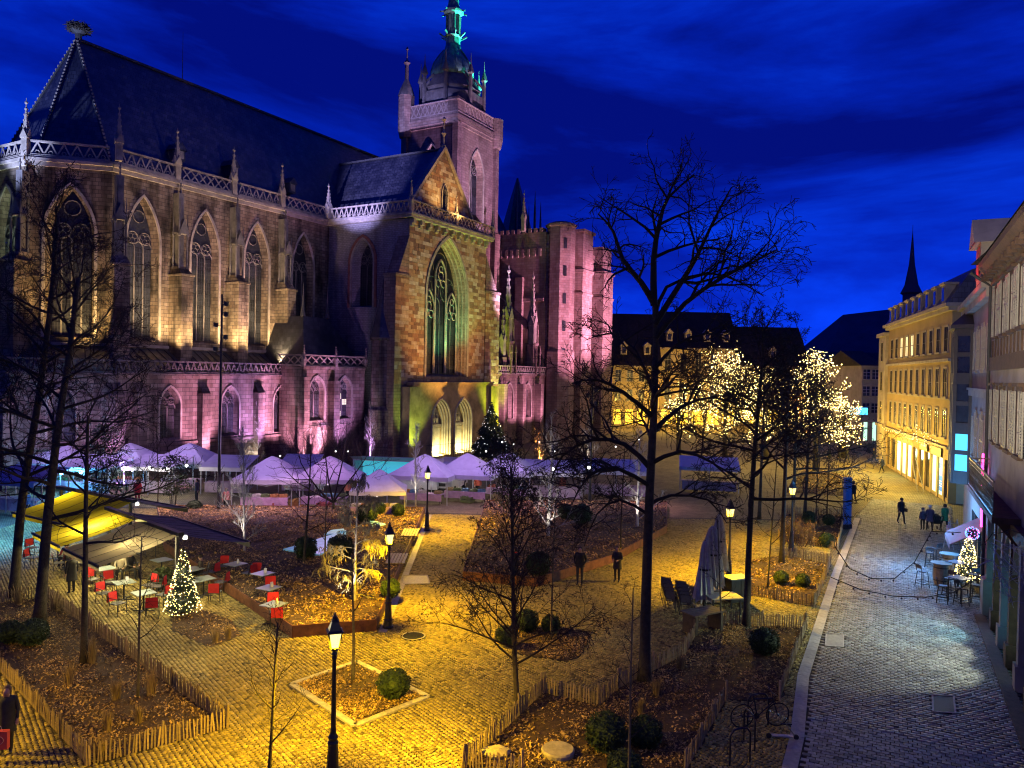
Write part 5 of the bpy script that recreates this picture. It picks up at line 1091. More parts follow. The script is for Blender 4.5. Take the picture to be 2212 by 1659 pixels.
def tree(label, trunk, r0_, limbs, gw, name='bare_tree', bark=None, twig=None, cat='tree', group=None, rtop=.35, flare=1.35):
    """trunk: world points; limbs: list of (points, radius) already placed; gw: a Grow used for them"""
    base = Vector(trunk[0]); base.z = 0; o = thing(name, label, cat, base, group=group); pts = [p - base for p in smooth(trunk, 4)]; n = len(pts)
    q = MB(); rad = [r0_ * (1 - (1 - rtop) * i / (n - 1)) * (flare if i == 0 else 1.08 if i == 1 else 1) for i in range(n)]; pts[0].z = -.03; q.tube(pts, rad, 10); q.obj('trunk', bark or M_bark, o, smooth=True)
    for L, r in limbs: gw.limb([Vector(p) - base for p in smooth(L, 2)], r)
    gw.mb.obj('crown', twig or M_twig, o); return o, gw
def auto_limbs(trunk, n, t0, L0, L1, a0, a1, rnd, r, trop=.05, cv=.13):
    T_ = smooth(trunk, 6); out = []; m = len(T_)
    for i in range(n):
        t = t0 + (1 - t0) * (i + rnd.random() * .8) / n; f = t * (m - 1); j = min(int(f), m - 2); p = T_[j].lerp(T_[j + 1], f - j); az = i * 2.4 + rnd.uniform(-.5, .5); s_ = (t - t0) / (1 - t0)
        el = R(a0 + (a1 - a0) * s_ + rnd.uniform(-10, 10)); d = Vector((math.cos(az) * math.cos(el), math.sin(az) * math.cos(el), math.sin(el))); L = (L0 + (L1 - L0) * s_) * rnd.uniform(.75, 1.2)
        out.append((wander(p, d, L, 5, rnd, cv, trop), r * (1 - .55 * s_)))
    return out
# -- the tallest tree, right of centre
Y6 = g(1392, 1470).y
def t6(*uv, dy=0.0, Y=None): n = len(uv); return [tp(u, v, (Y or Y6) + dy * i / max(1, n - 1)) for i, (u, v) in enumerate(uv)]
tr6 = t6((1392, 1472), (1396, 1280), (1404, 1050), (1413, 880), (1416, 740), (1413, 650))
lim6 = [(t6((1413, 655), (1385, 610), (1345, 560), (1325, 500), (1292, 462), dy=-1.2), .11), (t6((1413, 660), (1412, 560), (1425, 480), (1445, 425), (1500, 378), dy=1), .12), (t6((1415, 700), (1465, 620), (1505, 555), (1540, 480), (1580, 405), dy=-1), .11),
    (t6((1416, 730), (1480, 655), (1560, 600), (1620, 570), (1680, 538), dy=-2), .10), (t6((1413, 690), (1440, 620), (1530, 590), (1600, 610), (1650, 640), dy=1.5), .07), (t6((1410, 900), (1350, 850), (1290, 820), (1235, 828), dy=-1.5), .09), (t6((1404, 1010), (1350, 960), (1280, 950), (1215, 985), (1190, 1040), dy=1.5), .10),
    (t6((1404, 1050), (1330, 1010), (1270, 1030), (1235, 1090), dy=-2), .08), (t6((1412, 930), (1470, 880), (1540, 858), (1610, 880), dy=2), .09), (t6((1408, 1000), (1470, 975), (1540, 1000), (1590, 1050), dy=-1.5), .08), (t6((1402, 1090), (1450, 1070), (1530, 1080), (1570, 1130), dy=1), .07), (t6((1398, 1110), (1340, 1080), (1290, 1110), (1262, 1180), dy=.8), .06),
    (t6((1412, 850), (1375, 760), (1320, 720), (1265, 735), dy=2.2), .07), (t6((1413, 800), (1460, 745), (1530, 720), (1590, 745), dy=-2), .07), (t6((1409, 960), (1400, 930), (1385, 900), (1370, 870), dy=4), .08), (t6((1409, 880), (1420, 850), (1440, 830), (1450, 800), dy=-4), .08)]
tree('tallest bare tree, trunk rising past the church end into the sky', tr6, .185, lim6, Grow(61, 3, (12, 8, 4), cv=.22, rmin=.008, trop=(.03, 0, -.05, -.12)))
# -- second tree, beside the folded parasol
Y7 = g(1612, 1352).y; t7 = lambda *uv, dy=0.0: t6(*uv, dy=dy, Y=Y7)
tr7 = t7((1612, 1354), (1618, 1180), (1628, 1000), (1640, 860), (1650, 740))
rn = random.Random(71); lim7 = auto_limbs(tr7, 17, .38, 3.6, 1.6, 8, 60, rn, .075)
tree('dark slender tree beside the folded parasol, second tallest on that side', tr7, .135, lim7, Grow(72, 3, (10, 7, 4), cv=.22, rmin=.009, trop=(.02, 0, -.05, -.1)))
for i, (bu, bv, tu, tv, r, lab, h0) in enumerate(((1688, 1215, 1705, 800, .13, 'bare tree in front of the light-wrapped trees, between the lamp and the street', .4), (1712, 1160, 1722, 830, .12, 'bare tree just behind the lamp with the oval head', .4), (1738, 1120, 1752, 850, .12, 'bare tree nearest the street in the far row', .45), (1640, 1120, 1652, 830, .12, 'bare tree far back over the yellow path', .4))):
    Yt = g(bu, bv).y; q = [tp(bu + (tu - bu) * t, bv + (tv - bv) * t, Yt) for t in (0, .35, .7, 1)]; rn = random.Random(80 + i)
    tree(lab, q, r, auto_limbs(q, 13, h0, 4.4, 2.0, 15, 60, rn, .07), Grow(90 + i, 3, (9, 6, 4), cv=.22, trop=(.02, 0, -.04, -.1), rmin=.012))
# -- the two big trees at the left edge
for i, (pts, r, lab) in enumerate(((((30, 1288), (48, 1080), (85, 850), (110, 650), (125, 470)), .19, 'big bare tree leaning in at the left picture edge, the farther of the two'), (((85, 1346), (100, 1150), (122, 950), (150, 760), (168, 600)), .20, 'big bare tree at the left edge with a small lamp on its trunk'))):
    Yt = g(*pts[0]).y; q = [tp(u, v, Yt) for u, v in pts]; rn = random.Random(20 + i)
    tree(lab, q, r, auto_limbs(q, 20, .28, 5.2, 2.6, 5, 55, rn, .085), Grow(30 + i, 3, (8, 6, 4), cv=.22, rmin=.009, trop=(.04, .02, 0, .02)))
# -- slim tree in the left bed
Yt = g(181, 1432).y; q = [tp(u, v, Yt) for u, v in ((181, 1432), (184, 1250), (186, 1060), (190, 900))]; rn = random.Random(41)
tree('slim dark tree rising from the fenced bed in front of the awning', q, .11, auto_limbs(q, 12, .45, 2.8, 1.0, 20, 65, rn, .045), Grow(42, 2, (6, 4), cv=.16, trop=(.06, .04, 0, 0)))
# -- bushy young tree in the middle foreground, dead leaves still clinging
Yt = g(1117, 1542).y; q = [tp(u, v, Yt) for u, v in ((1117, 1544), (1114, 1460), (1110, 1380), (1108, 1250), (1106, 1120), (1104, 1010))]; rn = random.Random(51)
o, gw = tree('bushy young tree in the middle foreground with dead leaves clinging to its drooping twigs', q, .085, auto_limbs(q, 34, .26, 2.7, .9, 28, 72, rn, .034, trop=.01), Grow(52, 3, (8, 5, 3), ang=(42, 46, 44), ratio=(.5, .5, .5), cv=.17, trop=(0, -.05, -.12, -.2), rmin=.006), flare=1.1)
lf = MB(); rn = random.Random(5)
for t_ in gw.tips:
    if rn.random() < .25:
        p = t_[-1]
        for k in range(rn.randint(1, 3)):
            c = p + Vector((rn.gauss(0, .05), rn.gauss(0, .05), rn.gauss(-.03, .05))); a = Vector((rn.gauss(0, 1), rn.gauss(0, 1), rn.gauss(0, 1))).normalized() * .035; b_ = Vector((rn.gauss(0, .5), rn.gauss(0, .5), -1)).normalized() * .06
            lf.add([c - a, c + b_ * .5, c + a, c + b_ * 1.4], [(0, 1, 3), (1, 2, 3)])
lf.obj('dead_leaves', mat('dead_leaf', (.05, .032, .018), .9, .3, 9), o)
# -- saplings
def sapling(label, pts, r, n, L0, seed, lv=2, bark=None, t0=.3, el=(25, 60), kids=(4, 3), Y=None, twig=None, rmin=.004, trop=.06):
    Yt = Y or g(*pts[0]).y; q = [tp(u, v, Yt) for u, v in pts]; rn = random.Random(seed)
    return tree(label, q, r, auto_limbs(q, n, t0, L0, L0 * .4, el[0], el[1], rn, r * .42, trop), Grow(seed + 1, lv, kids, cv=.16, trop=(.05, .04, .02, .02), rmin=rmin), 'sapling', bark, twig, flare=1.1)
Mb2 = mat('sapling_bark', (.12, .10, .06), .9, .35, 8, .4, 30)
sapling('dark sapling at the bottom edge beside the near street lamp', ((578, 1712), (586, 1600), (592, 1480), (600, 1345)), .05, 15, 1.2, 101, bark=M_bark)
sapling('thin pale-stemmed sapling in the fenced bed, in front of the tables', ((298, 1505), (300, 1390), (303, 1270), (306, 1160)), .042, 9, 1.1, 103, bark=Mb2)
sapling('thin sapling at the bottom edge beside the box balls', ((1357, 1720), (1360, 1600), (1363, 1450), (1368, 1270)), .04, 11, .9, 105, bark=Mb2)
sapling('thin stake-straight sapling in the three-ball bed', ((1190, 1378), (1192, 1300), (1196, 1180), (1200, 1080)), .045, 8, 1.2, 107, bark=Mb2)
sapling('thin sapling in the fenced bed with the wooden table', ((1558, 1362), (1556, 1290), (1553, 1200), (1550, 1120)), .04, 8, 1.0, 109, bark=Mb2)
sapling('slender sapling over the two box balls', ((1658, 1272), (1664, 1180), (1672, 1080), (1680, 960)), .05, 11, 1.5, 111)
sapling('sapling in the small diamond bed with pale trunk', ((762, 1470), (764, 1380), (762, 1290), (760, 1200)), .055, 7, .9, 113, bark=Mb2, t0=.55)
sapling('sapling with stake in the raised bed, nearer the front steel edge', ((700, 1265), (702, 1190), (704, 1110), (706, 1010)), .05, 9, 1.2, 115, bark=Mb2)
sapling('dark sapling in the raised bed in front of the ice-blue panels', ((655, 1230), (662, 1140), (668, 1060), (672, 960)), .07, 13, 1.8, 117)
sapling('thin sapling on the market edge left of the floodlight mast', ((340, 1100), (342, 1040), (340, 980), (338, 920)), .05, 9, 1.3, 119)
sapling('sapling beside the blue sign pillar', ((1762, 1142), (1764, 1080), (1766, 1010), (1768, 950)), .05, 9, 1.6, 121)
sapling('sapling behind the paling at the far street corner', ((1786, 1110), (1788, 1060), (1790, 1000), (1794, 940)), .05, 9, 1.6, 123)
sapling('grey sapling at the near tip of the raised bed behind the couple', ((1340, 1200), (1342, 1120), (1346, 1040), (1350, 960)), .05, 10, 1.6, 125)
# spreading many-stemmed tree at the market
Yt = g(722, 1112).y; lims = []
for k, (a, b_, c) in enumerate((((690, 1060), (650, 1000), (640, 940)), ((710, 1040), (700, 960), (690, 900)), ((745, 1050), (790, 990), (800, 940)), ((730, 1040), (745, 970), (750, 900)), ((700, 1075), (640, 1040), (605, 1000)), ((750, 1070), (800, 1040), (840, 990)))):
    lims.append(([tp(720, 1085, Yt)] + [tp(*p, Yt + (k - 2.5) * .5) for p in (a, b_, c)], .07))
tree('low many-stemmed tree spreading in front of the market tents', [tp(u, v, Yt) for u, v in ((722, 1114), (721, 1100), (720, 1080))], .16, lims, Grow(131, 2, (8, 5), cv=.2))
# pale-barked trees lit white
def pale(label, pts, n, L0, seed, el, twigs=M_white, droop=0.0, kids=(7, 5), lv=2, r=.07, Y=None, t0=.12):
    Yt = Y or g(*pts[0]).y; q = [tp(u, v, Yt) for u, v in pts]; rn = random.Random(seed); light('ground_uplight', Vector((q[0].x - .5, q[0].y - 1.1, .45)), 520, (1.0, .93, .82), 'SPOT', .06, (q[0] + q[-1]) * .5, 75, .8)
    return tree(label, q, r, auto_limbs(q, n, t0, L0, L0 * .45, el[0], el[1], rn, r * .4, .06 - droop), Grow(seed + 1, lv, kids, ang=(34, 36), cv=.10, trop=(.07 - droop, .06 - droop * 1.6, .03 - droop * 2), rmin=.009), 'pale_tree', M_white, twigs, flare=1.1)
M_cream3 = mat('straw_leaves', (.24, .21, .12), .9, .2, 6)
pale('pale vase-shaped tree lit white beside the dark awning', ((528, 1205), (527, 1120), (526, 1040), (525, 960)), 20, 1.9, 141, (45, 78), kids=(8, 5))
o, gw = pale('pale drooping tree glowing yellow beside the middle street lamp', ((766, 1316), (767, 1230), (770, 1140), (772, 1050)), 22, 1.5, 143, (10, 62), M_cream3, droop=.16, kids=(7, 4))
pl = MB(); rn = random.Random(9)
for t_ in gw.tips:
    for k in range(2):
        p = t_[-1] if k else t_[len(t_) // 2]; d = Vector((rn.gauss(0, .5), rn.gauss(0, .5), -1)).normalized() * rn.uniform(.12, .3); pl.bar(p, p + d, .022, .008)
pl.obj('hanging_pods', M_cream3, o)
pale('pale columnar tree beside the far street lamp', ((898, 1098), (898, 1040), (898, 980), (900, 930)), 20, 1.3, 145, (55, 80), kids=(7, 4))
pale('white-lit columnar tree below the chapel window left of the mast', ((468, 1015), (466, 980), (465, 940), (463, 900)), 16, 1.6, 147, (55, 80), kids=(6, 4), Y=72)
pale('white-lit columnar tree below the corner chapel', ((556, 1010), (556, 970), (556, 930), (556, 880)), 16, 1.6, 149, (55, 80), kids=(6, 4), Y=74)
pale('bluish columnar tree beside the stair turret', ((800, 1000), (800, 960), (800, 920), (800, 880)), 16, 1.6, 151, (55, 80), kids=(6, 4), Y=78)
pale('pale tree with a whitened trunk behind the standing couple', ((1183, 1172), (1186, 1110), (1190, 1040), (1194, 960)), 15, 1.9, 153, (35, 70), kids=(6, 4), r=.12)
pale('white-lit tree behind the tallest trunk', ((1376, 1150), (1378, 1080), (1380, 1010), (1382, 950)), 14, 1.8, 155, (40, 75), kids=(6, 4), r=.1)
pale('grey columnar tree right of the portal fir', ((1190, 1010), (1190, 975), (1190, 940), (1192, 900)), 14, 1.8, 157, (50, 78), kids=(6, 4), Y=78)
pale('grey columnar tree by the second mast', ((1270, 1010), (1270, 975), (1272, 940), (1274, 900)), 14, 1.8, 159, (50, 78), kids=(6, 4), Y=80)
# brown thickets between tents and chapel
def thicket(label, u, v, Y, w, h, n, seed):
    rn = random.Random(seed); b_ = tp(u, v, Y); b_.z = 0; o = thing('bare_shrub', label, 'shrub', b_); gw = Grow(seed, 1, (7, 4), ang=(30, 36), cv=.12, rmin=.010)
    for i in range(n): a = rn.uniform(0, 6.28); r = rn.random() ** .5 * w / 2; gw.limb(wander(Vector((r * math.cos(a), r * math.sin(a), 0)), Vector((rn.gauss(0, .25), rn.gauss(0, .25), 1)), h * rn.uniform(.6, 1.1), 5, rn, .1, .02), .025)
    gw.mb.obj('stems', mat('shrub_stems', (.10, .065, .045), .9, .3, 5), o)
thicket('bare brown shrub below the corner chapel windows', 690, 1000, 68, 4.2, 4.2, 60, 161); thicket('bare brown shrub behind the tent beside the van', 770, 1000, 67, 4.0, 4.4, 60, 163); thicket('bare shrub at the foot of the wall right of the portal fir', 1225, 1000, 80, 7, 3.5, 60, 165); thicket('pale grass-like shrub behind the blue sign pillar', 1725, 1165, 45, 1.8, 1.3, 40, 167)
# ---------------------------------------------------------------- leafy plants
M_box = mat('box_leaf', (.035, .065, .022), .7, .4, 9, rnd=.2); M_fir = mat('fir_needles', (.022, .045, .026), .8, .4, 4); M_laur = mat('evergreen_leaf', (.045, .065, .022), .5, .4, 4)
def leaf_shell(r, n, size, seed, sq=1.0):
    q = random.Random(seed); m = MB(); v, f = ico(r * .9, 2); bm_ = lambda x, y, z: 1 + .06 * math.sin(7 * x / r + 1.3) * math.cos(6 * y / r) + .05 * math.sin(9 * z / r + 5 * x / r); m.add([(x * bm_(x, y, z), y * bm_(x, y, z), z * sq * bm_(x, y, z)) for x, y, z in v], f)
    for i in range(n):
        z = q.uniform(-1, 1); a = q.uniform(0, 6.283); s_ = math.sqrt(1 - z * z); nrm = Vector((s_ * math.cos(a), s_ * math.sin(a), z)); rr = r * q.uniform(.88, 1.06) * bm_(nrm.x * r, nrm.y * r, nrm.z * r); c = nrm * rr; c.z *= sq
        t = nrm.cross(Vector((q.gauss(0, 1), q.gauss(0, 1), q.gauss(0, 1)))).normalized(); w = (nrm * q.uniform(.2, 1.2) + t.cross(nrm) * q.uniform(-1, 1)).normalized(); l = size * q.uniform(.6, 1.4)
        m.add([c - t * l * .5, c + w * l * .5 - t * .0 + t * .0, c + t * l * .5, c + w * l], [(0, 1, 2), (0, 2, 3)])
    return m
def meshof(m, name, mt): me = bpy.data.meshes.new(name); me.from_pydata([tuple(p) for p in m.v], [], m.f); me.materials.append(mt); return me
BALL = meshof(leaf_shell(.5, 2600, .055, 1), 'foliage', M_box); BSTEM = MB(); BSTEM.lathe([(.05, -.05), (.04, .25)], 6); BSTEM = meshof(BSTEM, 'stem', M_bark)
def ball(u, v, r, label, z=0.0):
    p = g(u, v, z); o = thing('box_ball', label, 'shrub', p, rng.uniform(0, 6), 'clipped box balls'); c = mobj('foliage', BALL, o, (0, 0, r * .93)); c.scale = (r * rng.uniform(1.9, 2.15), r * rng.uniform(1.9, 2.1), r * rng.uniform(1.75, 1.95)); c = mobj('stem', BSTEM, o); return o
for u, v, r, lab, z in ((850, 1506, .45, 'single clipped green box ball in the small diamond bed beside the near lamp', 0), (1310, 1620, .50, 'largest dark box ball in the leafy foreground bed', 0), (1393, 1612, .42, 'box ball just behind and right of the thin foreground sapling', 0), (1350, 1690, .40, 'box ball cut by the bottom picture edge', 0), (1651, 1412, .47, 'lone black box ball below the narrow path', 0), (1687, 1262, .34, 'left-hand one of the two box balls on bright leaves', 0), (1734, 1268, .32, 'right-hand one of the two box balls on bright leaves', 0),
        (1138, 1362, .42, 'tallest of three box balls under the bushy young tree', 0), (1092, 1392, .36, 'box ball at the near-left tip of the three-ball bed', 0), (1190, 1366, .34, 'box ball on the far right of the three-ball bed', 0), (1162, 1240, .55, 'box ball on the steel-edged bed behind the bushy young tree', .36), (1255, 1130, .62, 'wide box ball far back in the steel-edged bed', .36), (1222, 1120, .5, 'smaller box ball far back in the steel-edged bed', .36),
        (22, 1388, .40, 'box ball at the left picture edge', 0), (70, 1392, .46, 'box ball at the foot of the leaning big tree', 0), (820, 1110, .4, 'left-hand box ball at the market end of the raised bed', .36), (860, 1114, .4, 'right-hand box ball at the market end of the raised bed', .36), (735, 1205, .6, 'box ball standing in front of the ice-blue panels', .36), (792, 1128, .6, 'tall dark box ball beside the far ice-blue panel', .36), (905 - 62, 1290, .4, 'box ball under the drooping yellow tree', .36), (660, 1205, .55, 'box ball at the left end of the ice-blue panels', .36),
        (1786, 1182, .42, 'box ball nearest the blue-lit fence', 0), (1748, 1130, .42, 'box ball beside the blue sign pillar, left', 0), (1790, 1134, .38, 'box ball beside the blue sign pillar, right', 0), (420, 1108, .45, 'box ball at the market edge behind the dark awning', 0)):
    ball(u, v, r, lab, z)
def conifer(name, label, u, v, Yh, h, r, mt, lights=None, nl=0, seed=1, cat='tree', dens=900, lr=.03, gm=None, power=0, loc=None, lcol=(1, .85, .5), group=None):
    p = loc or (tp(u, v, Yh) if Yh else g(u, v)); p = Vector(p); p.z = 0 if loc is None else p.z; o = thing(name, label, cat, p, group=group); q = random.Random(seed)
    t = MB(); t.tube([(0, 0, 0), (0, 0, h * .97)], [r * .07 + .03, .01], 7); t.obj('trunk', M_bark, o)
    m = MB()
    for i in range(dens):
        s_ = 1 - math.sqrt(q.random()) * .97; z = h * (.06 + .94 * s_); rr = r * (1 - s_) * (.88 + .2 * math.sin(z * 9 / h * 3 + q.random())) ; a = q.uniform(0, 6.283); k = q.uniform(.45, 1.06); d = Vector((math.cos(a), math.sin(a), -.28)).normalized(); c = Vector((rr * k * math.cos(a), rr * k * math.sin(a), z + .04)); l = max(.07, r * .30 * (1 - .6 * s_)); s2 = Vector((-math.sin(a), math.cos(a), 0)) * l * .32
        m.add([c - d * l * .6, c - s2 + d * l * .1, c + d * l * .75, c + s2 + d * l * .1, c + Vector((0, 0, l * .22))], [(0, 1, 4), (1, 2, 4), (2, 3, 4), (3, 0, 4)])
    m.obj('foliage', mt, o)
    if nl:
        v_, f_ = ico(lr, 1); me = MB()
        for i in range(nl):
            s_ = 1 - math.sqrt(q.random()) * .98; z = h * (.05 + .95 * s_); rr = r * (1 - s_) * 1.04 + .015; a = q.uniform(0, 6.283); cx_, cy_ = rr * math.cos(a), rr * math.sin(a); k = q.uniform(.6, 1.5); me.add([(x * k + cx_, y * k + cy_, zz_ * k + z) for x, y, zz_ in v_], f_)
        x = me.obj('fairy_lights', gm, o); x['kind'] = 'stuff'
    if power:
        for f_ in (.25, .65): light('tree_glow', p + Vector((0, 0, h * f_)), power, lcol, size=r * (1 - f_) * .9)
    return o
G_fairy = glow('fairy_warm', (1.0, .74, .24), 3.2); G_star = glow('fairy_white', (.95, .95, 1.0), .9)
conifer('portal_fir', 'dark fir tree dotted with tiny lights beside the church portal', 1060, 990, 84, 6.6, 2.3, M_fir, True, 160, .0 or 3, dens=1900, lr=.028, gm=G_star)
conifer('lit_cone_tree', 'tall cone tree covered in warm lights among the red chairs', 394, 1328, None, 2.75, .68, M_fir, True, 420, 5, dens=900, lr=.017, gm=G_fairy, power=50)
conifer('lit_cone_tree', 'small cone tree with warm lights glimpsed behind the yellow awning', 160, 1155, None, 2.4, .6, M_fir, True, 320, 7, dens=500, lr=.03, gm=G_fairy, power=30)
conifer('lit_cone_tree', 'lit fir tree at the bar tables on the street', 2090, 1262, None, 2.6, .62, M_fir, True, 480, 9, dens=800, lr=.022, gm=G_fairy, power=45)
def evergreen(label, u, v, Yh, w, h, n, seed, z0=.3, size=.16):
    p = tp(u, v, Yh) if Yh else g(u, v); p.z = 0; o = thing('evergreen_shrub', label, 'shrub', p); q = random.Random(seed); t = MB()
    for k in range(5): a = k * 1.26; t.tube([(.15 * math.cos(a), .15 * math.sin(a), 0), (.4 * math.cos(a), .4 * math.sin(a), h * .7)], [.03, .012], 5)
    t.obj('stems', M_bark, o); m = MB()
    for i in range(n):
        a = q.uniform(0, 6.283); zz_ = q.random(); r = w / 2 * (math.sin(math.pi * (.12 + .8 * zz_)) ** .7) * q.random() ** .4 * (.8 + .3 * math.sin(a * 3 + zz_ * 7)); c = Vector((r * math.cos(a), r * math.sin(a), z0 + (h - z0) * zz_)); d = Vector((q.gauss(0, 1), q.gauss(0, 1), q.gauss(-.3, .7))).normalized() * size * q.uniform(.6, 1.3); s2 = d.cross(Vector((q.gauss(0, 1), q.gauss(0, 1), q.gauss(0, 1)))).normalized() * size * .28
        m.add([c, c + d * .5 - s2, c + d, c + d * .5 + s2], [(0, 1, 2, 3)])
    m.obj('foliage', M_laur, o)
evergreen('tall dark evergreen shrub behind the yellow awning', 222, 1088, None, 3.4, 5.6, 2600, 171); evergreen('bamboo-like evergreen shrub left of the floodlight mast', 374, 1096, None, 3.0, 3.6, 1700, 173, .9); evergreen('leafy evergreen tree behind the bushy young tree', 1092, 1120, None, 2.6, 4.6, 1900, 175, .8, .14)
evergreen('small potted fern between the terrace tables', 352, 1272, None, 1.3, .9, 500, 177, .15, .2)
def tuft(u, v, h, w, label, seed, n=90):
    p = g(u, v); o = thing('dry_grass_tuft', label, 'grass tuft', p, group='dry grass tufts in the beds'); q = random.Random(seed); m = MB()
    for i in range(n):
        a = q.uniform(0, 6.283); r = w * .25 * q.random(); ln = h * q.uniform(.55, 1.1); lean = q.uniform(.05, .55) * w; c0_ = Vector((r * math.cos(a), r * math.sin(a), 0)); c1_ = c0_ + Vector((lean * .35 * math.cos(a), lean * .35 * math.sin(a), ln * .6)); c2_ = c0_ + Vector((lean * math.cos(a), lean * math.sin(a), ln)); s_ = Vector((-math.sin(a), math.cos(a), 0)) * .008
        m.add([c0_ - s_, c0_ + s_, c1_ + s_ * .8, c1_ - s_ * .8, c2_], [(0, 1, 2, 3), (3, 2, 4)])
    m.obj('blades', mat('dry_grass', (.34, .24, .10), .9, .3, 6, rnd=.2), o)
for i, (u, v, h, w) in enumerate(((215, 1640, .7, .5), (232, 1580, .6, .4), (200, 1432, .9, .6), (325, 1500, .8, .6), (250, 1510, .6, .5), (150, 1480, .7, .6), (120, 1320, .9, .8), (40, 1305, .9, .7), (465, 1388, .6, .5), (492, 1380, .6, .4), (300, 1560, .5, .4), (650, 1340, .4, .4), (1420, 1500, .6, .6), (1470, 1445, .6, .6), (1385, 1540, .5, .4))): tuft(u, v, h, w, 'tuft of dry straw-coloured grass ' + ('at the corner of the fence nearest the camera', 'just behind the corner tuft in the near bed', 'at the foot of the slim dark tree', 'beside the thin pale-stemmed sapling', 'in the middle of the near fenced bed', 'left of the slim dark tree', 'at the foot of the nearer big trunk', 'at the foot of the farther big trunk', 'left one in the small bed before the cone tree', 'right one in the small bed before the cone tree', 'nearest the sett-side fence', 'behind the front steel edging', 'under the tallest tree', 'beside the wooden table fence', 'behind the box balls of the foreground bed')[i], 200 + i)
# trees wrapped in fairy lights at the far end of the square
for i, (u, Yt, w, top, lab) in enumerate(((1566, 84, 160, 775, 'spreading tree wrapped in warm lights, nearer the church'), (1655, 92, 120, 800, 'middle tree wrapped in warm lights behind the bare trees'), (1762, 82, 150, 768, 'spreading tree wrapped in warm lights at the street end'), (1822, 96, 60, 860, 'small light-wrapped tree beside the street end'), (1466, 96, 70, 850, 'dim light-wrapped tree in front of the yellow stone house'))):
    vb = VH + H * F / Yt; q = [tp(u, vb, Yt), tp(u, vb - 80, Yt), tp(u + 2, (vb + top) / 2 - 20, Yt), tp(u, top + 30, Yt)]; rn = random.Random(300 + i); hw = w / F * Yt / 2
    o, gw = tree(lab, q, .28, auto_limbs(q, 24, .18, hw * 1.25, hw * .7, 8, 62, rn, .09), Grow(310 + i, 2, (8, 5), cv=.16, rmin=.02), 'light_wrapped_tree')
    v_, f_ = ico(.05, 1); m = MB(); nb = 0; lim = (1500, 900, 1500, 480, 260)[i]
    pts = [p for t_ in gw.tips for p in t_]; rn.shuffle(pts)
    kept = []; cells = set()
    for p in pts:
        if len(kept) >= lim: break
        ck = (round(p.x / .3), round(p.y / .3), round(p.z / .3))
        if ck not in cells: cells.add(ck); kept.append(p)
    for p in kept: k = rn.uniform(.6, 1.4); ox, oy, oz = p.x + rn.gauss(0, .15), p.y + rn.gauss(0, .15), p.z + rn.gauss(0, .2); m.add([(x * k + ox, y * k + oy, z * k + oz) for x, y, z in v_], f_)
    x = m.obj('fairy_lights', glow('tree_bulbs', (1.0, .74, .26), 3.6), o); x['kind'] = 'stuff'
    for f_ in (.45, .8): light('tree_glow', q[0].lerp(q[-1], f_), (700, 400, 700, 200, 90)[i], (1.0, .72, .25), size=1.5)
# dark needle decorations: hanging light balls
# ================================================================ street lamps
M_blk = mat('black_paint', (.018, .018, .02), .45, .3, 6, .15, 30)
G_lamp = glow_glass('lamp_glass', (1.0, .80, .30), 1.5); YL = (1.0, .585, .0)
def lamp_proto():
    o = thing('street_lamp', 'x', 'street lamp')
    q = MB(); q.lathe([(.20, 0), (.21, .06), (.17, .10), (.15, .28), (.18, .33), (.14, .38), (.115, .9), (.135, .95), (.10, 1.0), (.12, 1.08), (.075, 1.16), (.06, 1.3), (.045, 2.9), (.06, 2.94), (.05, 3.0), (.075, 3.04), (.045, 3.1)], 12); q.obj('post', M_blk, o, smooth=False)
    q = MB(); q.lathe([(.05, 3.1), (.09, 3.13), (.07, 3.18), (.12, 3.2)], 8); q.obj('collar', M_blk, o)
    q = MB(); q.lathe([(.12, 3.205), (.205, 3.55), (.20, 3.56)], 4, ph=R(45)); q.obj('lantern_glass', G_lamp, o)
    q = MB()
    for k in range(4): a = R(45 + 90 * k); q.bar((.125 * math.cos(a), .125 * math.sin(a), 3.2), (.21 * math.cos(a), .21 * math.sin(a), 3.56), .02, .02)
    q.obj('lantern_bars', M_blk, o)
    q = MB(); q.lathe([(.26, 3.56), (.27, 3.585), (.20, 3.62), (.115, 3.80), (.11, 3.84), (.08, 3.85), (.08, 3.92), (.05, 3.94), (.02, 4.02)], 4, ph=R(45)); q.obj('lantern_cap', M_blk, o)
    return o
LP = lamp_proto()
lamps = [((718, 1690), 'street lamp nearest the camera with a glowing glass lantern, its foot below the picture'), ((838, 1356), 'street lamp standing at the corner of the steel-edged bed, middle of three'), ((922, 1146), 'street lamp by the market tents, farthest of the three along the path'), ((1574, 1262), 'lit street lamp behind the folded parasols'), ((1709, 1190), 'street lamp with a bright head among the far trees')]
extra = [(-120, 1560), (60, 1840), (1180, 1900)]
for i, (p, lab) in enumerate(lamps):
    loc = g(*p); o = LP if i == 0 else dup(LP, loc); o.location = loc; o['label'] = lab; o['group'] = 'old-style street lamps'; o.rotation_euler = (0, 0, R(20))
    light('lamp_light', loc + Vector((0, 0, 3.40)), (8500, 7600, 7000, 7000, 3500)[i], YL, 'SPOT', .1, loc, 168, .8)
# lamps of the same row that stand outside the picture
loc = Vector((-16.5, 18.5, 0)); o = dup(LP, loc, R(20), 'street lamp of the same row standing outside the picture'); light('lamp_light', loc + Vector((0, 0, 3.40)), 4500, YL, 'SPOT', .1, loc, 166, .8)
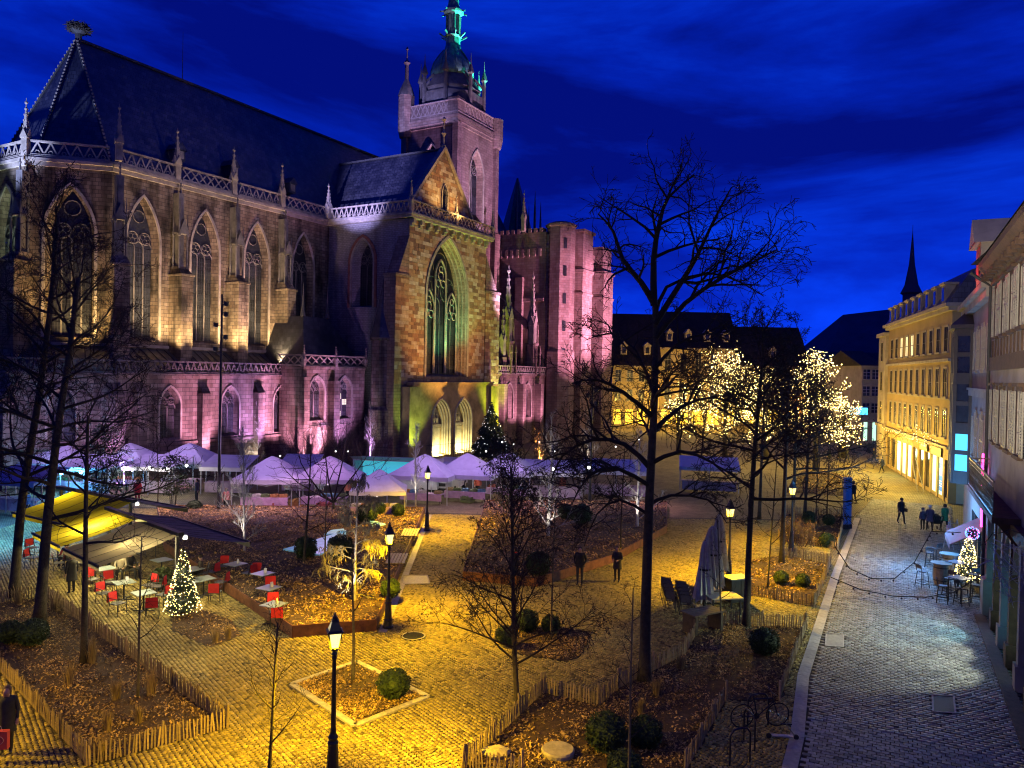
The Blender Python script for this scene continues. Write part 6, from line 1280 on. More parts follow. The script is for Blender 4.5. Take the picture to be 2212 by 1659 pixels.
# floodlight mast with spot heads
def mast(u, v, h, heads, label):
    p = g(u, v); o = thing('floodlight_mast', label, 'light mast', p); q = MB(); q.tube([(0, 0, 0), (.0, 0, 1.0), (.05, 0, h)], [.13, .11, .06], 9); q.obj('pole', M_blk, o)
    for k, (z, sx) in enumerate(heads):
        q = MB(); q.lathe([(.05, -.22), (.15, -.16), (.17, .08), (.19, .1)], 10, (sx * .33, -.05, z)); q.bar((0, 0, z - .1), (sx * .33, -.05, z - .1), .04); hd = q.obj('spot_head', M_blk, o)
        if k == 3: q = MB(); q.lathe([(.15, .101), (.01, .105)], 10, (sx * .33, -.05, z)); q.obj('lens', glow('spot_lens', (1, .95, .9), 8.0), hd)
mast(472, 1110, 14.6, ((14.0, 1), (13.3, 1), (12.6, -1), (11.8, 1), (11.0, -1)), 'tall black floodlight mast in front of the choir windows'); mast(1274, 1086, 9.0, ((8.6, 1), (8.2, -1), (7.6, 1)), 'slim mast with small spotlights left of the tallest tree')
# ================================================================ market
M_canv = mat('white_canvas', (.62, .60, .64), .8, .10, 2.0, .15, 6); M_alu = mat('aluminium_leg', (.45, .45, .47), .4, .1, metal=.6)
def tent_proto(w, d, name='market_tent'):
    o = thing(name, 'x', 'tent'); q = MB(); e = 2.05; n = 6; a = 3.5
    ring_ = []
    per = [(-w / 2 + w * i / n, -d / 2) for i in range(n)] + [(w / 2, -d / 2 + d * i / n) for i in range(n)] + [(w / 2 - w * i / n, d / 2) for i in range(n)] + [(-w / 2, d / 2 - d * i / n) for i in range(n)]
    m = len(per); L_ = [(1.0, e), (.72, e + .38), (.42, e + .86), (.16, e + 1.28), (.02, a)]
    vs = []; fs = []
    for (s_, z) in L_:
        for i, (x, y) in enumerate(per): mid = min(i % n, n - i % n) / (n / 2); vs.append((x * s_, y * s_, z - .10 * mid * s_ * (1 - abs(s_ - .5))))
    for k in range(len(L_) - 1): fs += [(k * m + i, k * m + (i + 1) % m, (k + 1) * m + (i + 1) % m, (k + 1) * m + i) for i in range(m)]
    q.add(vs, fs); q.obj('canopy', M_canv, o, smooth=False)
    q = MB(); q.add([(x * 1.005, y * 1.005, e - .02) for x, y in per] + [(x * 1.005, y * 1.005, e - .30 - (.05 if i % 2 else 0)) for i, (x, y) in enumerate(per)], [(i, (i + 1) % m, m + (i + 1) % m, m + i) for i in range(m)]); q.obj('valance', M_canv, o)
    for sx in (-1, 1):
        for sy in (-1, 1): q = MB(); q.box(sx * (w / 2 - .06) - .03, sy * (d / 2 - .06) - .03, 0, sx * (w / 2 - .06) + .03, sy * (d / 2 - .06) + .03, e); q.obj('leg', M_alu, o)
    q = MB()
    for sy in (-1, 1): q.bar((-w / 2, sy * d / 2 * .97, e - .05), (0, sy * d / 2 * .97, e - .45), .03); q.bar((0, sy * d / 2 * .97, e - .45), (w / 2, sy * d / 2 * .97, e - .05), .03)
    q.obj('truss', M_alu, o); return o
TENT = tent_proto(4.3, 3.4)
tents = [((143, 957), 'peaked market tent lit blue-violet, leftmost of the row'), ((282, 957), 'violet peaked market tent behind the dark evergreen shrub'), ((410, 957), 'pale violet peaked tent just left of the floodlight mast'), ((588, 985), 'violet peaked tent right of the floodlight mast'), ((713, 985), 'pink-violet peaked tent in front of the corner chapel'), ((820, 1000), 'lower peaked tent beside the cyan market truck'), ((918, 981), 'peaked tent right behind the far street lamp'), ((1010, 979), 'peaked tent in front of the church portal'), ((1097, 975), 'bright violet peaked tent in front of the portal fir')]
TPOS = []
for i, ((u, v), lab) in enumerate(tents):
    p = g(u, v, 3.5); p.z = 0; o = TENT if i == 0 else dup(TENT, p); o.location = p; o['label'] = lab; o['group'] = 'market tents'; o.rotation_euler = (0, 0, R((-14, -10, -8, 4, 2, 6, -12, -12, -16)[i])); TPOS.append(p)
    o.scale = (1.22, 1.15, 1.0) if i < 3 else (1.1, 1.05, 1.0)
    if i == 5: o.scale = (.85, .85, .88)
# long flat-roofed stalls right of the tents
def stall(u, v, w, label, rz, m=M_canv):
    p = g(u, v); o = thing('market_stall', label, 'stall', p, rz); q = MB(); q.add([(-w / 2, -1.6, 2.1), (w / 2, -1.6, 2.1), (w / 2, 1.4, 2.75), (-w / 2, 1.4, 2.75), (-w / 2, -1.6, 2.05), (w / 2, -1.6, 2.05), (w / 2, 1.4, 2.7), (-w / 2, 1.4, 2.7)], [(0, 1, 2, 3), (4, 7, 6, 5), (0, 4, 5, 1), (1, 5, 6, 2), (3, 7, 4, 0), (2, 6, 7, 3)]); q.box(-w / 2, -1.63, 1.8, w / 2, -1.61, 2.08); q.obj('canopy', m, o)
    for x in (-w / 2 + .1, 0, w / 2 - .1):
        for y in (-1.5, 1.3): q = MB(); q.box(x - .03, y - .03, 0, x + .03, y + .03, 2.1 + (y + 1.6) * .21); q.obj('leg', M_alu, o)
    q = MB(); q.box(-w / 2 + .2, -1.2, .82, w / 2 - .2, -.3, .88); q.box(-w / 2 + .25, -1.15, .1, w / 2 - .25, -1.12, .82); q.obj('counter', mat('stall_cloth', (.40, .30, .36), .9, .3, 3), o); return o
stall(345, 1062, 4.2, 'low stall filling the gap left of the pale violet tent', R(-8)); stall(212, 1064, 4.2, 'low stall between the two violet tents at the left', R(-10)); stall(497, 1062, 3.6, 'low stall just right of the floodlight mast', R(0)); stall(650, 1058, 3.0, 'low stall between the two tents before the corner chapel', R(2)); stall(1190, 1072, 5.4, 'long low stall with flat violet canopy right of the last peaked tent', R(-10)); stall(1330, 1068, 5.6, 'flat-roofed stall half hidden behind the tallest trunk', R(-10)); stall(55, 1100, 4.6, 'blue-lit stall with red counter at the left picture edge', R(-14), mat('blue_tarp', (.10, .16, .40), .7, .2, 2)); stall(1530, 1058, 5.0, 'pale flat stall behind the far trees', R(-12))
# tables with goods
M_crate = [mat('crate_%d' % i, c, .8, .3, 8) for i, c in enumerate(((.28, .07, .05), (.30, .22, .10), (.10, .20, .28), (.45, .42, .40), (.12, .16, .06), (.35, .16, .05)))]
def crate_mesh(m):
    q = MB(); q.box(-.27, -.19, 0, .27, .19, .03)
    for z in (.03, .13): q.box(-.28, -.2, z, .28, -.18, z + .07); q.box(-.28, .18, z, .28, .2, z + .07); q.box(-.28, -.18, z, -.26, .18, z + .07); q.box(.26, -.18, z, .28, .18, z + .07)
    v, f = ico(.065, 1); r_ = random.Random(2)
    for i in range(14): x, y = r_.uniform(-.2, .2), r_.uniform(-.12, .12); q.add([(a + x, b_ + y, c + .18) for a, b_, c in v], f)
    return meshof(q, 'crate', m)
CR = [crate_mesh(m) for m in M_crate]
rn = random.Random(12); M_tcl = mat('table_cloth', (.40, .26, .36), .9, .25, 3)
for i, p in enumerate(TPOS):
    rz = R((-14, -10, -8, 4, 2, 6, -12, -12, -16)[i]); c = Vector((p.x, p.y - 1.35, 0)); ax = Vector((math.cos(rz), math.sin(rz), 0)); w = 3.2
    o = thing('market_table', 'cloth-covered trestle table under the ' + ('blue-violet leftmost', 'second', 'third', 'fourth', 'fifth', 'sixth', 'seventh', 'eighth', 'last peaked')[i] + ' market tent', 'table', c, rz)
    q = MB(); q.box(-w / 2, -.4, .74, w / 2, .4, .78); q.obj('table_top', M_tcl, o); q = MB(); q.box(-w / 2, -.41, .28, w / 2, -.405, .74); q.box(-w / 2 - .005, -.4, .28, -w / 2, .4, .74); q.obj('cloth', M_tcl, o)
    for x in (-w / 2 + .2, w / 2 - .2): q = MB(); q.bar((x, -.3, 0), (x, .05, .74), .04); q.bar((x, .3, 0), (x, -.05, .74), .04); q.obj('trestle', M_wood_d, o)
    for k in range(5):
        if rn.random() < .85: cc = c + ax * (-1.25 + .62 * k); cc.z = .781; b_ = mobj('crate', rn.choice(CR), None, cc, rz + rn.uniform(-.1, .1)); tag(b_, 'goods crate, ' + ('first', 'second', 'third', 'fourth', 'fifth')[k] + ' from the left on the table under the ' + ('leftmost', 'second', 'third', 'fourth', 'fifth', 'sixth', 'seventh', 'eighth', 'last')[i] + ' peaked tent', 'crate', 'crates on the market tables')
for k, (u, v) in enumerate(((585, 1098), (760, 1106), (805, 1112), (845, 1108), (1010, 1085), (640, 1092), (700, 1100), (1075, 1078))): b_ = mobj('crate', CR[k % 6], None, g(u, v), rn.uniform(0, 3)); b_.scale = (1.6, 1.6, 2.2); tag(b_, 'larger crate standing on the ground ' + ('below the fourth tent', 'at the foot of the many-stemmed tree', 'left of the market-end box balls', 'behind the market-end box balls', 'below the tent before the portal', 'between the fourth and fifth tents', 'in front of the fifth tent', 'below the last peaked tent')[k], 'crate', 'crates on the market ground')
# hanging bulbs under the left tents
G_blu = glow('blue_bulb', (.25, .80, 1.0), 10.0); G_wht = glow('white_bulb', (1.0, .97, .9), 7.0); v_, f_ = ico(.13, 2)
def bulb(u, v, Y, gm, label, r=1.0, cable=.9):
    p = tp(u, v, Y); o = thing('hanging_lamp', label, 'hanging lamp', p); q = MB(); q.add([(x * r, y * r, z * r) for x, y, z in v_], f_); q.obj('bulb', gm, o); q = MB(); q.tube([(0, 0, .1), (0, 0, cable)], .012, 4); q.obj('cord', M_cable, o)
for k, (u, v, gm, lab) in enumerate(((88, 1022, G_blu, 'dazzling blue-white lamp hanging left of the big trunk'), (133, 1022, G_blu, 'blue-white lamp hanging just right of the big trunk'), (175, 1020, G_blu, 'blue-white lamp hanging under the leftmost tent'), (286, 1015, G_wht, 'white lamp at the edge of the tent behind the evergreen'), (323, 1010, G_wht, 'second white lamp over the evergreen shrubs'), (362, 1012, G_wht, 'third white lamp over the evergreen shrubs'), (403, 1006, G_wht, 'white lamp under the pale violet tent'), (1195, 1013, G_wht, 'white lamp under the long low stall'), (1272, 1010, G_wht, 'white lamp beside the slim mast'))):
    p = tp(u, v, 57); bulb(u, v, 57, gm, lab, 1.0 if k < 3 else .8)
    light('stall_lamp', p - Vector((0, .4, .1)), 200 if k < 3 else 70, (.10, .5, 1.0) if k < 3 else (1, .9, .75), size=.12)
for k, (u, v, Y) in enumerate(((1085, 955, 70), (1110, 960, 72), (1050, 975, 66), (1165, 955, 74), (1198, 975, 66), (725, 975, 66), (752, 975, 66), (1330, 965, 72), (1380, 950, 74), (605, 985, 64), (870, 990, 64))): bulb(u, v, Y, glow('lantern_white', (1, .97, .92), 2.5), 'small white lantern on the wire above the market ' + ('left of the portal fir', 'just right of the portal fir', 'in front of the portal fir', 'over the last peaked tent', 'over the long low stall', 'over the brown shrub', 'beside the brown shrub', 'left of the tallest trunk', 'behind the tallest trunk', 'nearest the floodlight mast', 'beside the white van')[k], .55, .3)
q = MB(); q.tube([tp(590, 960, 65), tp(740, 968, 66), tp(900, 965, 68), tp(1085, 948, 70), tp(1240, 955, 72), tp(1400, 938, 75)], .015, 4); tag(q.obj('lantern_wire', M_cable), 'thin wire carrying small white lanterns above the market tents', 'wire')
# violet market wash: unseen lamps above the tent fronts, small ones over the tables
for i, p in enumerate(TPOS):
    light('table_lamp', p + Vector((0, -.7, 1.85)), 55, (1.0, .88, .9) if i > 1 else (.4, .75, 1.0), size=.08)
    light('tent_wash', p + Vector((0, -2.6, 4.6)), 150, (.66, .40, 1.0) if i != 4 else (.9, .42, .95), size=.6)
for (u, v, pw, c) in ((520, 1100, 700, (1.0, .55, .75)), (620, 1096, 600, (1.0, .55, .85)), (420, 1096, 700, (1.0, .6, .7)), (330, 1096, 600, (1.0, .6, .65)), (1180, 1090, 600, (1.0, .5, .8)), (1400, 1080, 600, (1.0, .5, .75)), (1080, 1092, 500, (1.0, .55, .7)), (20, 1160, 4200, (.06, .32, 1.0)), (120, 1110, 1500, (.08, .42, 1.0)), (-60, 1130, 2500, (.06, .30, 1.0))): light('market_light', g(u, v + 16) + Vector((0, 0, 3.6)), pw * .75, c, 'SPOT', .3, g(u, v + 16), 140, 1.0)
# cyan market truck, white van
def wheel(par, x, y, r=.34, w=.22):
    q = MB(); q.tube([(x, y - w / 2, r), (x, y + w / 2, r)], r, 16); t = q.obj('wheel', mat('tyre', (.02, .02, .02), .9, .2), par); q = MB(); q.tube([(x, y - w / 2 - .01, r), (x, y + w / 2 + .01, r)], r * .6, 12); q.obj('rim', M_alu, t)
p = g(850, 1075); tk = thing('market_truck', 'market truck with its open side glowing cyan behind the tents', 'truck', p + Vector((0, 2.0, 0)), R(-8)); M_vw = mat('white_vehicle_paint', (.55, .56, .58), .35, .08, 2, spec=.5)
q = MB(); q.box(-3.4, -.9, .55, 3.4, 1.3, .7); q.box(-3.4, 1.25, .7, 3.4, 1.3, 2.7); q.box(-3.4, -.9, 2.65, 3.4, 1.3, 2.75); q.box(-3.4, -.9, .7, -3.34, 1.25, 2.65); q.box(3.34, -.9, .7, 3.4, 1.25, 2.65); q.box(-3.34, -.92, .7, 3.34, -.86, 1.35); q.obj('body', M_vw, tk)
q = MB(); q.add([(-3.3, -.9, 2.7), (3.3, -.9, 2.7), (3.3, -2.1, 3.1), (-3.3, -2.1, 3.1)], [(0, 1, 2, 3)]); q.obj('side_flap', M_vw, tk); q = MB(); q.box(-3.3, 1.18, .9, 3.3, 1.22, 2.55); q.obj('light_panel', glow('cyan_panel', (.10, .80, .95), .22, 'FRONT'), tk); q = MB(); q.box(-3.2, -.85, 1.36, 3.2, -.3, 1.42); q.obj('counter', M_alu, tk)
for x in (-2.2, 2.2): wheel(tk, x, -.85)
p = g(962, 1072); vn = thing('white_van', 'white delivery van parked nose-out between the tents', 'van', p + Vector((0, 3.0, 0)), R(-100)); VN = vn
q = MB(); prof = [(-2.6, .35), (-2.6, 2.35), (-2.45, 2.5), (1.0, 2.5), (1.35, 2.35), (2.0, 1.45), (2.75, 1.2), (2.85, .95), (2.85, .35)]; n = len(prof); q.add([(x, -.98, z) for x, z in prof] + [(x, .98, z) for x, z in prof], [(i, (i + 1) % n, n + (i + 1) % n, n + i) for i in range(n)] + [tuple(range(n - 1, -1, -1)), tuple(range(n, 2 * n))]); q.obj('body', M_vw, vn)
q = MB(); q.add([(1.38, -.88, 2.28), (1.38, .88, 2.28), (1.99, .92, 1.5), (1.99, -.92, 1.5)], [(0, 1, 2, 3)]); o_ = q.obj('windscreen', M_win, vn); o_.location = (.02, 0, .02)
for s_ in (-1, 1): q = MB(); q.add([(.3, s_ * .99, 1.5), (1.75, s_ * .99, 1.5), (1.3, s_ * .99, 2.2), (.3, s_ * .99, 2.2)], [(0, 1, 2, 3)]); q.obj('side_window', M_win, vn); q = MB(); q.box(2.86, s_ * .72 - .18, .85, 2.88, s_ * .72 + .18, 1.05); q.obj('headlight', M_alu, vn); q = MB(); q.box(1.5, s_ * 1.02, 1.5, 1.7, s_ * 1.2, 1.8); q.obj('mirror', M_blk, vn)
q = MB(); q.box(2.86, -.5, .75, 2.89, .5, 1.0); q.obj('grille', M_blk, vn); q = MB(); q.box(2.86, -.95, .35, 2.92, .95, .6); q.obj('bumper', M_blk, vn)
for x in (-1.7, 1.8):
    for y in (-.9, .9): wheel(vn, x, y)
# ice-blue angular panels lying in the raised bed
for k, pl in enumerate((((612, 1184), (655, 1172), (748, 1143), (746, 1168), (690, 1196), (640, 1189)), ((700, 1152), (716, 1143), (742, 1140), (748, 1150)), ((795, 1120), (833, 1130), (806, 1136)))):
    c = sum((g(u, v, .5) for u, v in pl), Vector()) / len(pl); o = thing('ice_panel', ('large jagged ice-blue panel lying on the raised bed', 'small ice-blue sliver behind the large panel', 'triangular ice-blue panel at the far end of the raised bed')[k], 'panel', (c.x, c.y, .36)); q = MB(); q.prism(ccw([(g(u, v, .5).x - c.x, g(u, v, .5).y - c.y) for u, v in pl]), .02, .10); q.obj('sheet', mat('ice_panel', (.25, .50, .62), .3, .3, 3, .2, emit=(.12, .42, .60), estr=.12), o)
# slatted benches on the steel edging
M_slat = mat('bench_slat', (.42, .36, .22), .7, .25, 8, .3, rnd=.15)
for k, (u, v) in enumerate(((890, 1150), (862, 1206))):
    p = g(u, v, .45); o = thing('slatted_bench', ('slatted wooden bench on the bed edge, nearer the market', 'slatted wooden bench on the bed edge, nearer the middle lamp')[k], 'bench', (p.x - .1, p.y, .0), R(92))
    for i in range(6): q = MB(); q.box(-1.0, -.45 + i * .155, .43, 1.0, -.45 + i * .155 + .12, .47); q.obj('slat', M_slat, o)
    q = MB(); q.box(-.8, -.45, .36, -.72, .45, .43); q.box(.72, -.45, .36, .8, .45, .43); q.obj('bearers', M_cort, o)
# ================================================================ cafe terrace
M_alc = canvas('awning_canvas', (.22, .18, .11), .4); M_aly = canvas('yellow_canvas', (.55, .45, .03), .6); M_ald = mat('navy_canvas', (.035, .036, .055), .75, .25, 3, .2, 30)
def awning(label, a, c, zr_, ends, mats, lamps_=True):
    a = Vector(a); c = Vector(c); d = (c - a); L = d.length; d.normalize(); o = thing('double_awning', label, 'awning', (a.x, a.y, 0), math.atan2(d.y, d.x))   # local x runs from c back towards a
    n = 4
    for sd_, reach, mt, segs in ends:
        for (x0, x1, m2) in segs:
            q = MB(); k = 7
            vs = []
            for i in range(k + 1):
                t = i / k; z = zr_ - .05 - .72 * t - .06 * math.sin(math.pi * t); vs += [(x0, sd_ * (.08 + reach * t), z), (x1, sd_ * (.08 + reach * t), z)]
            q.add(vs, [(2 * i, 2 * i + 1, 2 * i + 3, 2 * i + 2) for i in range(k)])
            q.add([(x0, sd_ * (.08 + reach), zr_ - .77), (x1, sd_ * (.08 + reach), zr_ - .77), (x1, sd_ * (.08 + reach), zr_ - .98), (x0, sd_ * (.08 + reach), zr_ - .98)], [(0, 1, 2, 3)]); cv = q.obj('canvas', mt if m2 is None else m2, o)
            q = MB(); q.bar((x0, sd_ * (.1 + reach), zr_ - .77), (x1, sd_ * (.1 + reach), zr_ - .77), .07, .09); q.obj('front_rail', M_blk, cv)
            for i in range(1, 9): x = x0 + (x1 - x0) * i / 9; q = MB(); q.bar((x, sd_ * .1, zr_ - .05), (x, sd_ * (.05 + reach * .5), zr_ - .45), .012, .012); q.bar((x, sd_ * (.05 + reach * .5), zr_ - .45), (x, sd_ * (.08 + reach), zr_ - .75), .012, .012); q.obj('seam', M_blk, cv) if i % 2 else None
    q = MB(); q.bar((-.1, 0, zr_), (L + .1, 0, zr_), .22, .16); q.obj('ridge_beam', M_blk, o)
    for x in (.25, L - .25): q = MB(); q.box(x - .06, -.06, 0, x + .06, .06, zr_ - .08); q.box(x - .3, -.3, 0, x + .3, .3, .04); q.obj('post', M_blk, o)
    for x in (.0, L * .45): q = MB(); q.lathe([(.09, -.14), (.07, .0)], 8, (x + .1, -.25, zr_ - .1)); q.obj('lamp', glow('awning_lamp', (1, .95, .8), 4.0), o)
    return o, L
ra, rc = g(232, 1098, 3.1), g(389, 1154, 3.1)
aw1, L1 = awning('near double awning, brown and yellow slope towards the tables and navy slope behind', (rc.x, rc.y), (ra.x, ra.y), 3.1, ((-1, 2.9, M_ald, ((0, 3.7, None), (3.75, 7.9, None))), (1, 2.9, M_alc, ((0, 3.9, None), (4.3, 7.9, M_aly)))), None)
ra2, rc2 = g(165, 1068, 3.1), g(262, 1082, 3.1)
aw2, L2 = awning('farther double awning with a yellow-lit slope at the left edge', (rc2.x + .6, rc2.y), (ra2.x - 2.2, ra2.y + 2.2), 3.1, ((-1, 2.9, M_ald, ((0, 5.5, None),)), (1, 2.9, M_aly, ((0, 5.5, None),))), None)
# the heaters and bulbs under the awnings make the yellow slope glow
light('terrace_lamp', tp(215, 1150, 33.5), 130, (1.0, .82, .25), size=.15); light('terrace_lamp', g(330, 1215, 2.1), 110, (1.0, .85, .45), size=.15); light('terrace_lamp', g(150, 1105, 2.0), 140, (1.0, .75, .15), size=.15); light('terrace_lamp', g(420, 1270, 2.4), 120, (1.0, .85, .5), size=.2)
for u, v, w_ in ((300, 1300, 190), (215, 1270, 130), (470, 1300, 190), (150, 1215, 120), (560, 1350, 120)): light('terrace_lamp', g(u, v) + Vector((0, 0, 2.35)), w_, (1.0, .80, .42), 'SPOT', .12, g(u, v), 150, 1.0)
fd_ = Vector((-.69, -.72, 0)) * 1.3
for t_, w_ in ((.2, 130), (.75, 130)): light('awning_glow', Vector((rc.x, rc.y, 0)).lerp(Vector((ra.x, ra.y, 0)), t_) + fd_ + Vector((0, 0, 2.15)), w_, (1.0, .82, .40), size=.1)
M_red = mat('red_fleece', (.55, .02, .02), .85, .2, 8, .3, 40, rnd=.2); M_cfr = mat('chair_frame', (.05, .05, .055), .4, .2, metal=.6); M_seat = mat('chair_seat', (.10, .10, .11), .7, .2)
def chair_proto(red=True):
    o = thing('terrace_chair', 'x', 'chair')
    q = MB(); q.box(-.22, -.22, .43, .22, .22, .46); q.obj('seat', M_seat, o)
    for sx in (-1, 1):
        for sy in (-1, 1): q = MB(); q.tube([(sx * .21, sy * .2, .44), (sx * .235, sy * .235, 0)], .014, 6); q.obj('leg', M_cfr, o)
        q = MB(); q.tube([(sx * .22, .2, .44), (sx * .22, .25, .66), (sx * .23, -.2, .66), (sx * .22, -.2, .44)], .013, 6); q.obj('armrest', M_cfr, o)
    q = MB(); q.tube([(-.21, .2, .44), (-.21, .29, .86), (.21, .29, .86), (.21, .2, .44)], .014, 6); q.obj('back_frame', M_cfr, o)
    if red:
        q = MB(); q.add([(-.20, .235, .52), (.20, .235, .52), (.20, .285, .84), (-.20, .285, .84), (-.21, .31, .87), (.21, .31, .87), (.215, .335, .5), (-.215, .335, .47)], [(0, 1, 2, 3), (3, 2, 5, 4), (4, 5, 6, 7)]); q.obj('blanket', M_red, o)
    else: q = MB(); q.add([(-.2, .23, .5), (.2, .23, .5), (.2, .285, .84), (-.2, .285, .84)], [(0, 1, 2, 3)]); q.obj('backrest', M_seat, o)
    return o
CH = chair_proto(); CHD = chair_proto(False)
def c1(x, y): return ((0 + x / 3.319) / 1.1302, (1000 + y / 3.319) / 1.1302)
def c2(x, y): return ((500 + x / 3.319) / 1.1302, (1000 + y / 3.319) / 1.1302)
chairs = [(c1(845, 1440), 60, 'empty chair with red blanket, leftmost at the glass table nearest the fence'), (c1(955, 1520), 70, 'chair with a small red cushion beside the fence'), (c1(1235, 1545), 200, 'red-blanketed chair nearest the lit cone tree, back to the camera'), (c1(1325, 1450), 250, 'red chair touching the lit cone tree'), (c1(1275, 1385), 280, 'red chair behind the nearest glass table, right'), (c1(1205, 1375), 330, 'red chair behind the nearest glass table, left'), (c1(890, 1350), 40, 'red chair at the far side of the glass table beside the woman in black'), (c1(755, 1330), 60, 'red chair half hidden by the slim dark trunk'), (c1(1375, 1270), 300, 'red chair under the awning edge beside the cone tree top'),
    (c1(1712, 1270), 260, 'red chair behind the seated guest right of the cone tree'), (c1(1790, 1350), 270, 'red chair at the right end of the long glass table'), (c1(1745, 1430), 190, 'red chair with its back to the paving right of the cone tree'), (c1(1812, 1225), 10, 'dark red chair farthest right under the pale tree'), (c1(262, 1160), 90, 'red chair between the two big trunks, nearer'), (c1(262, 1080), 60, 'red chair between the two big trunks, farther'), (c1(480, 1200), 120, 'red and pale chair just right of the big trunk'), (c1(620, 1150), 40, 'red chair in the depth of the awning'), (c1(720, 1290), 10, 'red chair behind the woman in black'),
    (c2(350, 1280), 250, 'dark red chair at the outer table beside the steel edging'), (c2(415, 1285), 10, 'red chair next to the dark red one at the outer table'), (c2(530, 1370), 200, 'bright red chair at the third small table beside the steel edging'), (c2(550, 1500), 200, 'bright red chair at the second small table from the paving'), (c2(582, 1625), 200, 'bright red chair at the last small table next to the paving')]
for i, ((u, v), an, lab) in enumerate(chairs):
    p = g(u, v, .68); p.z = 0; o = CH if i == 0 else dup(CH, p); o.location = p; o.rotation_euler = (0, 0, R(an)); o['label'] = lab; o['group'] = 'red-blanketed terrace chairs'
M_tab = mat('table_glass_top', (.24, .30, .29), .3, .1, 3, spec=.5); 
def table_proto():
    o = thing('terrace_table', 'x', 'table'); q = MB(); q.box(-.38, -.38, .72, .38, .38, .745); q.obj('table_top', M_tab, o); q = MB(); q.tube([(0, 0, .03), (0, 0, .72)], .035, 8); q.obj('pedestal', M_cfr, o); q = MB(); q.bar((-.3, -.3, .02), (.3, .3, .02), .06, .03); q.bar((-.3, .3, .02), (.3, -.3, .02), .06, .03); q.obj('foot', M_cfr, o); return o
TB = table_proto()
tabs = [(c1(1005, 1395), 'glass-topped table nearest the fence with an ashtray'), (c1(1165, 1480), 'glass-topped table left of the cone tree'), (c1(1650, 1365), 'long-side glass table right of the cone tree'), (c1(1560, 1385), 'glass table touching the cone tree on its right'), (c1(850, 1285), 'glass table behind the woman in black'), (c1(1310, 1215), 'glass table under the awning edge above the fern'), (c1(470, 1090), 'round-looking glass table between the big trunks and the awning'), (c1(1560, 1290), 'glass table of the seated guest'), (c2(250, 1248), 'small table with a menu card under the pale tree'), (c2(470, 1325), 'third small table along the steel edging'), (c2(520, 1440), 'second small table along the steel edging'), (c2(560, 1575), 'small table at the end of the row next to the paving')]
MENU = MB(); MENU.add([(-.06, -.04, 0), (.06, -.04, 0), (0.06, 0, .2), (-.06, 0, .2), (-.06, .04, 0), (.06, .04, 0)], [(0, 1, 2, 3), (3, 2, 5, 4)]); MENU = meshof(MENU, 'menu_card', mat('card_white', (.7, .7, .68), .7, .05, 9))
for i, ((u, v), lab) in enumerate(tabs):
    p = g(u, v, .745); p.z = 0; o = TB if i == 0 else dup(TB, p); o.location = p; o.rotation_euler = (0, 0, R(44 + i * 2)); o['label'] = lab; o['group'] = 'terrace tables'
    if i in (0, 8, 9, 10, 11): m_ = mobj('menu_card', MENU, None, p + Vector((.08, .1, .746)), i * .7); tag(m_, 'folded white menu card standing on the ' + {0: 'table nearest the fence', 8: 'table under the pale tree', 9: 'third small table of the row', 10: 'second small table of the row', 11: 'last small table of the row'}[i], 'menu card')
p = g(*c1(1180, 1215)); o = thing('menu_board', 'upright white menu board on a stand between the terrace tables', 'menu board', p + Vector((0, .5, 0)), R(10)); q = MB(); q.box(-.3, -.02, .75, .3, .02, 1.55); q.obj('board', mat('board_white', (.6, .62, .62), .6, .2, 12), o); q = MB(); q.bar((-.25, 0, 0), (-.25, 0, .8), .03); q.bar((.25, 0, 0), (.25, 0, .8), .03); q.obj('stand', M_cfr, o)
# ================================================================ closed cafe corner: folded parasols, stacked chairs
M_par2 = mat('parasol_cloth', (.62, .58, .48), .85, .3, 3, .3, 20)
def folded(u, v, h, r, label, s=1.0):
    p = g(u, v); o = thing('folded_parasol', label, 'parasol', p); q = MB(); q.tube([(0, 0, 0), (0, 0, h)], .035, 8); q.box(-.35, -.35, 0, .35, .35, .08); q.obj('pole', M_blk, o); m = 22; vs = []; fs = []; rr = random.Random(int(u)); ph = [rr.uniform(.75, 1.15) for _ in range(m)]
    lv = ((.05, h), (.16, h - .12), (.30, h - .5), (.42, h - 1.2), (.55, h - 1.9), (.66, h - 2.45))
    for k, (q0, z) in enumerate(lv):
        for i in range(m): a = 2 * math.pi * i / m; f_ = r * q0 * (1.0 if i % 2 else .58) * (1 + (ph[i] - 1) * k / 5); vs.append((f_ * math.cos(a + .1 * k), f_ * math.sin(a + .1 * k), z - (.14 * ph[i] * (k == 5)) + (.16 if k == 5 and i % 2 == 0 else 0)))
    for k in range(5): fs += [(k * m + i, k * m + (i + 1) % m, (k + 1) * m + (i + 1) % m, (k + 1) * m + i) for i in range(m)]
    q = MB(); q.add(vs, fs); q.obj('canvas', M_par2, o); q = MB(); q.lathe([(.36 * r, 0), (.38 * r, .08)], 12, (0, 0, h - 1.25)); q.obj('strap', M_blk, o)
folded(1536, 1300, 3.3, 1.0, 'big folded grey parasol hanging in pleats, the nearer one'); folded(1550, 1276, 3.5, .75, 'folded grey parasol behind the nearer one')
folded(1520, 1316, 2.9, .7, 'slim folded grey parasol at the near left of the group')
def stack(u, v, rz, label, n=5):
    p = g(u, v)
    for i in range(n):
        o = dup(CHD, p + Vector((.05 * i * math.cos(rz), .05 * i * math.sin(rz), .14 * i)), rz, ('lowest', 'second lowest', 'middle', 'second highest', 'top')[i] + ' ' + label); o['group'] = 'stacked chairs by the folded parasol'
CHD.location = g(1500, 1305); CHD.rotation_euler = (0, 0, 2.2); CHD['label'] = 'single dark metal chair beside the folded parasol'
stack(1452, 1318, 2.6, 'dark metal chair in the leaning stack nearest the tallest tree'); stack(1482, 1326, 2.8, 'dark metal chair in the second stack beside the folded parasol', 5)
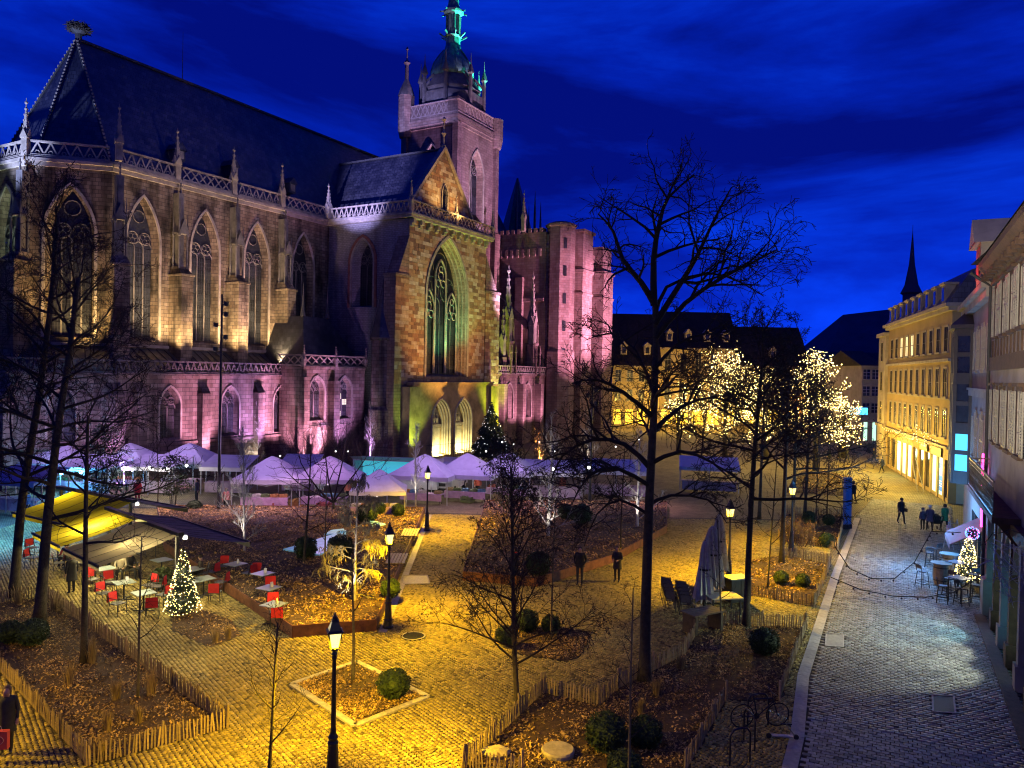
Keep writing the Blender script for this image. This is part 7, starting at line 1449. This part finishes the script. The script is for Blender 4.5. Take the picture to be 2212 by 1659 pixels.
M_tub = mat('chrome_tube', (.5, .5, .52), .25, .1, metal=.9)
p = g(1590, 1300); o = thing('service_cabinet', 'black service cabinet with pale top behind the second tallest tree', 'cabinet', p, R(20)); q = MB(); q.box(-.5, -.35, .08, .5, .35, 1.05); q.obj('body', M_blk, o); q = MB(); q.box(-.53, -.38, 1.05, .53, .38, 1.1); q.obj('top', M_tab, o); q = MB(); q.box(-.02, -.37, .15, .02, -.352, 1.0); q.obj('door_gap', M_cfr, o)
p = g(1518, 1362); o = thing('wooden_bench_table', 'weathered wooden table with a sloping plank top at the fence corner', 'table', p, R(30))
for i in range(5): q = MB(); q.box(-.8, -.4 + i * .165, .72, .8, -.4 + i * .165 + .15, .77); q.obj('plank', mat('weathered_plank', (.12, .085, .055), .85, .3, 7, .4, rnd=.2), o)
for sx in (-.65, .65): q = MB(); q.box(sx - .06, -.35, 0, sx + .06, .35, .72); q.obj('leg', M_wood_d, o)
p = g(1560, 1322); o = thing('low_table', 'low table with yellow-lit top behind the paling', 'table', p, R(10)); q = MB(); q.box(-.7, -.5, .66, .7, .5, .7); q.obj('table_top', M_slat, o)
for sx in (-.6, .6):
    for sy in (-.4, .4): q = MB(); q.box(sx - .03, sy - .03, 0, sx + .03, sy + .03, .66); q.obj('leg', M_cfr, o)
# ================================================================ bar tables on the street
def stool_proto():
    o = thing('bar_stool', 'x', 'bar stool'); q = MB(); q.lathe([(.18, .72), (.2, .74), (.2, .77)], 12); q.obj('seat', M_seat, o)
    for sx in (-1, 1):
        for sy in (-1, 1): q = MB(); q.bar((sx * .15, sy * .15, .74), (sx * .22, sy * .22, 0), .03); q.obj('leg', M_cfr, o)
    q = MB()
    for z, w in ((.3, .195), (.18, .207)):
        for a in range(4): q.bar((w * (1, -1, -1, 1)[a], w * (1, 1, -1, -1)[a], z), (w * (-1, -1, 1, 1)[a], w * (1, -1, -1, 1)[a], z), .022)
    q.obj('footrest', M_cfr, o); q = MB(); q.tube([(-.17, .17, .76), (-.19, .23, 1.05), (0, .27, 1.1), (.19, .23, 1.05), (.17, .17, .76)], .018, 6); q.add([(-.18, .22, .9), (.18, .22, .9), (.19, .235, 1.06), (-.19, .235, 1.06)], [(0, 1, 2, 3)]); q.obj('backrest', M_seat, o); return o
SB = stool_proto()
stools = [((1992, 1268), 100, 'bar stool standing alone at the street side of the bar tables'), ((2008, 1225), 150, 'bar stool at the back of the barrel tables, left'), ((2022, 1215), 200, 'padded bar stool at the back of the barrel tables, right'), ((2035, 1302), 60, 'bar stool at the near left of the bar group'), ((2050, 1285), 300, 'bar stool tucked behind the near high table'), ((2076, 1308), 20, 'nearest bar stool, seen from behind'), ((2108, 1300), 250, 'bar stool beside the house corner'), ((2100, 1275), 200, 'bar stool between the lit fir and the house corner')]
for i, ((u, v), an, lab) in enumerate(stools):
    p = g(u, v); o = SB if i == 0 else dup(SB, p); o.location = p; o.rotation_euler = (0, 0, R(an)); o['label'] = lab; o['group'] = 'bar stools'
def barrel(u, v, label):
    p = g(u, v); o = thing('barrel_table', label, 'table', p); q = MB(); q.lathe([(.28, 0), (.34, .25), (.36, .5), (.34, .75), (.28, 1.0)], 14); q.obj('barrel', mat('barrel_oak', (.30, .24, .18), .8, .3, 6), o); q = MB(); q.lathe([(.45, 1.0), (.46, 1.04)], 18); q.obj('table_top', M_tab, o)
    for z in (.2, .8): q = MB(); q.lathe([(.345, z), (.35, z + .05)], 14); q.obj('hoop', M_iron, o)
barrel(2032, 1262, 'pale barrel table nearest the middle of the street'); barrel(2050, 1240, 'pale barrel table behind the first one')
def hightable(u, v, label):
    p = g(u, v); o = thing('high_table', label, 'table', p, R(26)); q = MB(); q.box(-.36, -.36, 1.04, .36, .36, 1.08); q.obj('table_top', mat('blue_grey_top', (.20, .24, .32), .35, .15, 3, spec=.5), o)
    for sx in (-.3, .3):
        for sy in (-.3, .3): q = MB(); q.bar((sx, sy, 1.04), (sx, sy, 0), .035); q.obj('leg', M_cfr, o)
    q = MB(); q.bar((-.3, -.3, .2), (.3, -.3, .2), .025); q.bar((-.3, .3, .2), (.3, .3, .2), .025); q.obj('rails', M_cfr, o)
hightable(2072, 1300, 'high square table nearest the camera in the bar group'); hightable(2066, 1262, 'dark high table behind the nearest one')
M_dimb = mat('unlit_bulb', (.03, .03, .03), .3, .1)
Ys = 19.0
garland('festoon_cable', 'upper dark festoon cable with unlit bulbs sagging across the street', [tp(1802, 1178, Ys), tp(1835, 1228, Ys), tp(1883, 1250, Ys + .2), tp(1932, 1250, Ys + .4), tp(1975, 1215, Ys + .7), tp(2003, 1165, Ys + 1), tp(2012, 1148, Ys + 1.2), tp(2075, 1150, Ys + 1.6)], 13, .03, M_dimb, 0, drop=.05); garland('festoon_cable', 'lower dark festoon cable with unlit bulbs hanging in front of the bar tables', [tp(1795, 1247, Ys), tp(1860, 1274, Ys + .2), tp(1930, 1288, Ys + .4), tp(2000, 1290, Ys + .6), tp(2060, 1280, Ys + 1), tp(2125, 1240, Ys + 1.4)], 10, .03, M_dimb, 0, drop=.05)
garland('festoon_cable', 'short festoon cable with unlit bulbs in front of the near house', [tp(2118, 1178, 20), tp(2145, 1150, 19.6), tp(2180, 1143, 19.2), tp(2230, 1150, 18.8)], 4, .03, M_dimb, .05, drop=.05)
# posts carrying the festoon ends in the beds
for k, (u, v, lab) in enumerate(((1800, 1178, 'slim dark post carrying the festoon cables'),)):
    p = tp(u, v, Ys); q = MB(); q.tube([(p.x, p.y, 0), (p.x, p.y, p.z + .1)], .03, 6); 
# frosted branch decoration on the near house
p = tp(2150, 1165, 21.5); o = thing('branch_garland', 'silvery bare-branch garland hung on the near house', 'garland', p); gwk = Grow(401, 1, (7,), ang=(40,), cv=.25, rmin=.008)
for k in range(9): rn = random.Random(400 + k); gwk.limb(wander(Vector((.1 * rn.gauss(0, 1), .1 * rn.gauss(0, 1), -.1 * k)), Vector((rn.gauss(0, .6), rn.gauss(0, .6), -.5)), 1.1, 5, rn, .2, -.05), .02)
gwk.mb.obj('branches', mat('frosted_branch', (.40, .40, .42), .7, .2, 6), o)
# blue-pink light ball over the shop door
p = Vector(T2(.9, .5, 3.1)); o = thing('light_ball', 'cluster of blue and pink fairy lights over the shop door', 'light decoration', p); q = random.Random(8); v_, f_ = ico(.022, 1)
for nm, col, c in (('blue_lights', (.15, .35, 1.0), 120), ('pink_lights', (1.0, .15, .7), 40)):
    m = MB()
    for i in range(c): d = Vector((q.gauss(0, 1), q.gauss(0, 1), q.gauss(0, 1.2))).normalized() * .27; m.add([(x + d.x, y + d.y, z + d.z) for x, y, z in v_], f_)
    x = m.obj(nm, glow(nm, col, 1.2), o); x['kind'] = 'stuff'
m = MB(); v_, f_ = ico(.22, 2); m.add(v_, f_); m.obj('wire_core', M_fir, o)
# leaning ladder frame and easel
p = g(2058, 1185); o = thing('a_frame_stand', 'pale metal trestle stand under the red awning', 'stand', p, R(20)); q = MB()
for sx in (-.35, .35): q.bar((sx, -.35, 0), (sx * .8, 0, 1.7), .03); q.bar((sx, .35, 0), (sx * .8, 0, 1.7), .03)
for z in (.5, 1.0, 1.5): q.bar((-.3, -.1, z), (.3, -.1, z), .025)
q.obj('frame', M_alu, o)
p = g(1988, 1062); o = thing('leaning_boards', 'two pale boards leaning on the yellow building beside the dark doorway', 'boards', p, R(106)); q = MB(); q.bar((-.4, .0, 0), (.1, .5, 2.9), .12, .05); q.obj('board', M_frame, o); q = MB(); q.bar((.3, 0, 0), (.5, .5, 2.7), .12, .05); q.obj('board', M_frame, o)
# ================================================================ sign pillar, bike, hoops, slabs
p = g(1829, 1142); o = thing('sign_pillar', 'tall flat blue sign pillar at the corner of the street', 'sign pillar', p, R(26)); q = MB(); q.box(-.28, -.1, 0, .28, .1, 3.3); q.obj('panel', mat('blue_panel', (.04, .12, .36), .4, .15, 2, spec=.5), o); q = MB(); q.box(-.33, -.15, 0, .33, .15, .3); q.obj('base', M_blk, o); q = MB(); q.box(-.3, -.12, 3.3, .3, .12, 3.36); q.obj('cap', M_alu, o)
def bike(label, p, rz, lean=.08):
    o = thing('bicycle', label, 'bicycle', p, rz); o.rotation_euler = (lean, 0, rz)
    for x in (-.52, .52):
        q = MB(); q.tube([(x + .33 * math.cos(k * .2618), 0, .34 + .33 * math.sin(k * .2618)) for k in range(25)], .018, 6); w = q.obj('wheel', mat('tyre', (.02, .02, .02), .9, .2), o)
        q = MB()
        for k in range(14): q.bar((x, 0, .34), (x + .32 * math.cos(k * .449), 0, .34 + .32 * math.sin(k * .449)), .004)
        q.obj('spokes', M_tub, w); q = MB(); q.tube([(x, -.05, .34), (x, .05, .34)], .03, 8); q.obj('hub', M_cfr, w)
    q = MB(); B_b, St, Hd = (-.08, 0, .30), (-.2, 0, .82), (.34, 0, .82)
    for a, c in ((B_b, St), (St, Hd), (B_b, (.37, 0, .72)), ((-.52, 0, .34), B_b), ((-.52, 0, .34), (-.19, 0, .78))): q.tube([a, c], .018, 6)
    q.tube([Hd, (.52, 0, .34)], .016, 6); q.obj('frame', M_blk, o)
    q = MB(); q.tube([(.34, 0, .82), (.32, 0, .98), (.34, -.28, 1.02)], .013, 6); q.tube([(.32, 0, .98), (.34, .28, 1.02)], .013, 6); q.obj('handlebar', M_cfr, o)
    q = MB(); q.tube([(-.2, 0, .82), (-.22, 0, .93)], .014, 6); q.add([(-.36, -.08, .95), (-.36, .08, .95), (-.08, .02, .94), (-.08, -.02, .94), (-.3, 0, .99)], [(0, 1, 4), (1, 2, 4), (2, 3, 4), (3, 0, 4)]); q.obj('saddle', M_blk, o)
    q = MB(); q.lathe([(.09, -.01), (.09, .01)], 12); m_ = q.obj('chainring', M_cfr, o); m_.location = (-.08, .04, .30); m_.rotation_euler = (R(90), 0, 0)
bike('black bicycle leaning on the hoop between the fences', g(1640, 1570), R(8)); 
def hoop(p, rz, label): q = MB(); q.tube([(-.3, 0, 0), (-.3, 0, .75), (-.2, 0, .88), (0, 0, .9), (.2, 0, .88), (.3, 0, .75), (.3, 0, 0)], .025, 8); o = q.obj('bike_hoop', M_blk, None, p, rz); tag(o, label, 'bike stand', 'bike hoops')
hoop(g(1598, 1650), R(20), 'black tubular bike hoop nearest the bottom edge'); hoop(g(1618, 1610), R(100), 'black bike hoop the bicycle leans on'); hoop(g(1640, 1572) + Vector((0, .12, 0)), R(8), 'black bike hoop behind the bicycle')
p = g(1690, 1596); o = thing('kick_scooter', 'small kick scooter lying beside the bicycle', 'scooter', p, R(-5)); q = MB(); q.box(-.28, -.06, .07, .28, .06, .1); q.obj('deck', M_alu, o)
for x in (-.36, .36): q = MB(); q.tube([(x, -.02, .07), (x, .02, .07)], .07, 12); q.obj('wheel', M_blk, o)
q = MB(); q.tube([(.33, 0, .1), (.30, .35, .09), (.3, .75, .08)], .015, 6); q.bar((.15, .75, .08), (.45, .75, .08), .03); q.obj('handlebar', M_cfr, o)
p = g(1205, 1628); q = MB(); q.lathe([(.42, 0), (.43, .10), (.40, .14)], 22); o = q.obj('round_slab', mat('pale_slab', (.40, .34, .22), .8, .3, 5, .3), None, p); tag(o, 'round pale stone slab lying in the leafy foreground bed', 'slab')
p = g(1072, 1632); v_, f_ = ico(.34, 2); q = MB(); rr = random.Random(4); q.add([(x * 1.15 * rr.uniform(.92, 1.08), y * .8 * rr.uniform(.92, 1.08), (z * .38 + .1) * rr.uniform(.9, 1.1)) for x, y, z in v_], f_); o = q.obj('pale_boulder', MATS['pale_slab'], None, p); tag(o, 'low pale boulder behind the corner of the slanting fence', 'boulder')
# ================================================================ people
SK = mat('skin', (.42, .25, .18), .6, .1, 6)
def person(label, p, rz, h=1.72, coat=(.02, .02, .025), pants=(.02, .02, .03), hair=(.05, .035, .025), pose='stand', coatlen=.0, hat=None, scarf=None, bag=None, arms=None, seed=0, cat='person'):
    q = random.Random(seed); o = thing('person', label, cat, p, rz); s_ = h / 1.72
    V, E_, Rr = [], [], []
    def nd(x, y, z, r, par=None):
        V.append((x * s_, y * s_, z * s_)); Rr.append(r * s_ if not isinstance(r, tuple) else (r[0] * s_, r[1] * s_))
        if par is not None: E_.append((par, len(V) - 1))
        return len(V) - 1
    sit = pose == 'sit'; hz = .50 if sit else .93; dz = hz - .93
    pel = nd(0, 0, hz, (.15, .115)); sp = nd(0, -.01, 1.12 + dz, (.15, .11), pel); che = nd(0, 0, 1.32 + dz, (.175, .12), sp); nk = nd(0, .01, 1.46 + dz, .062, che); hb = nd(0, .03, 1.555 + dz, .082, nk); hm = nd(0, .035, 1.62 + dz, .092, hb); ht = nd(0, .02, 1.695 + dz, .068, hm); nd(0, .125, 1.585 + dz, .018, hb)
    st = {'stand': (0, 0), 'walk': (.24, -.2), 'sit': (0, 0)}[pose]
    for k, sx in enumerate((-1, 1)):
        hip = nd(sx * .095, 0, hz - .06, .095, pel)
        if sit: kn = nd(sx * .11, .42, .50, .07, hip); an = nd(sx * .11, .44, .09, .045, kn); nd(sx * .11, .57, .035, .04, an)
        else:
            f_ = st[k]; kn = nd(sx * .10, f_ * .6 + .03, .49, .066, hip); an = nd(sx * .095, f_ - (.05 if f_ < 0 else 0), .085 + (.05 if f_ < 0 else 0), .046, kn); nd(sx * .11, f_ + .13, .035, .04, an)
        sh = nd(sx * .185, 0, 1.40 + dz, .07, che); A = arms or 'down'
        if sit: el = nd(sx * .24, .10, 1.13 + dz, .05, sh); wr = nd(sx * .16, .34, 1.06 + dz, .036, el); hd = nd(sx * .13, .42, 1.07 + dz, .034, wr)
        elif A == 'front': el = nd(sx * .25, .04, 1.13, .052, sh); wr = nd(sx * .12, .24, 1.10, .036, el); hd = nd(sx * .09, .30, 1.12, .034, wr)
        elif A == 'pocket': el = nd(sx * .27, -.06, 1.14, .054, sh); wr = nd(sx * .20, .09, .98, .042, el); hd = nd(sx * .18, .12, .95, .036, wr)
        else:
            sw = -st[k] * .8; el = nd(sx * .235, sw * .4 - .02, 1.13, .05, sh); wr = nd(sx * .245, sw + .04, .90, .036, el); hd = nd(sx * .24, sw + .06, .83, .034, wr)
        if A != 'pocket':
            x0, y0, z0 = [c / s_ for c in V[hd]]
            for i in range(4): a = nd(x0 + (i - 1.5) * .019, y0 + .02, z0 - .05, .0095, hd); nd(x0 + (i - 1.5) * .018, y0 + .045, z0 - .05 - (.03, .042, .04, .028)[i], .0085, a)
            nd(x0 - sx * .045, y0 + .03, z0 - .03, .0105, hd)
    me = bpy.data.meshes.new('body'); me.from_pydata(V, E_, []); b_ = bpy.data.objects.new('body_src', me); COL.objects.link(b_)
    m1 = b_.modifiers.new('s', 'SKIN'); m1.use_smooth_shade = True; m2 = b_.modifiers.new('u', 'SUBSURF'); m2.levels = 1
    sv = me.skin_vertices[0].data
    for i, r in enumerate(Rr): sv[i].radius = r if isinstance(r, tuple) else (r, r)
    sv[0].use_root = True
    dg = bpy.context.evaluated_depsgraph_get(); ev = b_.evaluated_get(dg); nm = bpy.data.meshes.new_from_object(ev); nm.name = 'body'; bpy.data.objects.remove(b_)
    nm.materials.clear(); cm = mat('cloth_%02x%02x%02x' % tuple(int(c * 255) for c in coat), coat, .85, .25, 8); pm = mat('cloth_%02x%02x%02x' % tuple(int(c * 255) for c in pants), pants, .85, .25, 8)
    for m in (SK, cm, pm, M_blk): nm.materials.append(m)
    VV = np.array(V); EA = np.array(E_)
    lab = {}
    for f in nm.polygons:
        c = f.center; z = c.z / s_; x = abs(c.x) / s_
        head = z > 1.46 + dz and x < .14
        if head: k = 0
        elif z < .10: k = 3
        elif sit: k = 2 if (z < .60 and (c.y / s_ > .06 or z < .45)) else (0 if c.y / s_ > .37 and z > .58 else 1)
        elif z < .93 and x < .19: k = 2
        else: k = 0 if (z < .90 or (arms == 'front' and c.y / s_ > .26)) else 1
        f.material_index = k
    mobj('body', nm, o)
    zc = dz
    if hat: m = MB(); m.lathe([(.105, 1.60 + zc), (.112, 1.64 + zc), (.10, 1.71 + zc), (.05, 1.755 + zc), (.01, 1.765 + zc)], 12, (0, .02, 0)); m.v = [(x * s_, y * s_, z * s_) for x, y, z in m.v]; m.obj('hat', mat('hat_%02x%02x%02x' % tuple(int(c * 255) for c in hat), hat, .9, .2, 9), o, smooth=True)
    else:
        m = MB(); m.lathe([(.10, 1.53 + zc), (.108, 1.60 + zc), (.10, 1.68 + zc), (.06, 1.725 + zc), (.01, 1.735 + zc)], 12, (0, .0, 0)); m.v = [(x * s_, (y if y < .05 else .05 + (y - .05) * .5) * s_, (z if y < .06 else max(z, 1.655 + zc)) * s_) for x, y, z in m.v]; m.obj('hair', mat('hair_%02x%02x%02x' % tuple(int(c * 255) for c in hair), hair, .8, .2, 12), o, smooth=True)
    if not sit:
        L = coatlen; m = MB(); zb = .86 - L; pr = [(.205, zb), (.20, zb + .02), (.178, .95), (.166, 1.10), (.178, 1.25), (.185, 1.36), (.13, 1.44), (.078, 1.475)]; m.lathe(pr, 18, sx=1.12, sy=.80); m.v = [(x * s_, y * s_, z * s_) for x, y, z in m.v]; m.obj('coat', cm, o, smooth=True)
    if scarf: m = MB(); m.lathe([(.085, 1.43 + zc), (.11, 1.46 + zc), (.10, 1.50 + zc), (.07, 1.51 + zc)], 12, (0, .01, 0)); m.v = [(x * s_, y * s_, z * s_) for x, y, z in m.v]; m.obj('scarf', mat('scarf_%02x%02x%02x' % tuple(int(c * 255) for c in scarf), scarf, .9, .2, 9), o)
    return o
def hang(u, v): return g(u, v)
BK = (.018, .018, .022)
person('man in a short black jacket standing with hands in pockets before the raised bed', g(1252, 1264), R(165), 1.78, BK, (.03, .03, .04), pose='stand', arms='pocket', coatlen=.02, seed=1)
person('person in a long dark coat and boots standing right of the man in black', g(1333, 1257), R(150), 1.68, (.035, .03, .03), BK, (.10, .06, .03), arms='front', coatlen=.22, seed=2)
person('passer-by with a red scarf half hidden behind the bushy young tree', g(1112, 1262), R(100), 1.72, (.03, .025, .03), (.03, .03, .04), pose='walk', scarf=(.6, .03, .02), coatlen=.1, seed=3)
p1 = g(14, 1628); person('shopper in a dark coat carrying a red bag at the bottom left corner', p1, R(200), 1.70, (.03, .03, .033), BK, (.20, .13, .06), pose='stand', coatlen=.28, seed=4)
bg_ = thing('shopping_bag', 'red paper shopping bag with a pale oval emblem, carried at the bottom left', 'bag', p1 + Vector((.06, -.42, .0)), R(8)); q = MB(); q.box(-.24, -.07, .33, .24, .07, .77); q.obj('bag_body', mat('red_paper', (.55, .06, .06), .55, .1, 4), bg_)
q = MB(); q.tube([(.16 * math.cos(k * .2618), -.074, .56 + .11 * math.sin(k * .2618)) for k in range(25)], .007, 4); q.tube([(-.09, -.074, .55), (0, -.074, .6), (.09, -.074, .55)], .006, 4); q.obj('oval_emblem', mat('emblem_pink', (.75, .35, .32), .6, .05), bg_)
q = MB(); q.tube([(-.1, 0, .77), (-.06, 0, .88), (.06, 0, .88), (.1, 0, .77)], .006, 5); q.obj('handle', mat('cord_white', (.6, .5, .48), .8, .1), bg_)
person('woman in a long black coat standing beside the terrace fence', g(*c1(580, 1490)), R(60), 1.70, BK, BK, (.03, .025, .02), pose='stand', coatlen=.3, seed=5)
for i, ((u, v), an, ct, ht_, lab) in enumerate(((c1(980, 1240), 200, (.30, .26, .20), None, 'guest in a pale jacket seated under the awning'), (c1(1055, 1230), 250, BK, None, 'guest in black seated beside the one in the pale jacket'), (c1(1630, 1260), 120, (.05, .04, .04), (.03, .02, .02), 'guest with dark hat seated right of the cone tree'), (c1(540, 1150), 60, (.30, .05, .05), None, 'guest in red seated deep under the awning'), (c1(640, 1180), 300, (.35, .33, .28), None, 'pale-dressed guest seated behind the slim trunk'))):
    p = g(u, v, .8); p.z = 0; person(lab, p, R(an), 1.7, ct, BK, pose='sit', hat=ht_, seed=10 + i); o = dup(CHD, p + Vector((math.sin(R(an)) * .05, -math.cos(R(an)) * .05, 0)), R(an) + math.pi, 'chair of the ' + lab.replace('guest', 'guest').split(' seated')[0] + ' on the terrace'); o['group'] = 'occupied terrace chairs'
person('person in a red coat standing at the market behind the bamboo shrub', g(297, 1086), R(200), 1.70, (.55, .03, .05), (.3, .03, .05), pose='stand', coatlen=.25, seed=20)
person('person with a red-patterned top beside the floodlight mast', g(488, 1105), R(20), 1.6, (.30, .12, .10), BK, pose='walk', seed=21)
for i, (u, v, an, ct, lab) in enumerate(((620, 1082, 170, (.3, .32, .36), 'stallholder in grey behind the fourth tent table'), (752, 1085, 190, (.4, .12, .1), 'stallholder with red apron in front of the pink-violet tent'), (690, 1082, 150, (.32, .34, .4), 'customer in pale grey at the fifth tent'), (780, 1080, 200, (.4, .4, .42), 'stallholder in white beside the cyan truck'), (1032, 1072, 180, (.5, .1, .06), 'stallholder in red-orange under the tent before the portal'), (1215, 1072, 160, (.35, .1, .08), 'customer in red at the long low stall'), (1100, 1075, 200, (.4, .35, .35), 'person in a pale top under the last peaked tent'), (425, 1085, 140, (.05, .05, .08), 'dark-dressed customer under the pale violet tent'), (60, 1118, 100, (.05, .08, .15), 'customer at the blue-lit stall'))):
    person(lab, g(u, v), R(an), 1.7, ct, BK, pose='stand' if i % 2 else 'walk', seed=30 + i, arms=('front' if i % 3 == 0 else None))
person('person in black with a shoulder bag walking towards the camera on the street', g(1946, 1131), R(185), 1.74, BK, (.02, .02, .03), pose='walk', hat=(.02, .02, .02), coatlen=.05, seed=50)
hb_ = thing('shoulder_bag', 'small dark shoulder bag on the person walking down the street', 'bag', g(1946, 1131) + Vector((.32, .0, 0))); q = MB(); q.box(-.05, -.13, .82, .05, .13, 1.05); q.obj('bag_body', mat('bag_brown', (.06, .04, .03), .6, .2), hb_); q = MB(); q.tube([(0, -.1, 1.05), (-.14, 0, 1.43), (0, .1, 1.05)], .012, 5); q.obj('strap', M_blk, hb_)
person('woman in a purple-grey coat and white hat pushing a stroller', g(2008, 1147), R(-10), 1.66, (.08, .06, .10), BK, pose='walk', hat=(.6, .62, .62), coatlen=.2, arms='front', seed=51)
person('child with a dark hat beside the woman with the stroller', g(1993, 1145), R(0), 1.45, (.06, .06, .10), BK, pose='stand', hat=(.08, .06, .12), seed=52)
stp = thing('stroller', 'black baby stroller pushed along the street', 'stroller', g(2022, 1147) + Vector((.1, .35, 0)), R(-10)); q = MB(); q.add([(-.22, -.3, .45), (.22, -.3, .45), (.22, .25, .4), (-.22, .25, .4), (-.24, -.4, .95), (.24, -.4, .95), (.22, .3, .6), (-.22, .3, .6)], [(0, 1, 2, 3), (0, 4, 5, 1), (0, 3, 7, 4), (1, 5, 6, 2), (3, 2, 6, 7)]); q.obj('seat', M_blk, stp); q = MB(); q.lathe([(.27, .75), (.25, .95), (.15, 1.08), (.02, 1.12)], 10, (0, -.2, 0)); q.obj('hood', M_blk, stp)
for x in (-.26, .26):
    for y in (-.32, .35): q = MB(); q.tube([(x - .02, y, .11), (x + .02, y, .11)], .11, 12); q.obj('wheel', M_cfr, stp)
q = MB(); q.bar((-.24, -.35, .2), (-.24, -.75, 1.05), .025); q.bar((.24, -.35, .2), (.24, -.75, 1.05), .025); q.bar((-.24, -.75, 1.05), (.24, -.75, 1.05), .03); q.obj('push_bar', M_cfr, stp)
person('adult in a long green coat walking away on the street', g(2040, 1147), R(5), 1.76, (.05, .28, .10), BK, pose='walk', coatlen=.2, seed=53)
person('small child in pink with a blue hat beside the adult in green', g(2049, 1166), R(0), 1.08, (.55, .30, .42), (.3, .3, .35), pose='walk', hat=(.08, .18, .35), seed=54)
person('dark-dressed walker beside the blue sign pillar, nearer one of two', g(1843, 1088), R(10), 1.75, BK, BK, pose='walk', coatlen=.1, seed=55); person('dark-dressed walker just behind the sign pillar, farther one of two', g(1836, 1082), R(0), 1.7, (.03, .03, .04), BK, pose='walk', coatlen=.1, seed=56)
for i, (u, v, lab) in enumerate(((1790, 1002, 'leftmost of three dark figures under the light-wrapped trees'), (1812, 1003, 'middle one of three dark figures under the light-wrapped trees'), (1830, 1001, 'rightmost of three dark figures under the light-wrapped trees'), (1888, 1000, 'dark figure at the far end of the yellow building'), (1905, 1022, 'small dark figure below the yellow building wall'))): person(lab, g(u, v), R(20 * i), 1.75, BK, BK, pose='walk', coatlen=.15, seed=60 + i)
# ================================================================ floodlights of the place
PUR = (.66, .33, .98); PNK = (1.0, .42, .78); WRM = (1.0, .70, .36)
def cl(a, n, z, p, col, ta, tn, tz, ang=70, size=.25, blend=.7, name='floodlight'):
    return light(name, cw(a, n, z), p, col, 'SPOT', size, cw(ta, tn, tz), ang, blend)
# warm uplights on the chapel roof, one in each bay of the choir
for a in (-31.6, -25.2, -19.0): cl(a + .9, -8.5, 10.4, 5600, WRM, a + 2.6, -10.4, 18, 95); cl(a - 1.2, -8.5, 10.4, 3800, WRM, a - 2.4, -10.8, 19, 85)
cl(-12.7, -8.7, 12.5, 150, WRM, -13.2, -11.3, 20, 100)
cl(-37.4, -11.0, 10.4, 4600, (1.0, .66, .25), -36.0, -13.0, 17, 95); cl(-41.2, -17, 10.4, 4600, (.75, 1.0, .8), -38.8, -18.0, 18, 95)
# violet and pink ground floods on the low chapels
for a, c in ((-38, PUR), (-33.5, PUR), (-28.4, PNK), (-23.0, PUR), (-19.5, PNK), (-16.4, PNK)): cl(a, -3.2, .3, 8500, c, a + .4, -8.2, 6.2, 52)
cl(-18.2, 0.4, .4, 8000, PNK, -17.4, -5, 6.8, 46); cl(-13.8, 0.4, .4, 6500, PUR, -13.2, -5, 6.5, 60)
cl(-22, 14, 2, 26000, (.70, .55, .95), -8.3, -5.5, 22, 27)
cl(-3, 14, .5, 22000, (1.0, .52, .13), -1.0, 0, 17, 60); cl(9.6, 2.6, .4, 16000, (.72, 1.0, .02), 9.3, 0, 10, 75); cl(-9.2, 3.0, .4, 2400, (.6, 1.0, .12), -8.0, .9, 7, 65)
cl(-.5, 2.6, 8.9, 4000, (.15, 1.0, .42), -.8, -.4, 26, 95)
cl(0, 2.8, 27, 2200, (1.0, .6, .2), -.5, -1, 32, 100)
cl(8, 12, 3, 170000, (.70, .42, .90), 16.5, -8, 37, 24)
cl(-40, 4, 12, 260000, (.40, .38, 1.0), -3, -9, 33, 15)
cl(28, -3, 46, 130000, (.05, 1.0, .75), 18, -12, 58, 44); cl(29, -5, 45, 14000, (.25, 1.0, .95), 21.5, -9.0, 50, 40)
cl(24, 30, .5, 150000, PNK, 30.0, 1, 19, 34); cl(34, 30, .5, 170000, PNK, 40, 0, 20, 30)
for a in (11, 17, 22): cl(a, 4, .4, 7000, PNK, a, -1.2, 7, 55)
cl(-50, -14, 14, 60000, (.40, .50, 1.0), -37.5, -17, 31, 22)
# an added fill spot, hung unseen before the camera, brightens the near facades
light('fill_light', (5.0, 15.0, 9.5), 9000, (1.0, .84, .64), 'SPOT', .2, (18.5, 28, 12.0), 42, .5)
# a soft mauve wash from an unseen floodlight on the upper choir wall
cl(-33, 22, 14, 11000, (.85, .66, .95), -24, -11.3, 21, 44)
light('fill_light', (3.0, 9.0, 8.6), 260, (1.0, .88, .70), size=.25)  # dim fill added so the right-hand bed and bicycle stay readable
